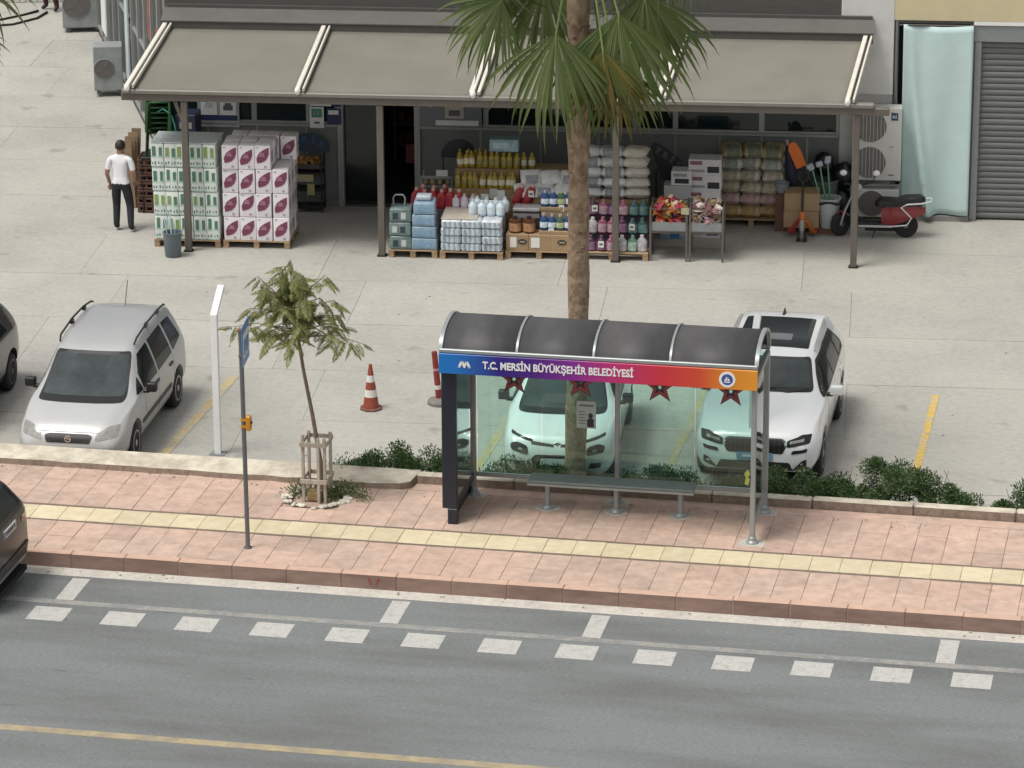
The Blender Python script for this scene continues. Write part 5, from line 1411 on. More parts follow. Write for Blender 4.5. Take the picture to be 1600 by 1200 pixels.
def star(r_, inner=.42, n=5, rot=0):
    return [((r_ if k % 2 == 0 else r_ * inner) * math.sin(math.pi * k / n + rot), (r_ if k % 2 == 0 else r_ * inner) * math.cos(math.pi * k / n + rot)) for k in range(2 * n)]


for i, x in enumerate((.72, 1.72, 2.90, 3.95)):
    MM = Matrix.Translation((x, SD - .012, 1.86)) @ Matrix.Rotation(rad(90), 4, 'X')
    s_ = MB(MM)
    o_, i_ = star(.265, .40), star(.04, .40)
    n = 10
    s_.add([(a, b, .0) for a, b in o_] + [(a, b, .0) for a, b in i_], [(k, (k + 1) % n, n + (k + 1) % n, n + k) for k in range(n)])
    s_.add([(a, b, .004) for a, b in o_] + [(a, b, .004) for a, b in i_], [(k, (k + 1) % n, n + (k + 1) % n, n + k) for k in range(n)])
    so = s_.build('star_sticker', M_STARK, bs)
    s2 = MB(MM)
    o2, i2 = star(.235, .40), star(.125, .40)
    s2.add([(a, b, .0045) for a, b in o2] + [(a, b, .0045) for a, b in i2], [(k, (k + 1) % n, n + (k + 1) % n, n + k) for k in range(n)])
    s2.build('star_fill', M_STAR, so)
# notice with a portrait photograph
NT = Matrix.Translation((-.24, 0, -.22))
nt_ = MB(NT).box(1.90, 2.19, SD - .022, SD - .010, 1.38, 1.80).build('paper_notice', mat('notice_paper', (.42, .47, .45), .6, var=.12, scale=9), bs)
q = MB(NT).box(2.06, 2.16, SD - .026, SD - .0225, 1.40, 1.53)
q.prism([(.035 * math.cos(2 * math.pi * k / 14), .045 * math.sin(2 * math.pi * k / 14)) for k in range(14)], -.002, .002, M=Matrix.Translation((2.11, SD - .0245, 1.575)) @ Matrix.Rotation(rad(90), 4, 'X'))
q.build('portrait', mat('portrait_dark', (.04, .03, .045), .6), nt_)
q = MB(NT)
for k in range(5): q.box(1.93, 2.03 + .02 * (k % 2), SD - .025, SD - .0225, 1.45 + .045 * k, 1.462 + .045 * k)
q.box(1.94, 2.15, SD - .025, SD - .0225, 1.72, 1.75)
q.build('print_line', mat('ink_soft', (.16, .18, .18), .6), nt_)

# light box wall at the left end
lb = MB().box(-.11, .11, .0, .10, .24, 2.36).box(-.11, .11, SD - .02, SD + .08, .24, 2.36).box(-.11, .11, .10, SD - .02, .24, .36).box(-.11, .11, .10, SD - .02, 2.26, 2.36)
lbx = lb.build('lightbox', M_NAVYF, bs, bevel=.012)
MB().box(-.095, .095, .101, SD - .021, .361, 2.259).build('lightbox_glass', mat('lightbox_glass', (.03, .05, .055), .04, spec=.9, coat=1), lbx)
MB().box(-.03, .11, .0, .10, .0, .238).build('lightbox_leg', M_NAVYF, lbx, bevel=.006)
MB().box(-.03, .09, SD - .02, SD + .06, .0, .238).build('lightbox_leg', M_NAVYF, lbx, bevel=.006)
MB().box(-.03, .03, .1, SD - .02, .02, .16).build('lightbox_skirt', M_NAVYF, lbx)

# bench
bench = thing('bench', 'long grey metal bench on three short legs inside the bus shelter', 'bench', (X0 + 2.25, Y0 + .95, WALK), rad(.4))
MB().box(-1.24, 1.24, -.19, .19, .44, .475).build('seat', mat('bench_grey', (.20, .225, .215), .45, .1, var=.06), bench, bevel=.012)
MB().box(-1.24, 1.24, -.2, -.185, .405, .44).box(-1.24, 1.24, .185, .2, .405, .44).build('seat_edge', M_ALU, bench)
for x in (-.97, .06, 1.02):
    lg = MB().box(x - .035, x + .035, -.04, .04, .05, .439).build('leg', M_ALU, bench, bevel=.008)
    MB().lathe([(.10, 0), (.105, .02), (.09, .035), (.06, .06)], 14, M=Matrix.Translation((x, 0, 0))).build('foot', M_ALU, lg, smooth=40)
    MB().lathe([(.19, -.01), (.185, .004)], 14, M=Matrix.Translation((x, 0, 0)) @ Matrix.Diagonal((1, .9, 1, 1))).build('footing', MATS['footing_mortar'], lg)

# ================================================================ SIGN POLE, WHITE POSTS, CONES
sp = thing('bus_stop_sign', 'thin grey pole with a blue bus stop plate seen edge-on and an orange button box', 'sign', (-4.16, -.79, WALK), 0)
MB().cyl((0, 0, 0), (-.02, 0, 3.30), .033, n=14).build('pole', mat('pole_grey', (.17, .175, .18), .4, .4, var=.1), sp, smooth=40)
MB().lathe([(.06, 0), (.06, .012), (.036, .03)], 14).build('base_collar', M_DARK_METAL, sp, smooth=40)
M_SB = mat('sign_blue_plate', (.09, .22, .48), .35); M_SW = mat('sign_white', (.7, .72, .75), .4)
rotp = Matrix.Translation((.0, 0, 0)) @ Matrix.Rotation(rad(96), 4, 'Z')
MB(rotp).box(-.30, .30, -.052, -.04, 2.82, 3.42).build('plate', [M_SB], sp, bevel=.004)
pc = MB(rotp).box(-.24, .24, -.0565, -.0525, 2.94, 3.30).build('pictogram_panel', M_SW, sp)
MB(rotp).box(-.18, .18, -.0605, -.057, 3.0, 3.2).box(-.12, -.06, -.0605, -.057, 2.96, 3.0).box(.06, .12, -.0605, -.057, 2.96, 3.0).build('bus_pictogram', M_SB, pc)
MB(rotp).box(-.045, .045, -.04, .05, 2.90, 2.94).box(-.045, .045, -.04, .05, 3.28, 3.32).build('clamp', mat('clamp_rust', (.25, .12, .09), .6), sp)
bxo = MB().box(.03, .10, -.05, .05, 1.80, 2.02).build('button_box', mat('box_orange', (.55, .24, .015), .45), sp, bevel=.012)
MB().box(-.045, .03, -.04, .04, 1.84, 1.88).box(-.045, .03, -.04, .04, 1.94, 1.98).build('strap', mat('box_orange', (.55, .24, .015), .45), bxo)
MB().cyl((.1, 0, 1.92), (.115, 0, 1.92), .022).build('button', M_BLACK, bxo)


def bent_post(x, y, label):
    t = thing('bent_post', label, 'post', (x, y, LOT), 0, 'white bent posts in the car park')
    rot = Matrix.Rotation(rad(2), 4, 'Z')
    vs = []
    for (cx, cy, cz, ex, ey) in ((0, 0, 0, 0, 1), (-.0, .0, 2.30, 0, 1), (.01, .48, 2.60, 0, 1)):
        for sx, sy in ((-.052, -.045), (.052, -.045), (.052, .045), (-.052, .045)):
            vs.append((cx + sx, cy + sy * (1 if cz < 2.5 else .6), cz + (.0 if cz < 2.5 else (-.04 if sy > 0 else .04))))
    fs = [(0, 3, 2, 1), (8, 9, 10, 11)] + [(4 * j + k, 4 * j + (k + 1) % 4, 4 * j + 4 + (k + 1) % 4, 4 * j + 4 + k) for j in range(2) for k in range(4)]
    MB(rot).add(vs, fs).build('shaft', mat('post_white', (.80, .81, .81), .45, var=.04, scale=3), t, bevel=.006)
    MB().box(-.12, .12, -.1, .1, .002, .016).build('base_plate', M_GREY_METAL, t)


bent_post(-5.93, 3.95, 'white square post with bent top standing free right of the silver car')
bent_post(2.50, 4.0, 'white square post with bent top standing beside the right-hand white car')

M_CONE = mat('cone_orange', (.29, .062, .034), .6, var=.15, scale=7)
M_CONEW = mat('cone_white', (.68, .66, .62), .6, var=.12, scale=9)


def cone(x, y, label, tilt=(0, 0), base=True):
    t = thing('traffic_cone', label, 'traffic cone', (x, y, LOT), R.uniform(0, 1), 'orange and white traffic cones')
    t.rotation_euler = (tilt[0], tilt[1], .2)
    MB().prism([(.19 * math.cos(math.pi * k / 4 + .39), .19 * math.sin(math.pi * k / 4 + .39)) for k in range(8)], 0, .035).build('base', mat('cone_base', (.17, .075, .06), .7, var=.2), t, bevel=.008)
    rr = lambda z: .138 - .110 * (z / .74)
    for z0, z1, m in ((.036, .22, M_CONE), (.22, .34, M_CONEW), (.34, .47, M_CONE), (.47, .58, M_CONEW), (.58, .75, M_CONE)):
        MB().lathe([(rr(z0), z0), (rr(z1), z1)], 20).build('cone_band' if m is M_CONEW else 'cone_body', m, t, smooth=50)
    MB().lathe([(.03, .75), (.022, .765)], 12).build('tip', M_CONE, t, smooth=50)


cone(-4.07, 6.50, 'upright orange cone with two white bands standing alone on the concrete')
t = thing('delineator', 'thin faded red plastic post on a grey rubber foot, half hidden by the shelter', 'traffic post', (-3.03, 6.95, LOT), .3)
MB().lathe([(.20, 0), (.20, .05), (.17, .085), (.06, .10), (.05, .12)], 18).build('foot', mat('foot_grey', (.20, .18, .165), .8, var=.2), t, smooth=40)
MM = Matrix.Rotation(rad(-5), 4, 'Y')
for z0, z1, m in ((.10, .26, mat('pole_red', (.25, .032, .028), .5, var=.15)), (.26, .33, M_CONEW), (.33, .58, MATS['pole_red']), (.58, .62, mat('pole_pink', (.5, .3, .28), .5)), (.62, .90, MATS['pole_red'])):
    MB(MM).lathe([(.055 - .01 * z0, z0), (.055 - .01 * z1, z1)], 14).build('tube', m, t, smooth=50)
# ================================================================ CARS
def lerp(a, b, t): return a + (b - a) * t


def smooth_stations(st, n=46):
    """st: list of (x, zb, wb, zm, wm, zs, ws, zr, wr, zt) from rear to front -> n monotone-interpolated stations."""
    xs = [s[0] for s in st]; k = len(st)
    out = []
    sl = []
    for c in range(1, 10):
        d = [(st[i + 1][c] - st[i][c]) / (xs[i + 1] - xs[i]) for i in range(k - 1)]
        m = [d[0]] + [0 if d[i - 1] * d[i] <= 0 else 2 * d[i - 1] * d[i] / (d[i - 1] + d[i]) for i in range(1, k - 1)] + [d[-1]]
        sl.append(m)
    # dense samples that always include the given stations
    pts = []
    for i in range(k - 1):
        L = xs[i + 1] - xs[i]; q = max(1, int(round(L / .09)))
        for j in range(q): pts.append((i, j / q))
    pts.append((k - 2, 1.0))
    for i, t in pts:
        h = xs[i + 1] - xs[i]; row = [xs[i] + h * t]
        for c in range(1, 10):
            a, b = st[i][c], st[i + 1][c]; m0, m1 = sl[c - 1][i] * h, sl[c - 1][i + 1] * h
            row.append((2 * t ** 3 - 3 * t * t + 1) * a + (t ** 3 - 2 * t * t + t) * m0 + (-2 * t ** 3 + 3 * t * t) * b + (t ** 3 - t * t) * m1)
        out.append(row)
    return out


def car_body(st, wheels, arch_r, width):
    rows = smooth_stations(st)
    vs = []; n = None
    for (x, zb, wb, zm, wm, zs, ws, zr, wr, zt) in rows:
        half = [(0, zb), (wb * .6, zb), (wb * .93, zb + .005), (wb, zb + .05), (lerp(wb, wm, .75), lerp(zb, zm, .5)), (wm, zm), (wm * .998, lerp(zm, zs, .45)), (lerp(wm, ws, .45), lerp(zm, zs, .85)), (ws, zs)]
        for t in (.33, .66):
            bulge = .018 * math.sin(math.pi * t)
            half.append((lerp(ws, wr, t) + bulge, lerp(zs, zr, t)))
        half += [(wr, zr), (wr * .94, lerp(zr, zt, .5)), (wr * .75, lerp(zr, zt, .82)), (wr * .4, lerp(zr, zt, .97)), (0, zt)]
        ring = [(x, y, z) for y, z in half] + [(x, -y, z) for y, z in half[-2:0:-1]]
        n = len(ring); vs += ring
    m = len(rows)
    fs = [(i * n + k, i * n + (k + 1) % n, (i + 1) * n + (k + 1) % n, (i + 1) * n + k) for i in range(m - 1) for k in range(n)]
    fs += [tuple(range(n - 1, -1, -1)), tuple(range((m - 1) * n, m * n))]
    me = bpy.data.meshes.new('body'); me.from_pydata(vs, [], fs)
    bm = bmesh.new(); bm.from_mesh(me)
    bmesh.ops.recalc_face_normals(bm, faces=bm.faces)
    es = [e for e in bm.edges if len(e.link_faces) == 2 and e.calc_face_angle(0) > 1.0]
    bmesh.ops.bevel(bm, geom=es, offset=.035, segments=3, affect='EDGES', profile=.5, clamp_overlap=True)
    bvh = BVHTree.FromBMesh(bm)
    bm.to_mesh(me); bm.free()
    o = bpy.data.objects.new('body_source', me); COL.objects.link(o)
    cut = MB()
    for x in wheels:
        for s in (-1, 1): cut.cyl((x, s * (width / 2 - .26), arch_r[1]), (x, s * (width / 2 + .2), arch_r[1]), arch_r[0], n=36)
    c = bpy.data.objects.new('cut_source', cut.mesh('cut', M_BLACK)); COL.objects.link(c)
    md = o.modifiers.new('b', 'BOOLEAN'); md.object = c; md.operation = 'DIFFERENCE'; md.solver = 'EXACT'
    dg = bpy.context.evaluated_depsgraph_get(); dg.update()
    me2 = bpy.data.meshes.new_from_object(o.evaluated_get(dg)); me2.name = 'body'
    bpy.data.objects.remove(o); bpy.data.objects.remove(c)
    return me2, bvh


def rounded(poly, r=.03, n=3):
    out = []; k = len(poly)
    for i in range(k):
        p = Vector(poly[i]); a = Vector(poly[i - 1]) - p; b = Vector(poly[(i + 1) % k]) - p
        rr = min(r, a.length * .45, b.length * .45)
        p0 = p + a.normalized() * rr; p1 = p + b.normalized() * rr
        for j in range(n + 1):
            t = j / n; out.append(tuple(p0 * (1 - t) ** 2 + p * 2 * t * (1 - t) + p1 * t * t))
    return out


AX = {'front': (lambda a, b: (Vector((4, a, b)), Vector((-1, 0, 0)))), 'rear': (lambda a, b: (Vector((-4, a, b)), Vector((1, 0, 0)))),
      'left': (lambda a, b: (Vector((a, 3, b)), Vector((0, -1, 0)))), 'right': (lambda a, b: (Vector((a, -3, b)), Vector((0, 1, 0)))),
      'top': (lambda a, b: (Vector((a, b, 4)), Vector((0, 0, -1)))),
      'slant': (lambda a, b: (Vector((3, a, b + 2.2)), Vector((-.8, 0, -.6)).normalized()))}


def panel(bvh, poly, axis, off=.004, res=.04, skirt=.012, r=.02):
    """A convex outline laid on the body: points are cast onto the shell, raised by off, with a turned-in rim."""
    poly = rounded(poly, r) if r else poly
    ar = sum(poly[i][0] * poly[(i + 1) % len(poly)][1] - poly[(i + 1) % len(poly)][0] * poly[i][1] for i in range(len(poly)))
    if ar < 0: poly = poly[::-1]
    bm = bmesh.new()
    x0 = min(p[0] for p in poly); x1 = max(p[0] for p in poly); y0 = min(p[1] for p in poly); y1 = max(p[1] for p in poly)
    nx = max(1, int((x1 - x0) / res)); ny = max(1, int((y1 - y0) / res))
    g = [[bm.verts.new((x0 + (x1 - x0) * i / nx, y0 + (y1 - y0) * j / ny, 0)) for i in range(nx + 1)] for j in range(ny + 1)]
    for j in range(ny):
        for i in range(nx): bm.faces.new((g[j][i], g[j][i + 1], g[j + 1][i + 1], g[j + 1][i]))
    for i in range(len(poly)):
        a, b = Vector((*poly[i], 0)), Vector((*poly[(i + 1) % len(poly)], 0)); d = b - a
        if d.length < 1e-6: continue
        nrm = Vector((d.y, -d.x, 0)).normalized()
        bmesh.ops.bisect_plane(bm, geom=bm.verts[:] + bm.edges[:] + bm.faces[:], plane_co=a, plane_no=nrm, clear_outer=True, dist=1e-6)
    bad = []
    for v in bm.verts:
        o, d = AX[axis](v.co.x, v.co.y)
        hit, nrm, idx, dist = bvh.ray_cast(o, d)
        if hit is None: bad.append(v); continue
        if nrm.dot(d) > 0: nrm = -nrm
        v.co = hit + nrm * off - d * 0
        v.normal = nrm
    bmesh.ops.delete(bm, geom=bad, context='VERTS')
    bd = [e for e in bm.edges if e.is_boundary]
    ex = bmesh.ops.extrude_edge_only(bm, edges=bd)
    dd = AX[axis](0, 0)[1]
    for v in [x for x in ex['geom'] if isinstance(x, bmesh.types.BMVert)]: v.co += dd * (skirt + off)
    bmesh.ops.recalc_face_normals(bm, faces=bm.faces)
    me = bpy.data.meshes.new('panel'); bm.to_mesh(me); bm.free()
    me.polygons.foreach_set('use_smooth', [True] * len(me.polygons)); me.set_sharp_from_angle(angle=rad(35))
    return me


M_CGLASS = mat('car_glass', (.018, .023, .024), .10, spec=.14)
M_CGLASS_W = mat('windscreen', (.062, .073, .076), .05, spec=.12, var=.3, scale=1.6)
M_CBLACK = mat('car_black_trim', (.014, .014, .015), .45)
M_CGREY = mat('car_grey_trim', (.045, .045, .047), .55)
M_LAMP = mat('lamp_glass', (.25, .25, .235), .1, coat=.6, var=.3, scale=18)
M_LAMPD = mat('lamp_dark', (.022, .023, .025), .15, spec=.3)
M_RIM = mat('alloy_rim', (.38, .39, .40), .35, .7)
M_RIMD = mat('alloy_rim_dark', (.05, .05, .052), .35, .6)
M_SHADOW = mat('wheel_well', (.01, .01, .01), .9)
M_PLATE = mat('plate_white', (.66, .67, .68), .5)
M_PLATEB = mat('plate_blue', (.03, .09, .32), .5)


def wheel_parts(car, x, y, r_, w, rim_m, spokes=5, side=1):
    prof = [(r_ * .66, -w / 2), (r_ * .86, -w / 2 - .004), (r_ * .97, -w / 2 + .02), (r_, -w * .3), (r_, w * .3), (r_ * .97, w / 2 - .02), (r_ * .86, w / 2 + .004), (r_ * .66, w / 2)]
    M = Matrix.Translation((x, y, r_)) @ Matrix.Rotation(rad(-90 * side), 4, 'X')
    t = MB(M).lathe(prof, 32).build('wheel', M_RUBBER, car, smooth=40)
    rb = MB(M)
    rb.lathe([(r_ * .67, -w * .4), (r_ * .67, w * .5), (r_ * .62, w * .5), (r_ * .60, w * .28), (r_ * .02, w * .26), (r_ * .02, -w * .4)], 28)
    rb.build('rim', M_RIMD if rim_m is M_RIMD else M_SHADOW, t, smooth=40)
    sp_ = MB(M)
    sp_.lathe([(r_ * .66, w * .44), (r_ * .66, w * .52), (r_ * .585, w * .52), (r_ * .585, w * .44)], 28)
    sp_.lathe([(r_ * .17, w * .3), (r_ * .17, w * .5), (r_ * .12, w * .53), (.003, w * .53)], 14)
    for k in range(spokes):
        MM = Matrix.Rotation(2 * math.pi * k / spokes + .3, 4, 'Z')
        sp_.add([(r_ * .12, -r_ * .075, w * .35), (r_ * .12, r_ * .075, w * .35), (r_ * .62, r_ * .06, w * .35), (r_ * .62, -r_ * .06, w * .35), (r_ * .12, -r_ * .065, w * .49), (r_ * .12, r_ * .065, w * .49), (r_ * .62, r_ * .05, w * .49), (r_ * .62, -r_ * .05, w * .49)],
                [(3, 2, 1, 0), (4, 5, 6, 7), (0, 1, 5, 4), (1, 2, 6, 5), (2, 3, 7, 6), (3, 0, 4, 7)], 0, MM)
    sp_.build('spoke', rim_m, t, smooth=35)


def mirror(car, bvh, x, z, side, m, w=.2):
    o, d = AX['left' if side > 0 else 'right'](x, z)
    hit, nrm, i, _ = bvh.ray_cast(o, d)
    y = hit.y
    t = MB().box(x - .03, x + .05, min(y - .02 * side, y + .10 * side), max(y - .02 * side, y + .10 * side), z - .03, z + .02).build('mirror_arm', M_CBLACK, car, bevel=.01)
    MB().box(x - .05, x + .07, min(y + .05 * side, y + (.05 + w) * side), max(y + .05 * side, y + (.05 + w) * side), z - .01, z + .14).build('mirror', m, t, bevel=.035, seg=3, smooth=50)


def make_car(label, st, loc, rz, paint, wheels, wr, track, width, arch, name='parked_car', rim=None, spokes=5, group='cars parked in the car park'):
    car = thing(name, label, 'car', loc, rz, group)
    me, bvh = car_body(st, wheels, arch, width)
    me.materials.clear(); me.materials.append(paint)
    me.polygons.foreach_set('use_smooth', [True] * len(me.polygons)); me.set_sharp_from_angle(angle=rad(38))
    link('body', me, car)
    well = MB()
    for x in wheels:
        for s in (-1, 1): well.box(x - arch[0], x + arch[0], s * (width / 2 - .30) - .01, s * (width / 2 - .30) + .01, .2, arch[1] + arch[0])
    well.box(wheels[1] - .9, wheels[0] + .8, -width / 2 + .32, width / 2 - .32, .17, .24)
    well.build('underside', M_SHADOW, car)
    for x in wheels:
        for s in (-1, 1): wheel_parts(car, x, s * (width / 2 - track), wr, .205, rim or M_RIM, spokes, s)
    return car, bvh


def P(car, bvh, name, m, poly, axis, off=.004, parent=None, r=.02, res=.04):
    me = panel(bvh, poly, axis, off, res, r=r); me.materials.append(m)
    return link(name, me, parent or car)


def both(fn):
    for s in (1, -1): fn(s)


def sidepoly(pts): return pts


DOWN = -math.pi / 2      # nose towards the road
# ---------------------------------------------------------------- silver people carrier
M_SILVER = mat('silver_paint', (.44, .446, .448), .36, .05, coat=.4, var=.04, scale=2)
st = [(-2.15, .34, .58, .50, .68, .80, .66, .98, .58, 1.00),
      (-2.10, .30, .70, .50, .80, .96, .76, 1.10, .68, 1.14),
      (-1.98, .26, .76, .52, .85, 1.00, .82, 1.40, .62, 1.44),
      (-1.80, .24, .79, .54, .866, 1.00, .84, 1.55, .60, 1.59),
      (-1.2, .22, .80, .56, .871, .99, .853, 1.62, .615, 1.672),
      (-.3, .22, .80, .56, .871, .98, .857, 1.62, .62, 1.684),
      (.30, .22, .80, .56, .871, .97, .857, 1.52, .625, 1.60),
      (.72, .22, .80, .56, .871, .96, .855, 1.25, .68, 1.33),
      (1.12, .22, .80, .56, .870, .945, .845, 1.00, .76, 1.075),
      (1.45, .22, .80, .56, .866, .90, .82, .93, .74, .99),
      (1.80, .22, .78, .54, .85, .80, .77, .84, .68, .895),
      (2.02, .24, .72, .50, .80, .68, .72, .73, .62, .775),
      (2.12, .27, .64, .46, .72, .60, .65, .64, .55, .67),
      (2.165, .33, .55, .45, .62, .56, .56, .58, .48, .60)]
zx, zy = -7.98, 4.62
zaf, bv = make_car('silver people carrier with black roof rails parked nose towards the pavement', st, (zx, zy, LOT), DOWN + rad(2.2), M_SILVER, (1.30, -1.395), .315, .115, 1.742, (.375, .33), rim=mat('rim_silver', (.42, .43, .44), .4, .5), spokes=7)
WS = [(-.66, .99), (.66, .99), (.575, 1.49), (-.575, 1.49)]
P(zaf, bv, 'windscreen_frame', M_CBLACK, [(-.70, .985), (.70, .985), (.595, 1.515), (-.595, 1.515)], 'front', .003, r=.05)
P(zaf, bv, 'windscreen', M_CGLASS_W, [(-.655, 1.03), (.655, 1.03), (.555, 1.475), (-.555, 1.475)], 'front', .007, r=.04)
for s, ax in ((1, 'left'), (-1, 'right')):
    P(zaf, bv, 'quarter_light', M_CGLASS, [(1.02, 1.0), (.72, 1.0), (.70, 1.19)], ax, .004, r=.015)
    P(zaf, bv, 'front_window', M_CGLASS, [(.66, .995), (.62, 1.22), (.36, 1.455), (-.12, 1.50), (-.14, 1.0)], ax, .004, r=.03)
    P(zaf, bv, 'rear_window', M_CGLASS, [(-.22, 1.0), (-.21, 1.505), (-1.0, 1.515), (-1.10, 1.02)], ax, .004, r=.03)
    P(zaf, bv, 'side_rear_window', M_CGLASS, [(-1.19, 1.03), (-1.10, 1.51), (-1.58, 1.48), (-1.78, 1.10)], ax, .004, r=.04)
    for x0, x1 in ((.68, .672), (-.17, -.178), (-1.13, -1.138)):
        P(zaf, bv, 'door_gap', M_CBLACK, [(x0, .30), (x0, .98), (x1, .98), (x1, .30)], ax, .0015, r=0)
    P(zaf, bv, 'side_moulding', M_CGREY, [(.90, .50), (.90, .57), (-.92, .57), (-.92, .50)], ax, .012, r=.01)
    for x in (.02, -.86): P(zaf, bv, 'door_handle', M_CGREY, [(x, .86), (x, .90), (x - .18, .90), (x - .18, .86)], ax, .022, r=.01)
    P(zaf, bv, 'headlight', M_LAMP, [(s * .42, .60), (s * .75, .66), (s * .76, .80), (s * .60, .79), (s * .44, .70)] if s > 0 else [(-.42, .60), (-.44, .70), (-.60, .79), (-.76, .80), (-.75, .66)], 'front', .006, r=.03)
    mirror(zaf, bv, .70, .98, s, M_CBLACK, .17)
    rr = MB()
    rr.tube([(.28, s * .60, 1.585), (.18, s * .615, 1.66), (-.5, s * .62, 1.715), (-1.2, s * .615, 1.705), (-1.6, s * .60, 1.665), (-1.68, s * .595, 1.63)], .016, 8)
    rr.build('roof_rail', M_CBLACK, zaf, smooth=60)
    MB().box(-.52, -.40, s * .605 - .02, s * .605 + .02, 1.65, 1.71).box(-1.25, -1.13, s * .605 - .02, s * .605 + .02, 1.65, 1.7).build('rail_foot', M_CBLACK, zaf)
g_ = P(zaf, bv, 'grille', M_CBLACK, [(-.34, .57), (.34, .57), (.38, .67), (.30, .695), (-.30, .695), (-.38, .67)], 'front', .006, r=.02)
o, d = AX['front'](0, .635); hit = bv.ray_cast(o, d)[0]
MM = Matrix.Translation((hit.x + .016, 0, .635)) @ Matrix.Rotation(rad(90), 4, 'Y')
b = MB(MM).lathe([(.052, -.01), (.052, .01), (.040, .01), (.040, -.01)], 24)
b.box(-.012, .0, -.05, .0, -.004, .006).box(.0, .012, .0, .05, -.004, .006).box(-.012, .012, -.01, .01, -.004, .006)
b.build('emblem', M_CHROME, g_, smooth=40)
P(zaf, bv, 'bumper_trim', M_CGREY, [(-.70, .36), (.70, .36), (.74, .46), (-.74, .46)], 'front', .014, r=.02)
P(zaf, bv, 'lower_intake', M_CBLACK, [(-.45, .29), (.45, .29), (.45, .34), (-.45, .34)], 'front', .006, r=.02)
MB().tube([(-1.45, .0, 1.63), (-1.68, 0, 2.02)], .006, 6).build('aerial', M_BLACK, zaf)
for y in (-.25, .2): MB().tube([(1.06, y, 1.06), (.93, y + .42 * (-1 if y > 0 else 1) * -1 * .9, 1.17)], .008, 5).build('wiper', M_BLACK, zaf)
P(zaf, bv, 'bonnet_gap', M_CBLACK, [(-.62, .715), (.62, .715), (.62, .722), (-.62, .722)], 'front', .002, r=0, res=.05)

# ---------------------------------------------------------------- white SUV (right)
M_WPAINT = mat('white_car_paint', (.80, .81, .82), .25, coat=.8)
st = [(-2.19, .42, .60, .60, .72, .86, .70, 1.02, .62, 1.05),
      (-2.12, .34, .74, .60, .86, 1.02, .82, 1.16, .72, 1.20),
      (-1.98, .30, .80, .62, .90, 1.06, .86, 1.36, .66, 1.40),
      (-1.72, .26, .83, .62, .918, 1.06, .88, 1.50, .63, 1.545),
      (-1.1, .25, .84, .62, .92, 1.045, .895, 1.54, .645, 1.60),
      (-.3, .25, .84, .62, .92, 1.03, .90, 1.54, .65, 1.603),
      (.25, .25, .84, .62, .92, 1.02, .90, 1.47, .65, 1.545),
      (.52, .25, .84, .62, .92, 1.015, .898, 1.30, .69, 1.38),
      (.90, .25, .84, .62, .92, 1.00, .89, 1.07, .78, 1.135),
      (1.25, .25, .84, .62, .92, .985, .87, 1.02, .78, 1.075),
      (1.70, .26, .83, .62, .91, .94, .83, .97, .75, 1.02),
      (2.0, .28, .79, .60, .87, .86, .79, .89, .70, .94),
      (2.12, .31, .72, .56, .80, .78, .74, .82, .64, .86),
      (2.19, .38, .62, .54, .70, .70, .66, .73, .56, .76)]
kar, bv = make_car('white SUV with large black glass roof parked beyond the right end of the shelter', st, (2.53, 6.05, LOT), DOWN + rad(1.0), M_WPAINT, (1.31, -1.33), .345, .115, 1.841, (.405, .365), rim=M_RIM, spokes=5)
P(kar, bv, 'windscreen_frame', M_CBLACK, [(-.70, 1.125), (.70, 1.125), (.60, 1.49), (-.60, 1.49)], 'front', .006, r=.05)
P(kar, bv, 'windscreen', M_CGLASS_W, [(-.66, 1.16), (.66, 1.16), (.565, 1.46), (-.565, 1.46)], 'front', .011, r=.04)
P(kar, bv, 'glass_roof', M_CGLASS, [(.12, -.54), (.12, .54), (-1.28, .52), (-1.28, -.52)], 'top', .005, r=.05)
P(kar, bv, 'roof_panel', mat('roof_blind', (.10, .10, .10), .2, coat=1), [(-.12, -.16), (-.12, .26), (-.42, .26), (-.42, -.16)], 'top', .0075, r=.02)
MB().add([(-1.62, -.03, 1.56), (-1.62, .03, 1.56), (-1.40, .02, 1.585), (-1.40, -.02, 1.585), (-1.60, 0, 1.66)], [(0, 1, 2, 3), (0, 4, 1), (1, 4, 2), (2, 4, 3), (3, 4, 0)]).build('aerial_fin', M_CBLACK, kar)
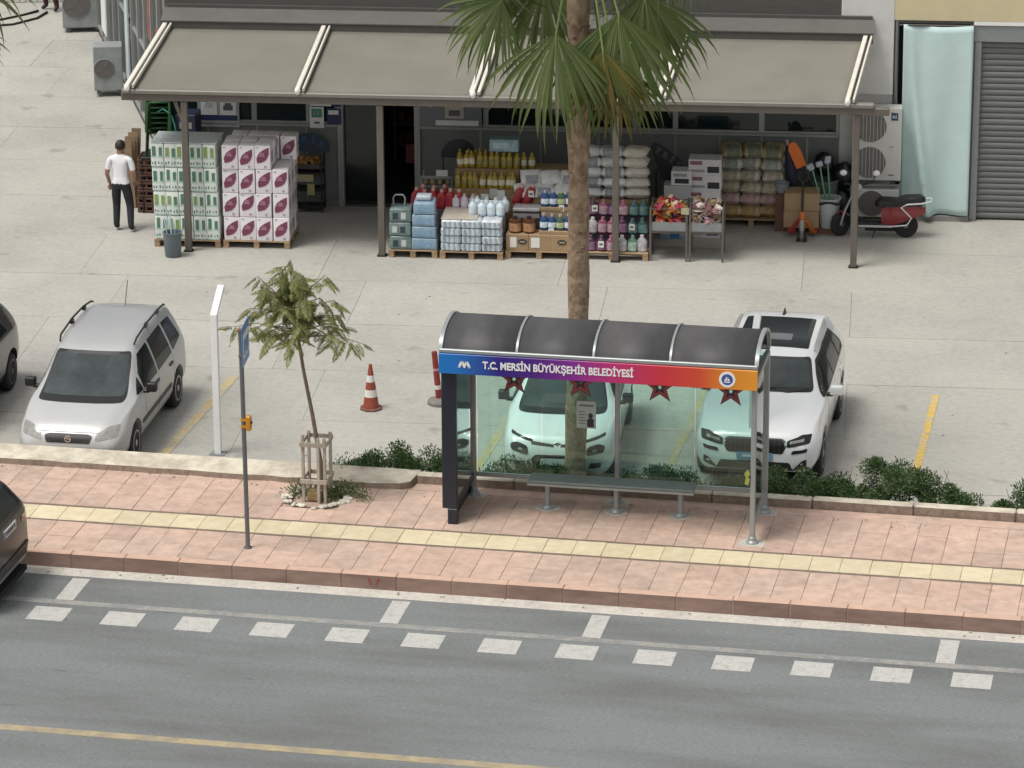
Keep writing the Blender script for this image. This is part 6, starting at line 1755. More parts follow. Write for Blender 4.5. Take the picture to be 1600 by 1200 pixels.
for s, ax in ((1, 'left'), (-1, 'right')):
    P(kar, bv, 'window_surround', M_CBLACK, [(.86, 1.045), (.30, 1.45), (-.4, 1.49), (-1.25, 1.47), (-1.66, 1.17), (-1.62, 1.08)], ax, .003, r=.03)
    P(kar, bv, 'front_window', M_CGLASS, [(.70, 1.075), (.28, 1.405), (-.14, 1.445), (-.16, 1.075)], ax, .007, r=.03)
    P(kar, bv, 'rear_window', M_CGLASS, [(-.23, 1.075), (-.22, 1.45), (-.95, 1.44), (-1.02, 1.085)], ax, .007, r=.03)
    P(kar, bv, 'side_rear_window', M_CGLASS, [(-1.10, 1.09), (-1.04, 1.43), (-1.24, 1.42), (-1.56, 1.17)], ax, .007, r=.03)
    P(kar, bv, 'sill_trim', M_CGREY, [(.92, .30), (.92, .38), (-.94, .38), (-.94, .30)], ax, .008, r=.01)
    for x0 in (.72, -.19, -1.05): P(kar, bv, 'door_gap', M_CBLACK, [(x0, .42), (x0, 1.03), (x0 - .008, 1.03), (x0 - .008, .42)], ax, .0015, r=0)
    for x in (.0, -.86): P(kar, bv, 'door_handle', M_WPAINT, [(x, .92), (x, .96), (x - .2, .96), (x - .2, .92)], ax, .025, r=.01)
    mirror(kar, bv, .66, 1.05, s, M_WPAINT, .20)
    hl = [(s * .46, .70), (s * .78, .76), (s * .80, .865), (s * .66, .86), (s * .46, .79)]
    h = P(kar, bv, 'headlight', M_LAMPD, hl, 'front', .006, r=.02)
    P(kar, bv, 'lamp_strip', M_LAMP, [(s * .50, .75), (s * .70, .785), (s * .70, .82), (s * .50, .785)], 'front', .011, h, r=.01)
    P(kar, bv, 'fog_light', M_CBLACK, [(s * .52, .60), (s * .74, .64), (s * .75, .69), (s * .54, .655)], 'front', .008, r=.015)
    P(kar, bv, 'air_curtain', M_CBLACK, [(s * .52, .33), (s * .74, .41), (s * .74, .53), (s * .68, .51)], 'front', .006, r=.015)
    MB().tube([(.12, s * .625, 1.53), (.02, s * .635, 1.595), (-.6, s * .64, 1.62), (-1.2, s * .63, 1.60), (-1.42, s * .62, 1.56)], .016, 8).build('roof_rail', mat('rail_silver', (.55, .56, .57), .3, .6), kar, smooth=60)
gr = P(kar, bv, 'grille_surround', M_CHROME, [(-.40, .60), (.40, .60), (.47, .76), (.40, .82), (-.40, .82), (-.47, .76)], 'front', .006, r=.03)
P(kar, bv, 'grille', M_CBLACK, [(-.375, .615), (.375, .615), (.435, .755), (.375, .80), (-.375, .80), (-.435, .755)], 'front', .012, gr, r=.03)
for k in range(-5, 6):
    x = .07 * k
    P(kar, bv, 'grille_bar', M_CGREY, [(x - .006, .625), (x + .006, .625), (x + .006, .79), (x - .006, .79)], 'front', .020, gr, r=0)
P(kar, bv, 'lower_intake', M_CBLACK, [(-.56, .335), (.56, .335), (.50, .47), (-.50, .47)], 'front', .006, r=.03)
pl_ = P(kar, bv, 'number_plate', mat('plate_tint', (.16, .30, .44), .5), [(-.26, .50), (.26, .50), (.26, .60), (-.26, .60)], 'front', .018, r=.008)
P(kar, bv, 'plate_marks', M_PLATE, [(-.18, .535), (.20, .535), (.20, .57), (-.18, .57)], 'front', .022, pl_, r=0)
for y in (-.3, .18): MB().tube([(.98, y, 1.10), (.86, y + .45, 1.17)], .008, 5).build('wiper', M_BLACK, kar)
kar.scale = (1.03, 1.06, 1.05)
P(kar, bv, 'sticker', M_PAPER, [(-.52, 1.415), (-.40, 1.415), (-.40, 1.445), (-.52, 1.445)], 'front', .010, r=0)

# ---------------------------------------------------------------- white hatchback behind the shelter glass
st = [(-1.99, .40, .58, .56, .68, .82, .66, .98, .58, 1.0),
      (-1.92, .32, .72, .56, .82, .98, .78, 1.12, .68, 1.16),
      (-1.75, .27, .77, .58, .86, 1.02, .82, 1.34, .61, 1.38),
      (-1.5, .24, .79, .58, .872, 1.02, .84, 1.42, .59, 1.465),
      (-.8, .23, .80, .58, .874, 1.0, .85, 1.46, .60, 1.51),
      (-.1, .23, .80, .58, .874, .99, .855, 1.45, .60, 1.51),
      (.35, .23, .80, .58, .874, .985, .855, 1.36, .62, 1.43),
      (.68, .23, .80, .58, .874, .98, .853, 1.18, .68, 1.25),
      (.96, .23, .80, .58, .873, .97, .845, 1.04, .75, 1.09),
      (1.35, .23, .80, .58, .868, .94, .81, .98, .73, 1.03),
      (1.70, .25, .77, .57, .84, .87, .77, .90, .68, .94),
      (1.88, .28, .70, .54, .78, .78, .72, .81, .62, .85),
      (1.96, .32, .62, .52, .71, .68, .65, .71, .56, .74),
      (2.0, .38, .54, .51, .62, .62, .57, .64, .48, .66)]
c3, bv = make_car('white hatchback with black roof pillars seen through the shelter glass behind the palm trunk', st, (-.55, 5.20, LOT), DOWN + rad(5), M_WPAINT, (1.20, -1.34), .315, .115, 1.749, (.375, .335), rim=M_RIMD, spokes=6)
P(c3, bv, 'windscreen_frame', M_CBLACK, [(-.695, 1.03), (.695, 1.03), (.575, 1.39), (-.575, 1.39)], 'front', .003, r=.05)
P(c3, bv, 'windscreen', M_CGLASS_W, [(-.65, 1.06), (.65, 1.06), (.54, 1.37), (-.54, 1.37)], 'front', .007, r=.04)
for s, ax in ((1, 'left'), (-1, 'right')):
    P(c3, bv, 'window_surround', M_CBLACK, [(.80, 1.01), (.35, 1.34), (-.3, 1.40), (-1.25, 1.37), (-1.52, 1.15), (-1.50, 1.04)], ax, .003, r=.03)
    P(c3, bv, 'front_window', M_CGLASS, [(.66, 1.035), (.32, 1.30), (-.12, 1.36), (-.14, 1.035)], ax, .007, r=.03)
    P(c3, bv, 'rear_window', M_CGLASS, [(-.22, 1.035), (-.21, 1.365), (-.95, 1.35), (-1.10, 1.05)], ax, .007, r=.03)
    P(c3, bv, 'sill_trim', M_CBLACK, [(.84, .26), (.84, .40), (-.98, .40), (-.98, .26)], ax, .008, r=.01)
    for x0 in (.68, -.17): P(c3, bv, 'door_gap', M_CBLACK, [(x0, .42), (x0, 1.0), (x0 - .008, 1.0), (x0 - .008, .42)], ax, .0015, r=0)
    for x in (-.02, -.82): P(c3, bv, 'door_handle', M_WPAINT, [(x, .90), (x, .935), (x - .18, .935), (x - .18, .90)], ax, .022, r=.01)
    mirror(c3, bv, .62, 1.02, s, M_CBLACK, .17)
    P(c3, bv, 'light_line', M_LAMPD, [(s * .10, .735), (s * .40, .765), (s * .72, .86), (s * .71, .885), (s * .38, .80), (s * .10, .765)] if False else [(s * .38, .775), (s * .72, .86), (s * .72, .89), (s * .38, .81)], 'front', .006, r=.01)
    P(c3, bv, 'chrome_line', M_CHROME, [(s * .06, .735), (s * .40, .775), (s * .40, .79), (s * .06, .752)], 'front', .008, r=0)
    P(c3, bv, 'upper_grille', M_CBLACK, [(s * .05, .715), (s * .40, .745), (s * .40, .773), (s * .05, .733)], 'front', .005, r=0)
    h = P(c3, bv, 'headlight', M_LAMPD, [(s * .44, .60), (s * .70, .65), (s * .73, .74), (s * .62, .77), (s * .45, .72)], 'front', .008, r=.05)
    P(c3, bv, 'lamp_lens', M_LAMP, [(s * .53, .655), (s * .60, .667), (s * .605, .70), (s * .535, .69)], 'front', .013, h, r=.03)
    P(c3, bv, 'fog_light', M_CBLACK, [(s * .48, .40), (s * .66, .42), (s * .67, .50), (s * .50, .49)], 'front', .008, r=.03)
q = MB()
o, d = AX['front'](0, .745); hit = bv.ray_cast(o, d)[0]
for z in (.70, .745):
    for s in (-1, 1):
        q.add([(hit.x + .01, 0, z + .05), (hit.x + .012, 0, z + .022), (hit.x - .005, s * .065, z - .012), (hit.x - .005, s * .065, z + .014), (hit.x - .02, 0, z + .05), (hit.x - .02, 0, z + .022), (hit.x - .03, s * .065, z - .012), (hit.x - .03, s * .065, z + .014)],
              [(0, 1, 2, 3), (7, 6, 5, 4), (0, 4, 5, 1), (1, 5, 6, 2), (2, 6, 7, 3), (3, 7, 4, 0)])
q.build('emblem', M_CHROME, c3)
P(c3, bv, 'lower_grille', M_CBLACK, [(-.36, .36), (.36, .36), (.40, .54), (.33, .60), (-.33, .60), (-.40, .54)], 'front', .006, r=.03)
pl_ = P(c3, bv, 'number_plate', M_PLATE, [(-.26, .44), (.26, .44), (.26, .54), (-.26, .54)], 'front', .016, r=.008)
P(c3, bv, 'bonnet_crease', mat('crease_white', (.70, .71, .72), .3), [(-.012, .86), (.012, .86), (.012, .99), (-.012, .99)], 'front', .003, r=0)

# ---------------------------------------------------------------- dark car at the left edge of the lot
st2 = [tuple([r_[0]] + list(r_[1:])) for r_ in st]
M_DKPAINT = mat('dark_grey_paint', (.045, .046, .047), .28, .2, coat=.8)
dk, bv = make_car('dark grey car parked at the left edge of the picture beside the silver car', st2, (-10.92, 5.0, LOT), DOWN + rad(2), M_DKPAINT, (1.20, -1.34), .315, .115, 1.749, (.375, .335), rim=M_RIMD)
P(dk, bv, 'windscreen', M_CGLASS_W, [(-.70, 1.04), (.70, 1.04), (.58, 1.38), (-.58, 1.38)], 'front', .005, r=.04)
for s, ax in ((1, 'left'), (-1, 'right')):
    P(dk, bv, 'front_window', M_CGLASS, [(.70, 1.03), (.32, 1.31), (-.12, 1.37), (-.14, 1.03)], ax, .006, r=.03)
    P(dk, bv, 'rear_window', M_CGLASS, [(-.22, 1.03), (-.21, 1.37), (-1.0, 1.36), (-1.25, 1.05)], ax, .006, r=.03)
    mirror(dk, bv, .62, 1.02, s, M_DKPAINT, .17)
    P(dk, bv, 'headlight', M_LAMP, [(s * .42, .64), (s * .72, .72), (s * .72, .82), (s * .44, .74)], 'front', .006, r=.03)
    P(dk, bv, 'arch_trim', M_CBLACK, [(.84, .26), (.84, .38), (-.98, .38), (-.98, .26)], ax, .008, r=.01)
P(dk, bv, 'grille', M_CBLACK, [(-.36, .40), (.36, .40), (.40, .6), (-.40, .6)], 'front', .006, r=.03)

# ---------------------------------------------------------------- dark SUV on the road, nose out of the picture
st3 = [(-2.2, .40, .66, .60, .76, .90, .74, 1.04, .66, 1.06),
       (-2.14, .33, .78, .60, .87, 1.02, .84, 1.14, .76, 1.17),
       (-2.04, .30, .82, .62, .91, 1.06, .87, 1.26, .74, 1.30),
       (-1.82, .27, .84, .62, .925, 1.07, .89, 1.50, .66, 1.56),
       (-1.2, .26, .85, .62, .93, 1.05, .90, 1.58, .66, 1.65),
       (-.3, .26, .85, .62, .93, 1.04, .905, 1.58, .66, 1.66),
       (.3, .26, .85, .62, .93, 1.03, .905, 1.48, .66, 1.56),
       (1.0, .26, .85, .62, .93, 1.01, .89, 1.07, .79, 1.13),
       (1.7, .27, .84, .62, .91, .95, .83, .98, .75, 1.03),
       (2.05, .30, .78, .60, .86, .84, .78, .88, .68, .92),
       (2.2, .40, .62, .56, .70, .70, .66, .73, .56, .76)]
M_BRPAINT = mat('dark_brown_paint', (.030, .029, .028), .35, .1, coat=.25)
sv, bv = make_car('dark brown SUV on the road, only its rear corner inside the left edge', st3, (-9.30, -2.66, 0), math.pi + rad(0), M_BRPAINT, (1.35, -1.32), .35, .115, 1.86, (.41, .37), name='road_car', rim=M_RIMD, group=None)
P(sv, bv, 'rear_screen', M_CGLASS, [(-.68, 1.16), (.68, 1.16), (.58, 1.50), (-.58, 1.50)], 'rear', .005, r=.05)
P(sv, bv, 'bumper', M_CBLACK, [(-.78, .36), (.78, .36), (.84, .56), (-.84, .56)], 'rear', .014, r=.03)
P(sv, bv, 'bumper_strip', mat('strip_alu', (.55, .56, .57), .3, .6), [(-.80, .37), (.80, .37), (.82, .42), (-.82, .42)], 'rear', .03, r=.01)
pl_ = P(sv, bv, 'number_plate', M_PLATE, [(-.26, .93), (.26, .93), (.26, 1.05), (-.26, 1.05)], 'rear', .012, r=.008)
P(sv, bv, 'plate_band', M_PLATEB, [(.21, .935), (.255, .935), (.255, 1.045), (.21, 1.045)], 'rear', .0155, pl_, r=0)
for a, b_ in ((.12, .17), (.05, .10), (-.04, .03), (-.13, -.06), (-.22, -.16)):
    P(sv, bv, 'plate_mark', M_CBLACK, [(a, .96), (b_, .96), (b_, 1.02), (a, 1.02)], 'rear', .0155, pl_, r=0)
for s, ax in ((1, 'left'), (-1, 'right')):
    P(sv, bv, 'tail_light', mat('tail_dark_red', (.16, .012, .012), .15, coat=1), [(s * .52, .92), (s * .86, .90), (s * .86, 1.04), (s * .52, 1.02)], 'rear', .008, r=.03)
    P(sv, bv, 'side_window', M_CGLASS, [(.75, 1.08), (.30, 1.46), (-1.1, 1.50), (-1.62, 1.12)], ax, .005, r=.04)
    P(sv, bv, 'sill_trim', M_CBLACK, [(.92, .30), (.92, .42), (-.9, .42), (-.9, .30)], ax, .008, r=.01)
    mirror(sv, bv, .66, 1.06, s, M_BRPAINT, .2)
# ================================================================ PLANTS
# ---- fan palms
M_TRUNK = mat('palm_trunk', (.32, .235, .16), .92, var=.4, scale=7, bump=1, bscale=16, streak=(1, 1, .75), second=(.17, .095, .055), second_scale=10, second_amt=.62, fac_lo=.44, fac_hi=.62)
M_BOOT = mat('palm_boot', (.26, .17, .11), .9, var=.3, scale=8)
M_FROND = leaf_mat('palm_leaf', [(.072, .115, .030), (.125, .175, .050), (.19, .235, .09), (.086, .138, .038), (.26, .29, .15)], trans=.33)
M_FRONDY = leaf_mat('palm_leaf_yellow', [(.15, .14, .03), (.09, .12, .03), (.22, .17, .035), (.19, .14, .045)], trans=.2)
M_FRONDD = leaf_mat('palm_leaf_dry', [(.30, .23, .12), (.22, .17, .09), (.36, .29, .17)], trans=.1)
M_PETIOLE = mat('palm_petiole', (.20, .24, .08), .5, var=.15)


def fan_mesh(seed, length=1.25, nseg=38, spread=2.5, droop=.55, fused=.42, hang=0):
    """One fan blade in local space: hub at origin, axis along +X, flat side up +Z."""
    rr = random.Random(seed); v = []; f = []
    for i in range(nseg):
        a = -spread + 2 * spread * i / (nseg - 1) + rr.uniform(-.03, .03)
        L = length * (.74 + .26 * math.cos(a * .62)) * rr.uniform(.80, 1.06)
        dirv = Vector((math.cos(a), math.sin(a), 0)); sidev = Vector((-math.sin(a), math.cos(a), 0))
        wmax = 2 * spread / nseg * L * fused * .52
        K = 8; base = len(v)
        dr = droop * rr.uniform(.6, 1.7)
        tw = rr.uniform(-.55, .55)
        for k in range(K + 1):
            t = k / K
            p = dirv * (L * t) + Vector((0, 0, -.05 * L * t * t))
            if t > fused:      # free tip bends down
                q = (t - fused) / (1 - fused)
                p += Vector((0, 0, -dr * L * .55 * q * q)) - dirv * (dr * .16 * L * q * q) + sidev * tw * .12 * q * q
            p += (Vector((1, 0, 0)) - dirv) * (hang * L * t * t * .55)
            w = wmax * (t / fused if t < fused else max(.05, 1 - ((t - fused) / (1 - fused)) ** 1.4))
            lift = .35 * w
            v += [tuple(p - sidev * w + Vector((0, 0, lift))), tuple(p), tuple(p + sidev * w + Vector((0, 0, lift)))]
        for k in range(K):
            b = base + 3 * k
            f += [(b, b + 1, b + 4, b + 3), (b + 1, b + 2, b + 5, b + 4)]
    return v, f


fan_src = [fan_mesh(s, droop=d, spread=sp, nseg=ns, fused=fu, hang=hg) for s, d, sp, ns, fu, hg in ((1, .7, 2.3, 38, .42, .2), (2, .9, 2.1, 36, .42, .2), (3, .5, 2.4, 38, .42, .2), (4, 1.1, 2.2, 36, .42, .2), (5, .20, 1.02, 26, .50, .42), (6, .26, 1.15, 28, .48, .40), (7, .22, .92, 24, .5, .45), (8, .30, 1.08, 26, .46, .4))]


def frond(parent, crown, hub, axis, up, size, m, idx):
    """petiole from the crown to hub, and the blade carried at its end"""
    axis = Vector(axis).normalized(); up = Vector(up); up = (up - axis * up.dot(axis)).normalized(); s = up.cross(axis)
    v, f = fan_src[idx]
    hub = Vector(hub); crown = Vector(crown)
    b = MB(); Mx = Matrix(((axis.x, s.x, up.x, hub.x), (axis.y, s.y, up.y, hub.y), (axis.z, s.z, up.z, hub.z), (0, 0, 0, 1))) @ Matrix.Scale(size, 4)
    b.add(v, f, 0, Mx)
    mid = (crown + hub) / 2 + Vector((0, 0, .10 + .12 * (hub - crown).length)) * (1 if hub.z < crown.z + .6 else .4)
    pts = [crown.lerp(mid, t * 2) if t < .5 else mid.lerp(hub, t * 2 - 1) for t in (0, .25, .5, .75, 1)]
    pts = [crown * (1 - t) ** 2 + mid * 2 * t * (1 - t) + hub * t * t for t in (0, .2, .4, .6, .8, 1)] + [hub + axis * .35 * size]
    b.tube(pts, [.032, .026, .022, .02, .017, .016, .004], 6, mi=1)
    return b.build('frond', [m, M_PETIOLE], parent, smooth=None)


def palm(label, x, y, h, lean, fr, seed):
    rr = random.Random(seed)
    t = thing('fan_palm', label, 'palm tree', (x, y, LOT))
    pts = []; rs = []
    for k in range(26):
        q = k / 25
        pts.append((lean[0] * q + .03 * math.sin(q * 5), lean[1] * q, h * q)); rs.append((.168 - .026 * q + .012 * math.sin(k * 2.1) + (.05 if k == 0 else 0)) * (1.12 if q > .62 else 1))
    tr = MB().tube(pts, rs, 18).build('trunk', M_TRUNK, t, smooth=60)
    bt = MB()
    for k in range(150):      # cut leaf bases left on the trunk, sparser and flatter low down
        q = rr.uniform(.15, 1.0) ** .55; a = rr.uniform(0, 6.28)
        c = Vector((lean[0] * q + .03 * math.sin(q * 5), lean[1] * q, h * q)); r_ = .16 - .026 * q
        o_ = Vector((math.cos(a), math.sin(a), 0)); s_ = Vector((-math.sin(a), math.cos(a), 0)); w = rr.uniform(.04, .075); l = rr.uniform(.05, .12) * (.4 + .9 * q ** 3)
        p0 = c + o_ * (r_ - .01)
        bt.add([tuple(p0 - s_ * w), tuple(p0 + s_ * w), tuple(p0 + s_ * w * .6 + o_ * l * .55 + Vector((0, 0, l))), tuple(p0 - s_ * w * .6 + o_ * l * .55 + Vector((0, 0, l))), tuple(p0 + Vector((0, 0, .06))), ],
               [(0, 1, 2, 3), (3, 2, 4), (0, 3, 4), (1, 4, 2)])
    bt.build('leaf_base', M_BOOT, tr, kind='stuff')
    crown = (lean[0], lean[1], h - .05)
    for i, (hx, hy, hz, axis, up, size, m) in enumerate(fr):
        frond(t, crown, (crown[0] + hx, crown[1] + hy, crown[2] + hz), axis, up, size, {'g': M_FROND, 'y': M_FRONDY, 'd': M_FRONDD}[m[0]], (i + seed) % 4 + (4 if len(m) > 1 else 0))
    return t


FR = [(-.22, -.80, -1.50, (-.02, -.12, -1), (0, -1, .1), 1.46, 'gh'),
      (.66, -.62, -1.22, (.04, -.10, -1), (.1, -1, .1), 1.46, 'gh'),
      (.96, -.15, -1.05, (.16, -.05, -1), (.4, -1, .1), 1.36, 'gh'),
      (.85, .35, -1.10, (.05, .05, -1), (.1, -1, .1), 1.25, 'gh'),
      (-1.12, -.25, -1.15, (-.48, -.1, -.85), (-.3, -1, .2), 1.15, 'gh'),
      (-.62, .40, -1.05, (-.12, .05, -1), (-.1, -1, .1), 1.28, 'gh'),
      (-1.35, .35, -.80, (-.55, .05, -.80), (-.4, -.8, .4), 1.12, 'g'),
      (.46, -.78, -1.72, (.07, -.02, -1), (0, -1, 0), 1.02, 'yh'),
      (.62, -.66, -1.95, (.06, .02, -1), (.2, -1, 0), 1.10, 'yh'),
      (.22, .28, -1.85, (.02, .05, -1), (-.2, -1, 0), 1.0, 'dh'),
      (.95, .30, -.55, (.45, .05, -.85), (.5, -.6, .5), 1.05, 'g'),
      (-.15, .95, -.70, (-.1, .6, -.8), (0, .7, .6), 1.1, 'g'),
      (.85, .80, -.60, (.5, .6, -.7), (.5, .6, .6), 1.1, 'g'),
      (-.95, .80, -.50, (-.55, .6, -.65), (-.5, .6, .6), 1.1, 'g'),
      (1.30, -.65, .10, (.8, -.45, -.25), (.2, -.3, 1), 1.1, 'g'),
      (-1.30, -.60, .15, (-.8, -.45, -.25), (-.2, -.3, 1), 1.1, 'g'),
      (.75, -.95, .45, (.5, -.7, .2), (-.2, .3, 1), 1.0, 'g'),
      (-.70, -.95, .50, (-.5, -.7, .25), (.2, .3, 1), 1.0, 'g'),
      (.9, .7, .75, (.6, .5, .5), (-.5, -.4, .8), 1.0, 'g'), (-.9, .6, .8, (-.6, .45, .55), (.5, -.4, .8), 1.0, 'g'),
      (.1, .1, 1.25, (.05, .1, 1), (0, -1, .1), 1.0, 'g'), (.45, -.4, 1.1, (.4, -.3, .9), (-.4, .3, .6), 1.0, 'g'), (-.45, -.3, 1.1, (-.4, -.3, .9), (.4, .3, .6), 1.0, 'g'),
      (1.1, .9, .0, (.75, .6, -.3), (.3, .3, 1), 1.05, 'g'), (-1.15, .9, .05, (-.7, .6, -.3), (-.3, .3, 1), 1.05, 'g')]
palm('tall fan palm with hanging green fans and one yellowing fan in front of the awning', -.07, 2.98, 8.95, (.10, .0), FR, 3)
FR2 = [(.95, -.3, -.9, (.30, -.1, -1), (.2, -1, .2), 1.15, 'gh'), (1.25, .0, -.35, (.75, -.1, -.65), (.5, -.7, .5), 1.1, 'g'), (.55, -.7, -1.2, (.2, -.3, -1), (0, -1, .2), 1.0, 'g'),
       (1.1, -.5, .35, (.8, -.3, .1), (0, 0, 1), 1.0, 'g'), (-.9, -.3, -.7, (-.6, -.2, -.8), (-.3, -1, .3), 1.0, 'g'), (-1.2, .1, -.2, (-.8, 0, -.5), (-.4, -.5, .7), 1.0, 'g'),
       (.2, .9, -.4, (.2, .7, -.6), (0, .6, .7), 1.0, 'g'), (-.2, -.8, .5, (-.1, -.6, .5), (0, .5, .8), 1.0, 'g'), (.3, .3, 1.1, (.2, .2, 1), (-.2, -.8, .2), 1.0, 'g'), (-.6, .5, .8, (-.5, .4, .7), (.4, -.4, .8), 1.0, 'g')]
palm('fan palm outside the left edge, only hanging leaf tips reaching into the top corner', -11.0, 3.9, 7.95, (0, 0), FR2, 5)

# ---- young tree with a wooden guard
tree = thing('young_tree', 'young tree with drooping feathery leaves and thin stem inside a wooden stake guard', 'tree', (PIT[0], PIT[1], WALK - .02))
M_BARK = mat('young_bark', (.22, .17, .125), .85, var=.25, scale=14, bump=.4, bscale=40)
M_TLEAF = leaf_mat('tree_leaf', [(.14, .17, .048), (.21, .24, .075), (.28, .30, .115), (.12, .15, .048), (.34, .34, .16)], trans=.42)
tp_ = (-.31, .0, 3.02)
MB().tube([(.09, .02, 0), (.05, .02, .6), (-.05, .01, 1.3), (-.17, 0, 2.0), tp_], [.042, .034, .03, .026, .022], 10).build('trunk', M_BARK, tree, smooth=60)
rr = random.Random(11)
lm_ = []
for s in range(4):            # one compound leaf: drooping stalk with paired leaflets, along +X
    q = random.Random(s); v = []; f = []; L = .42
    for k in range(20):
        t = .12 + .88 * k / 19
        c = Vector((L * t, 0, -.30 * L * t * t)); tang = Vector((1, 0, -.60 * t)).normalized()
        for sd in (-1, 1):
            ll = .125 * math.sin(math.pi * min(1, .25 + t * .72)) * q.uniform(.8, 1.15); w = .013
            d = (Vector((.45, sd, 0)).normalized() * .9 + Vector((0, 0, -.35 - q.uniform(0, .3)))).normalized()
            p1 = c + d * ll; n = tang * w
            b = len(v); m1 = c + d * ll * .5
            v += [tuple(c), tuple(m1 - n), tuple(p1), tuple(m1 + n)]; f += [(b, b + 1, b + 2, b + 3)]
    mbx = MB(); mbx.add(v, f); mbx.tube([(L * t, 0, -.30 * L * t * t) for t in (0, .33, .66, 1)], [.006, .005, .004, .002], 4)
    lm_.append(mbx.mesh('leaf', M_TLEAF))
for i in range(29):
    a = i * 2.399 + rr.uniform(-.3, .3); el_ = .12 + 1.2 * (i / 28) ** 1.1 + rr.uniform(-.1, .1)
    L = rr.uniform(.62, 1.06) * (1 - .16 * el_)
    z0 = 2.52 + .5 * (i / 28)
    p0 = Vector((-.20 - .10 * (z0 - 1.9) / .9, 0, z0)); d = Vector((math.cos(a) * math.cos(el_), math.sin(a) * math.cos(el_), math.sin(el_)))
    p1 = p0 + d * L * .6; p2 = p0 + d * L + Vector((0, 0, -.16 * math.cos(el_)))
    MB().tube([p0, p1, p2], [.013, .009, .005], 6).build('limb', M_BARK, tree, smooth=60)
    for k in range(10):
        t = .28 + .72 * k / 9
        p = p0 * (1 - t) ** 2 + p1 * 2 * t * (1 - t) + p2 * t * t
        o = link('leaf', lm_[rr.randrange(4)], tree, loc=p)
        sc_l = rr.uniform(.55, .98); o.scale = (sc_l, sc_l, sc_l)
        o.rotation_euler = (rr.uniform(-.5, .5), rr.uniform(.0, .95) if k > 4 else rr.uniform(-.5, .6), (rr.uniform(-3.14, 3.14) if k < 8 else a + rr.uniform(-1.0, 1.0)))
guard = thing('tree_guard', 'weathered wooden stake guard round the young tree stem', 'tree guard', (PIT[0], PIT[1], WALK - .02))
M_STAKE = mat('stake_wood', (.42, .37, .31), .85, var=.25, scale=9, objrand=.1, streak=(5, 5, 1))
for sx, sy, h in ((-.17, -.16, 1.06), (.16, -.16, 1.02), (-.17, .2, 1.0), (.16, .2, 1.0), (.07, -.19, 1.03)):
    MB().box(sx - .022, sx + .022, sy - .022, sy + .022, -.1, h).build('stake', M_STAKE, guard, bevel=.005)
for z in (.34, .92):
    MB().box(-.21, .20, -.215, -.19, z - .035, z + .035).build('crossbar', M_STAKE, guard, bevel=.004)
    MB().box(-.20, .19, .23, .255, z - .03, z + .03).build('crossbar', M_STAKE, guard, bevel=.004)
    for sx in (-1, 1): MB().box(sx * .19 - .012, sx * .19 + .012, -.185, .225, z - .03, z + .03).build('crossbar', M_STAKE, guard, bevel=.004)
pit = thing('tree_pit', 'round planting hole edged with white stones at the foot of the young tree', 'planting hole', (PIT[0], PIT[1], WALK))
MB().lathe([(.5, -.03), (.46, -.004), (.30, -.03), (.02, -.02)], 22).build('soil', mat('soil', (.12, .085, .055), .95, var=.3, scale=14, bump=.6, bscale=30), pit, smooth=60)
for k in range(38):
    a = rr.uniform(3.0, 6.5) if k < 28 else rr.uniform(0, 6.28); r_ = rr.uniform(.38, .52)
    b = MB(); b.ball((0, 0, 0), rr.uniform(.03, .065), rr.uniform(.03, .055), rr.uniform(.02, .035), 7, 5)
    b.build('stone', mat('pit_stone', (.58, .55, .48), .85, var=.15, scale=9, objrand=.2), pit, smooth=70, loc=None)
    COL.objects[-1].location = (r_ * math.cos(a), r_ * math.sin(a), .012); COL.objects[-1].rotation_euler = (0, 0, rr.uniform(0, 3))
MB().box(-.13, .1, -.16, .0, -.01, .15).build('old_rootball', mat('burlap', (.30, .22, .10), .9, var=.3, scale=12, bump=.5), pit, bevel=.04, seg=2)


def leaf_cloud(label, name, cat, x, y, z, size, n, m, leaf, seed, group=None, parent_stem=True, dens=.6):
    """Shrub: leaf-sized faces spread through clumps, thinner towards the outside."""
    rr = random.Random(seed)
    t = thing(name, label, cat, (x, y, z), 0, group)
    b = MB(); v = []; f = []
    clumps = []
    for i in range(max(6, int(size[0] * 15))):
        s = rr.uniform(-1, 1); q = rr.uniform(-.7, .7)
        prof = max(.38, 1 - abs(s) ** 3)
        clumps.append((s * size[0] / 2, q * size[1] / 2, size[2] * prof * rr.uniform(.28, .72), rr.uniform(.12, .24)))
    for i in range(n):
        cx, cy, cz, cr_ = clumps[rr.randrange(len(clumps))]
        d = Vector((rr.gauss(0, 1), rr.gauss(0, 1), rr.gauss(0, 1))).normalized()
        rad_ = cr_ * rr.random() ** .33 * (1.25 if rr.random() < .08 else 1)
        p = Vector((cx, cy, cz)) + Vector((d.x, d.y, d.z * .9)) * rad_
        if p.z < .01: p.z = rr.uniform(.01, .08)
        a = Vector((rr.gauss(0, 1), rr.gauss(0, 1), rr.gauss(.5, .8))).normalized(); a = (a + d * .8).normalized()
        s_ = a.orthogonal().normalized(); L = leaf * rr.uniform(.6, 1.3); w = L * .38
        k = len(v)
        v += [tuple(p), tuple(p + a * L * .5 + s_ * w * .5), tuple(p + a * L), tuple(p + a * L * .5 - s_ * w * .5)]
        f.append((k, k + 1, k + 2, k + 3))
    b.add(v, f); b.build('foliage', m, t)
    q = MB()
    for i in range(10):
        s = rr.uniform(-.8, .8) * size[0] / 2
        q.tube([(s, 0, -.12), (s + rr.uniform(-.1, .1), rr.uniform(-.1, .1), size[2] * .35), (s + rr.uniform(-.2, .2), rr.uniform(-.2, .2), size[2] * .7)], [.012, .009, .004], 5)
    q.build('stem', M_BARK, t)
    return t


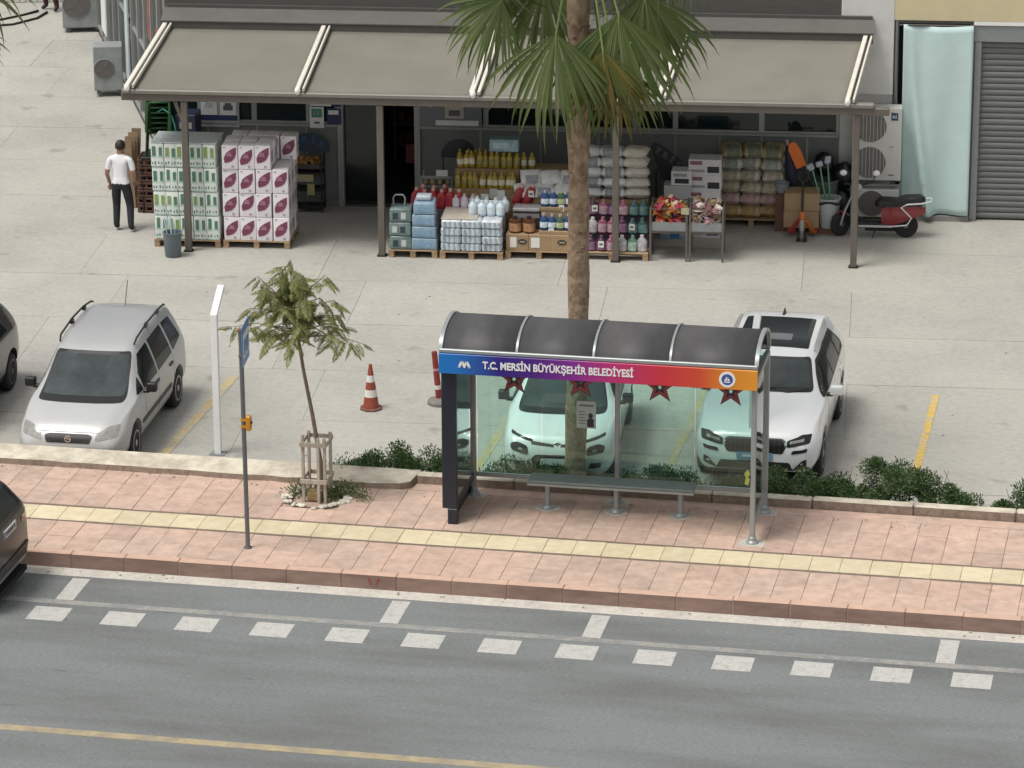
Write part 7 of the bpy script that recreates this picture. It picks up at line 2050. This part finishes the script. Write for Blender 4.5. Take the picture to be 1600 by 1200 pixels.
M_HEDGE = leaf_mat('hedge_leaf', [(.026, .060, .017), (.048, .098, .028), (.080, .138, .042), (.036, .078, .023), (.115, .17, .06)], trans=.25)
leaf_cloud('low ragged dark green shrub between the young tree and the shelter', 'shrub', 'shrub', -2.62, 2.80, LOT + .08, (1.95, .75, .66), 16150, M_HEDGE, .048, 21, 'shrubs along the retaining wall')
leaf_cloud('small dark green tuft at the left tip of the shrub row', 'shrub', 'shrub', -3.62, 2.66, LOT + .12, (.35, .4, .45), 500, M_HEDGE, .048, 22, 'shrubs along the retaining wall')
leaf_cloud('dark shrub behind the left half of the shelter glass', 'shrub', 'shrub', -.75, 2.80, LOT + .08, (1.9, .6, .58), 10200, M_HEDGE, .048, 23, 'shrubs along the retaining wall')
leaf_cloud('dark shrub behind the right half of the shelter glass', 'shrub', 'shrub', 1.25, 2.85, LOT + .08, (2.1, .6, .56), 11050, M_HEDGE, .048, 24, 'shrubs along the retaining wall')
leaf_cloud('dark green low shrub in front of the right white car bumper', 'shrub', 'shrub', 3.30, 2.86, LOT + .10, (2.5, .8, .70), 18700, M_HEDGE, .048, 25, 'shrubs along the retaining wall')
leaf_cloud('largest rounded dark green shrub right of the white SUV', 'shrub', 'shrub', 4.80, 2.92, LOT + .10, (2.3, .95, .98), 22950, M_HEDGE, .048, 26, 'shrubs along the retaining wall')
leaf_cloud('dark green shrub cut by the right edge of the picture', 'shrub', 'shrub', 7.05, 2.85, LOT + .10, (1.5, .8, .74), 11050, M_HEDGE, .048, 27, 'shrubs along the retaining wall')
M_WEED = leaf_mat('weed_leaf', [(.06, .11, .03), (.09, .15, .04), (.13, .17, .06)], trans=.25)
leaf_cloud('patch of bright weeds beside the planting hole of the young tree', 'weeds', 'weeds', PIT[0] + .42, PIT[1] + .12, WALK - .02, (.62, .45, .15), 900, M_WEED, .05, 28)
leaf_cloud('sparse weeds on the left side of the planting hole', 'weeds', 'weeds', PIT[0] - .30, PIT[1] + .12, WALK - .02, (.4, .4, .12), 260, M_WEED, .05, 29)
# little bits of litter on the ground
M_LEAFD = mat('dry_leaf', (.20, .15, .09), .8)
q = MB(); rr = random.Random(5)
for i in range(150):
    x = rr.uniform(-9, 7); y = rr.choice((rr.uniform(-1.72, -1.53), rr.uniform(2.7, 15), rr.uniform(1.7, 1.98)))
    z = .006 if y < -1.5 else (WALK + .004 if y < 2.1 else LOT + .004)
    s = rr.uniform(.012, .035); a = rr.uniform(0, 6)
    c, sn = math.cos(a) * s, math.sin(a) * s
    q.add([(x - c, y - sn, z), (x + sn * .5, y - c * .5, z + .006), (x + c, y + sn, z + .002), (x - sn * .5, y + c * .5, z + .008)], [(0, 1, 2, 3)])
lt = q.build('fallen_leaves', M_LEAFD); lt['kind'] = 'stuff'
# ================================================================ PEOPLE
M_SKIN = mat('skin', (.30, .17, .11), .55)
M_HAIR = mat('hair_dark', (.018, .014, .012), .6)


def person(label, loc, rz, joints, edges, radii, seg_mat, mats, hair=None, group=None, shoes=None, hands=None):
    """One continuous skinned body; the cloth of each stretch is chosen by the nearest bone."""
    t = thing('person', label, 'person', loc, rz, group)
    names = list(joints); vi = {n: i for i, n in enumerate(names)}
    me = bpy.data.meshes.new('body_src')
    me.from_pydata([joints[n] for n in names], [(vi[a], vi[b]) for a, b in edges], [])
    o = bpy.data.objects.new('body_src', me); COL.objects.link(o)
    md = o.modifiers.new('skin', 'SKIN'); md.use_smooth_shade = True; md.branch_smoothing = .4
    sub = o.modifiers.new('sub', 'SUBSURF'); sub.levels = 3; sub.render_levels = 3
    sv = me.skin_vertices[0].data
    for n in names:
        r_ = radii[n]; sv[vi[n]].radius = r_ if isinstance(r_, tuple) else (r_, r_)
        sv[vi[n]].use_root = (n == 'pelvis')
    dg = bpy.context.evaluated_depsgraph_get(); dg.update()
    m2 = bpy.data.meshes.new_from_object(o.evaluated_get(dg)); m2.name = 'body'
    bpy.data.objects.remove(o)
    m2.materials.clear()
    for m in mats: m2.materials.append(m)
    segs = [(Vector(joints[a]), Vector(joints[b]), seg_mat.get((a, b), seg_mat.get(b, 0)), max(radii[a] if not isinstance(radii[a], tuple) else radii[a][0], .03)) for a, b in edges]
    for p in m2.polygons:
        c = p.center; best = None
        for a, b, k, r_ in segs:
            ab = b - a; tt = max(0, min(1, (c - a).dot(ab) / max(1e-9, ab.length_squared)))
            d = (c - (a + ab * tt)).length - r_ * .5
            if best is None or d < best[0]: best = (d, k)
        k = best[1]
        if abs(c.x) < .19 and .84 < c.z < 1.2 and k in (0, 1): k = 0 if c.z > .925 else 1
        p.material_index = k
        p.use_smooth = True
    body = link('body', m2, t)
    return t


def hand(parent, wrist, direction, side, m):
    b = MB(); d = Vector(direction).normalized(); w = Vector(wrist)
    s = d.orthogonal().normalized(); n = d.cross(s)
    b.tube([w - d * .01, w + d * .04, w + d * .09], [.024, .036, .034], 8)
    for k in range(4):
        off = s * (.024 - .016 * k)
        L = (.07, .08, .075, .058)[k]
        p0 = w + d * .08 + off
        b.tube([p0, p0 + d * L * .5 + n * .006, p0 + d * L + n * .022], [.0095, .009, .0065], 6)
    p0 = w + d * .03 + s * .034
    b.tube([p0, p0 + d * .03 + s * .018, p0 + d * .065 + s * .018], [.012, .011, .008], 6)
    return b.build('hand', m, parent, smooth=60)


# the man in white seen from behind; local +Y is the way he faces
J = {'pelvis': (0, 0, .93), 'waist': (0, .01, 1.06), 'chest': (0, .015, 1.26), 'shoulders': (0, .0, 1.41), 'neck': (0, .02, 1.50), 'head': (0, .045, 1.60), 'crown': (0, .04, 1.70),
     'clavL': (-.13, 0, 1.40), 'shL': (-.20, 0, 1.37), 'elL': (-.265, -.02, 1.10), 'wrL': (-.255, .10, .87), 
     'clavR': (.13, 0, 1.40), 'shR': (.20, 0, 1.37), 'elR': (.27, .0, 1.11), 'wrR': (.235, .16, .93),
     'hipL': (-.10, 0, .87), 'knL': (-.12, .06, .49), 'anL': (-.11, -.02, .09), 'toL': (-.125, .13, .04),
     'hipR': (.10, 0, .87), 'knR': (.15, .05, .49), 'anR': (.20, -.09, .09), 'toR': (.24, .05, .035)}
E_ = [('pelvis', 'waist'), ('waist', 'chest'), ('chest', 'shoulders'), ('shoulders', 'neck'), ('neck', 'head'), ('head', 'crown'),
      ('shoulders', 'clavL'), ('clavL', 'shL'), ('shL', 'elL'), ('elL', 'wrL'), ('shoulders', 'clavR'), ('clavR', 'shR'), ('shR', 'elR'), ('elR', 'wrR'),
      ('pelvis', 'hipL'), ('hipL', 'knL'), ('knL', 'anL'), ('anL', 'toL'), ('pelvis', 'hipR'), ('hipR', 'knR'), ('knR', 'anR'), ('anR', 'toR')]
RD = {'pelvis': (.165, .125), 'waist': (.155, .115), 'chest': (.175, .125), 'shoulders': (.12, .085), 'neck': .056, 'head': (.085, .098), 'crown': (.058, .07), 'clavL': .072, 'shL': .068, 'elL': .044, 'wrL': .030, 'clavR': .072, 'shR': .068, 'elR': .044, 'wrR': .030,
      'hipL': .108, 'knL': .078, 'anL': .060, 'toL': .036, 'hipR': .108, 'knR': .078, 'anR': .060, 'toR': .036}
# cloth per bone: 0 shirt, 1 trousers, 2 skin, 3 shoes
SM = {'waist': 0, 'chest': 0, 'shoulders': 0, 'neck': 2, 'head': 2, 'crown': 2, 'clavL': 0, 'clavR': 0, 'shL': 0, 'shR': 0, 'elL': 2, 'elR': 2, 'wrL': 2, 'wrR': 2,
      'hipL': 1, 'hipR': 1, 'knL': 1, 'knR': 1, 'anL': 1, 'anR': 1, 'toL': 3, 'toR': 3, 'pelvis': 1, 'slL': 0, 'slR': 0}
J['slL'] = (-.238, -.012, 1.205); J['slR'] = (.242, 0, 1.205); RD['slL'] = .060; RD['slR'] = .060
E_ = [e for e in E_ if e not in (('shL', 'elL'), ('shR', 'elR'))] + [('shL', 'slL'), ('slL', 'elL'), ('shR', 'slR'), ('slR', 'elR')]
M_SHIRT = mat('shirt_white', (.74, .74, .78), .8, bump=1.0, bscale=7)
M_TROU = mat('trousers_navy', (.014, .014, .020), .8)
M_SHOE = mat('shoes_grey', (.36, .35, .34), .6)
man = person('man in a white T-shirt and dark trousers seen from behind, left of the stacked packs', shop(-13.72, 1.24), SHOP_ROT + rad(-8), J, E_, RD, SM, [M_SHIRT, M_TROU, M_SKIN, M_SHOE])
hb = MB(); hb.ball((0, .030, 1.645), .094, .108, .105, 16, 10)
hb.v = [(x, y, z) for x, y, z in hb.v]
h_ = hb.mesh('hair', M_HAIR, smooth=60)
bm = bmesh.new(); bm.from_mesh(h_)
bmesh.ops.delete(bm, geom=[f for f in bm.faces if (f.calc_center_median().y > .085 and f.calc_center_median().z < 1.68) or f.calc_center_median().z < 1.57], context='FACES')
bm.to_mesh(h_); bm.free()
link('hair', h_, man)
fc = MB()
for s in (-1, 1):
    fc.ball((s * .096, .045, 1.60), .014, .022, .034, 8, 6)
fc.ball((0, .150, 1.595), .014, .02, .026, 8, 6)
fc.build('ears_and_nose', M_SKIN, man, smooth=70)
ey = MB()
for s in (-1, 1): ey.ball((s * .034, .134, 1.625), .012, .008, .008, 8, 6)
ey.box(-.025, .025, .132, .140, 1.545, 1.552)
ey.build('eyes_and_mouth', M_HAIR, man)
hand(man, (-.255, .10, .87), (0, .35, -1), -1, M_SKIN); hand(man, (.235, .16, .93), (-.2, .6, -1), 1, M_SKIN)

# bystanders at the top left corner: only their legs are in the picture
J2 = dict(J); J2.update({'knL': (-.14, .05, .49), 'anL': (-.17, -.02, .09), 'toL': (-.20, .13, .04), 'wrL': (-.25, .2, 1.0), 'wrR': (.24, .22, 1.02)})
p2 = person('person in maroon trousers and dark top by the hose, cut off by the top edge', Vector((-18.05, 33.0, LOT)), rad(160), J2, E_, RD, SM, [mat('top_dark', (.03, .03, .04), .8), mat('trousers_maroon', (.055, .016, .026), .8), M_SKIN, mat('shoes_black', (.015, .013, .014), .6)])
link('hair', h_, p2)
hand(p2, J2['wrL'], (0, .6, -1), -1, M_SKIN); hand(p2, J2['wrR'], (0, .6, -1), 1, M_SKIN)
# hose on the ground and white slatted fence
hz = thing('hose', 'black hose curving over the concrete by the bystander', 'hose', (-18.2, 32.2, LOT))
MB().tube([(-.1, .6, .03), (-.3, .2, .02), (-.75, -.5, .02), (-1.4, -.9, .02), (-2.2, -1.0, .02)], .03, 8).tube([(.15, .5, .03), (.1, -.1, .02), (-.25, -.8, .02), (-1.1, -1.3, .02), (-2.0, -1.35, .02)], .03, 8).build('tube', M_BLACK, hz, smooth=60)
fn = thing('slatted_fence', 'pale white upright slatted fence panel at the top left corner', 'fence', (-19.2, 33.6, LOT), rad(14))
for k in range(22):
    MB().box(-1.9 + .14 * k, -1.9 + .14 * k + .10, -.012, .012, 0.02, 1.7).build('slat', mat('fence_white', (.60, .59, .53), .6, var=.08, scale=4), fn, bevel=.004)
for z in (.3, 1.4): MB().box(-1.95, 1.2, .013, .05, z, z + .07).build('rail', MATS['fence_white'], fn)
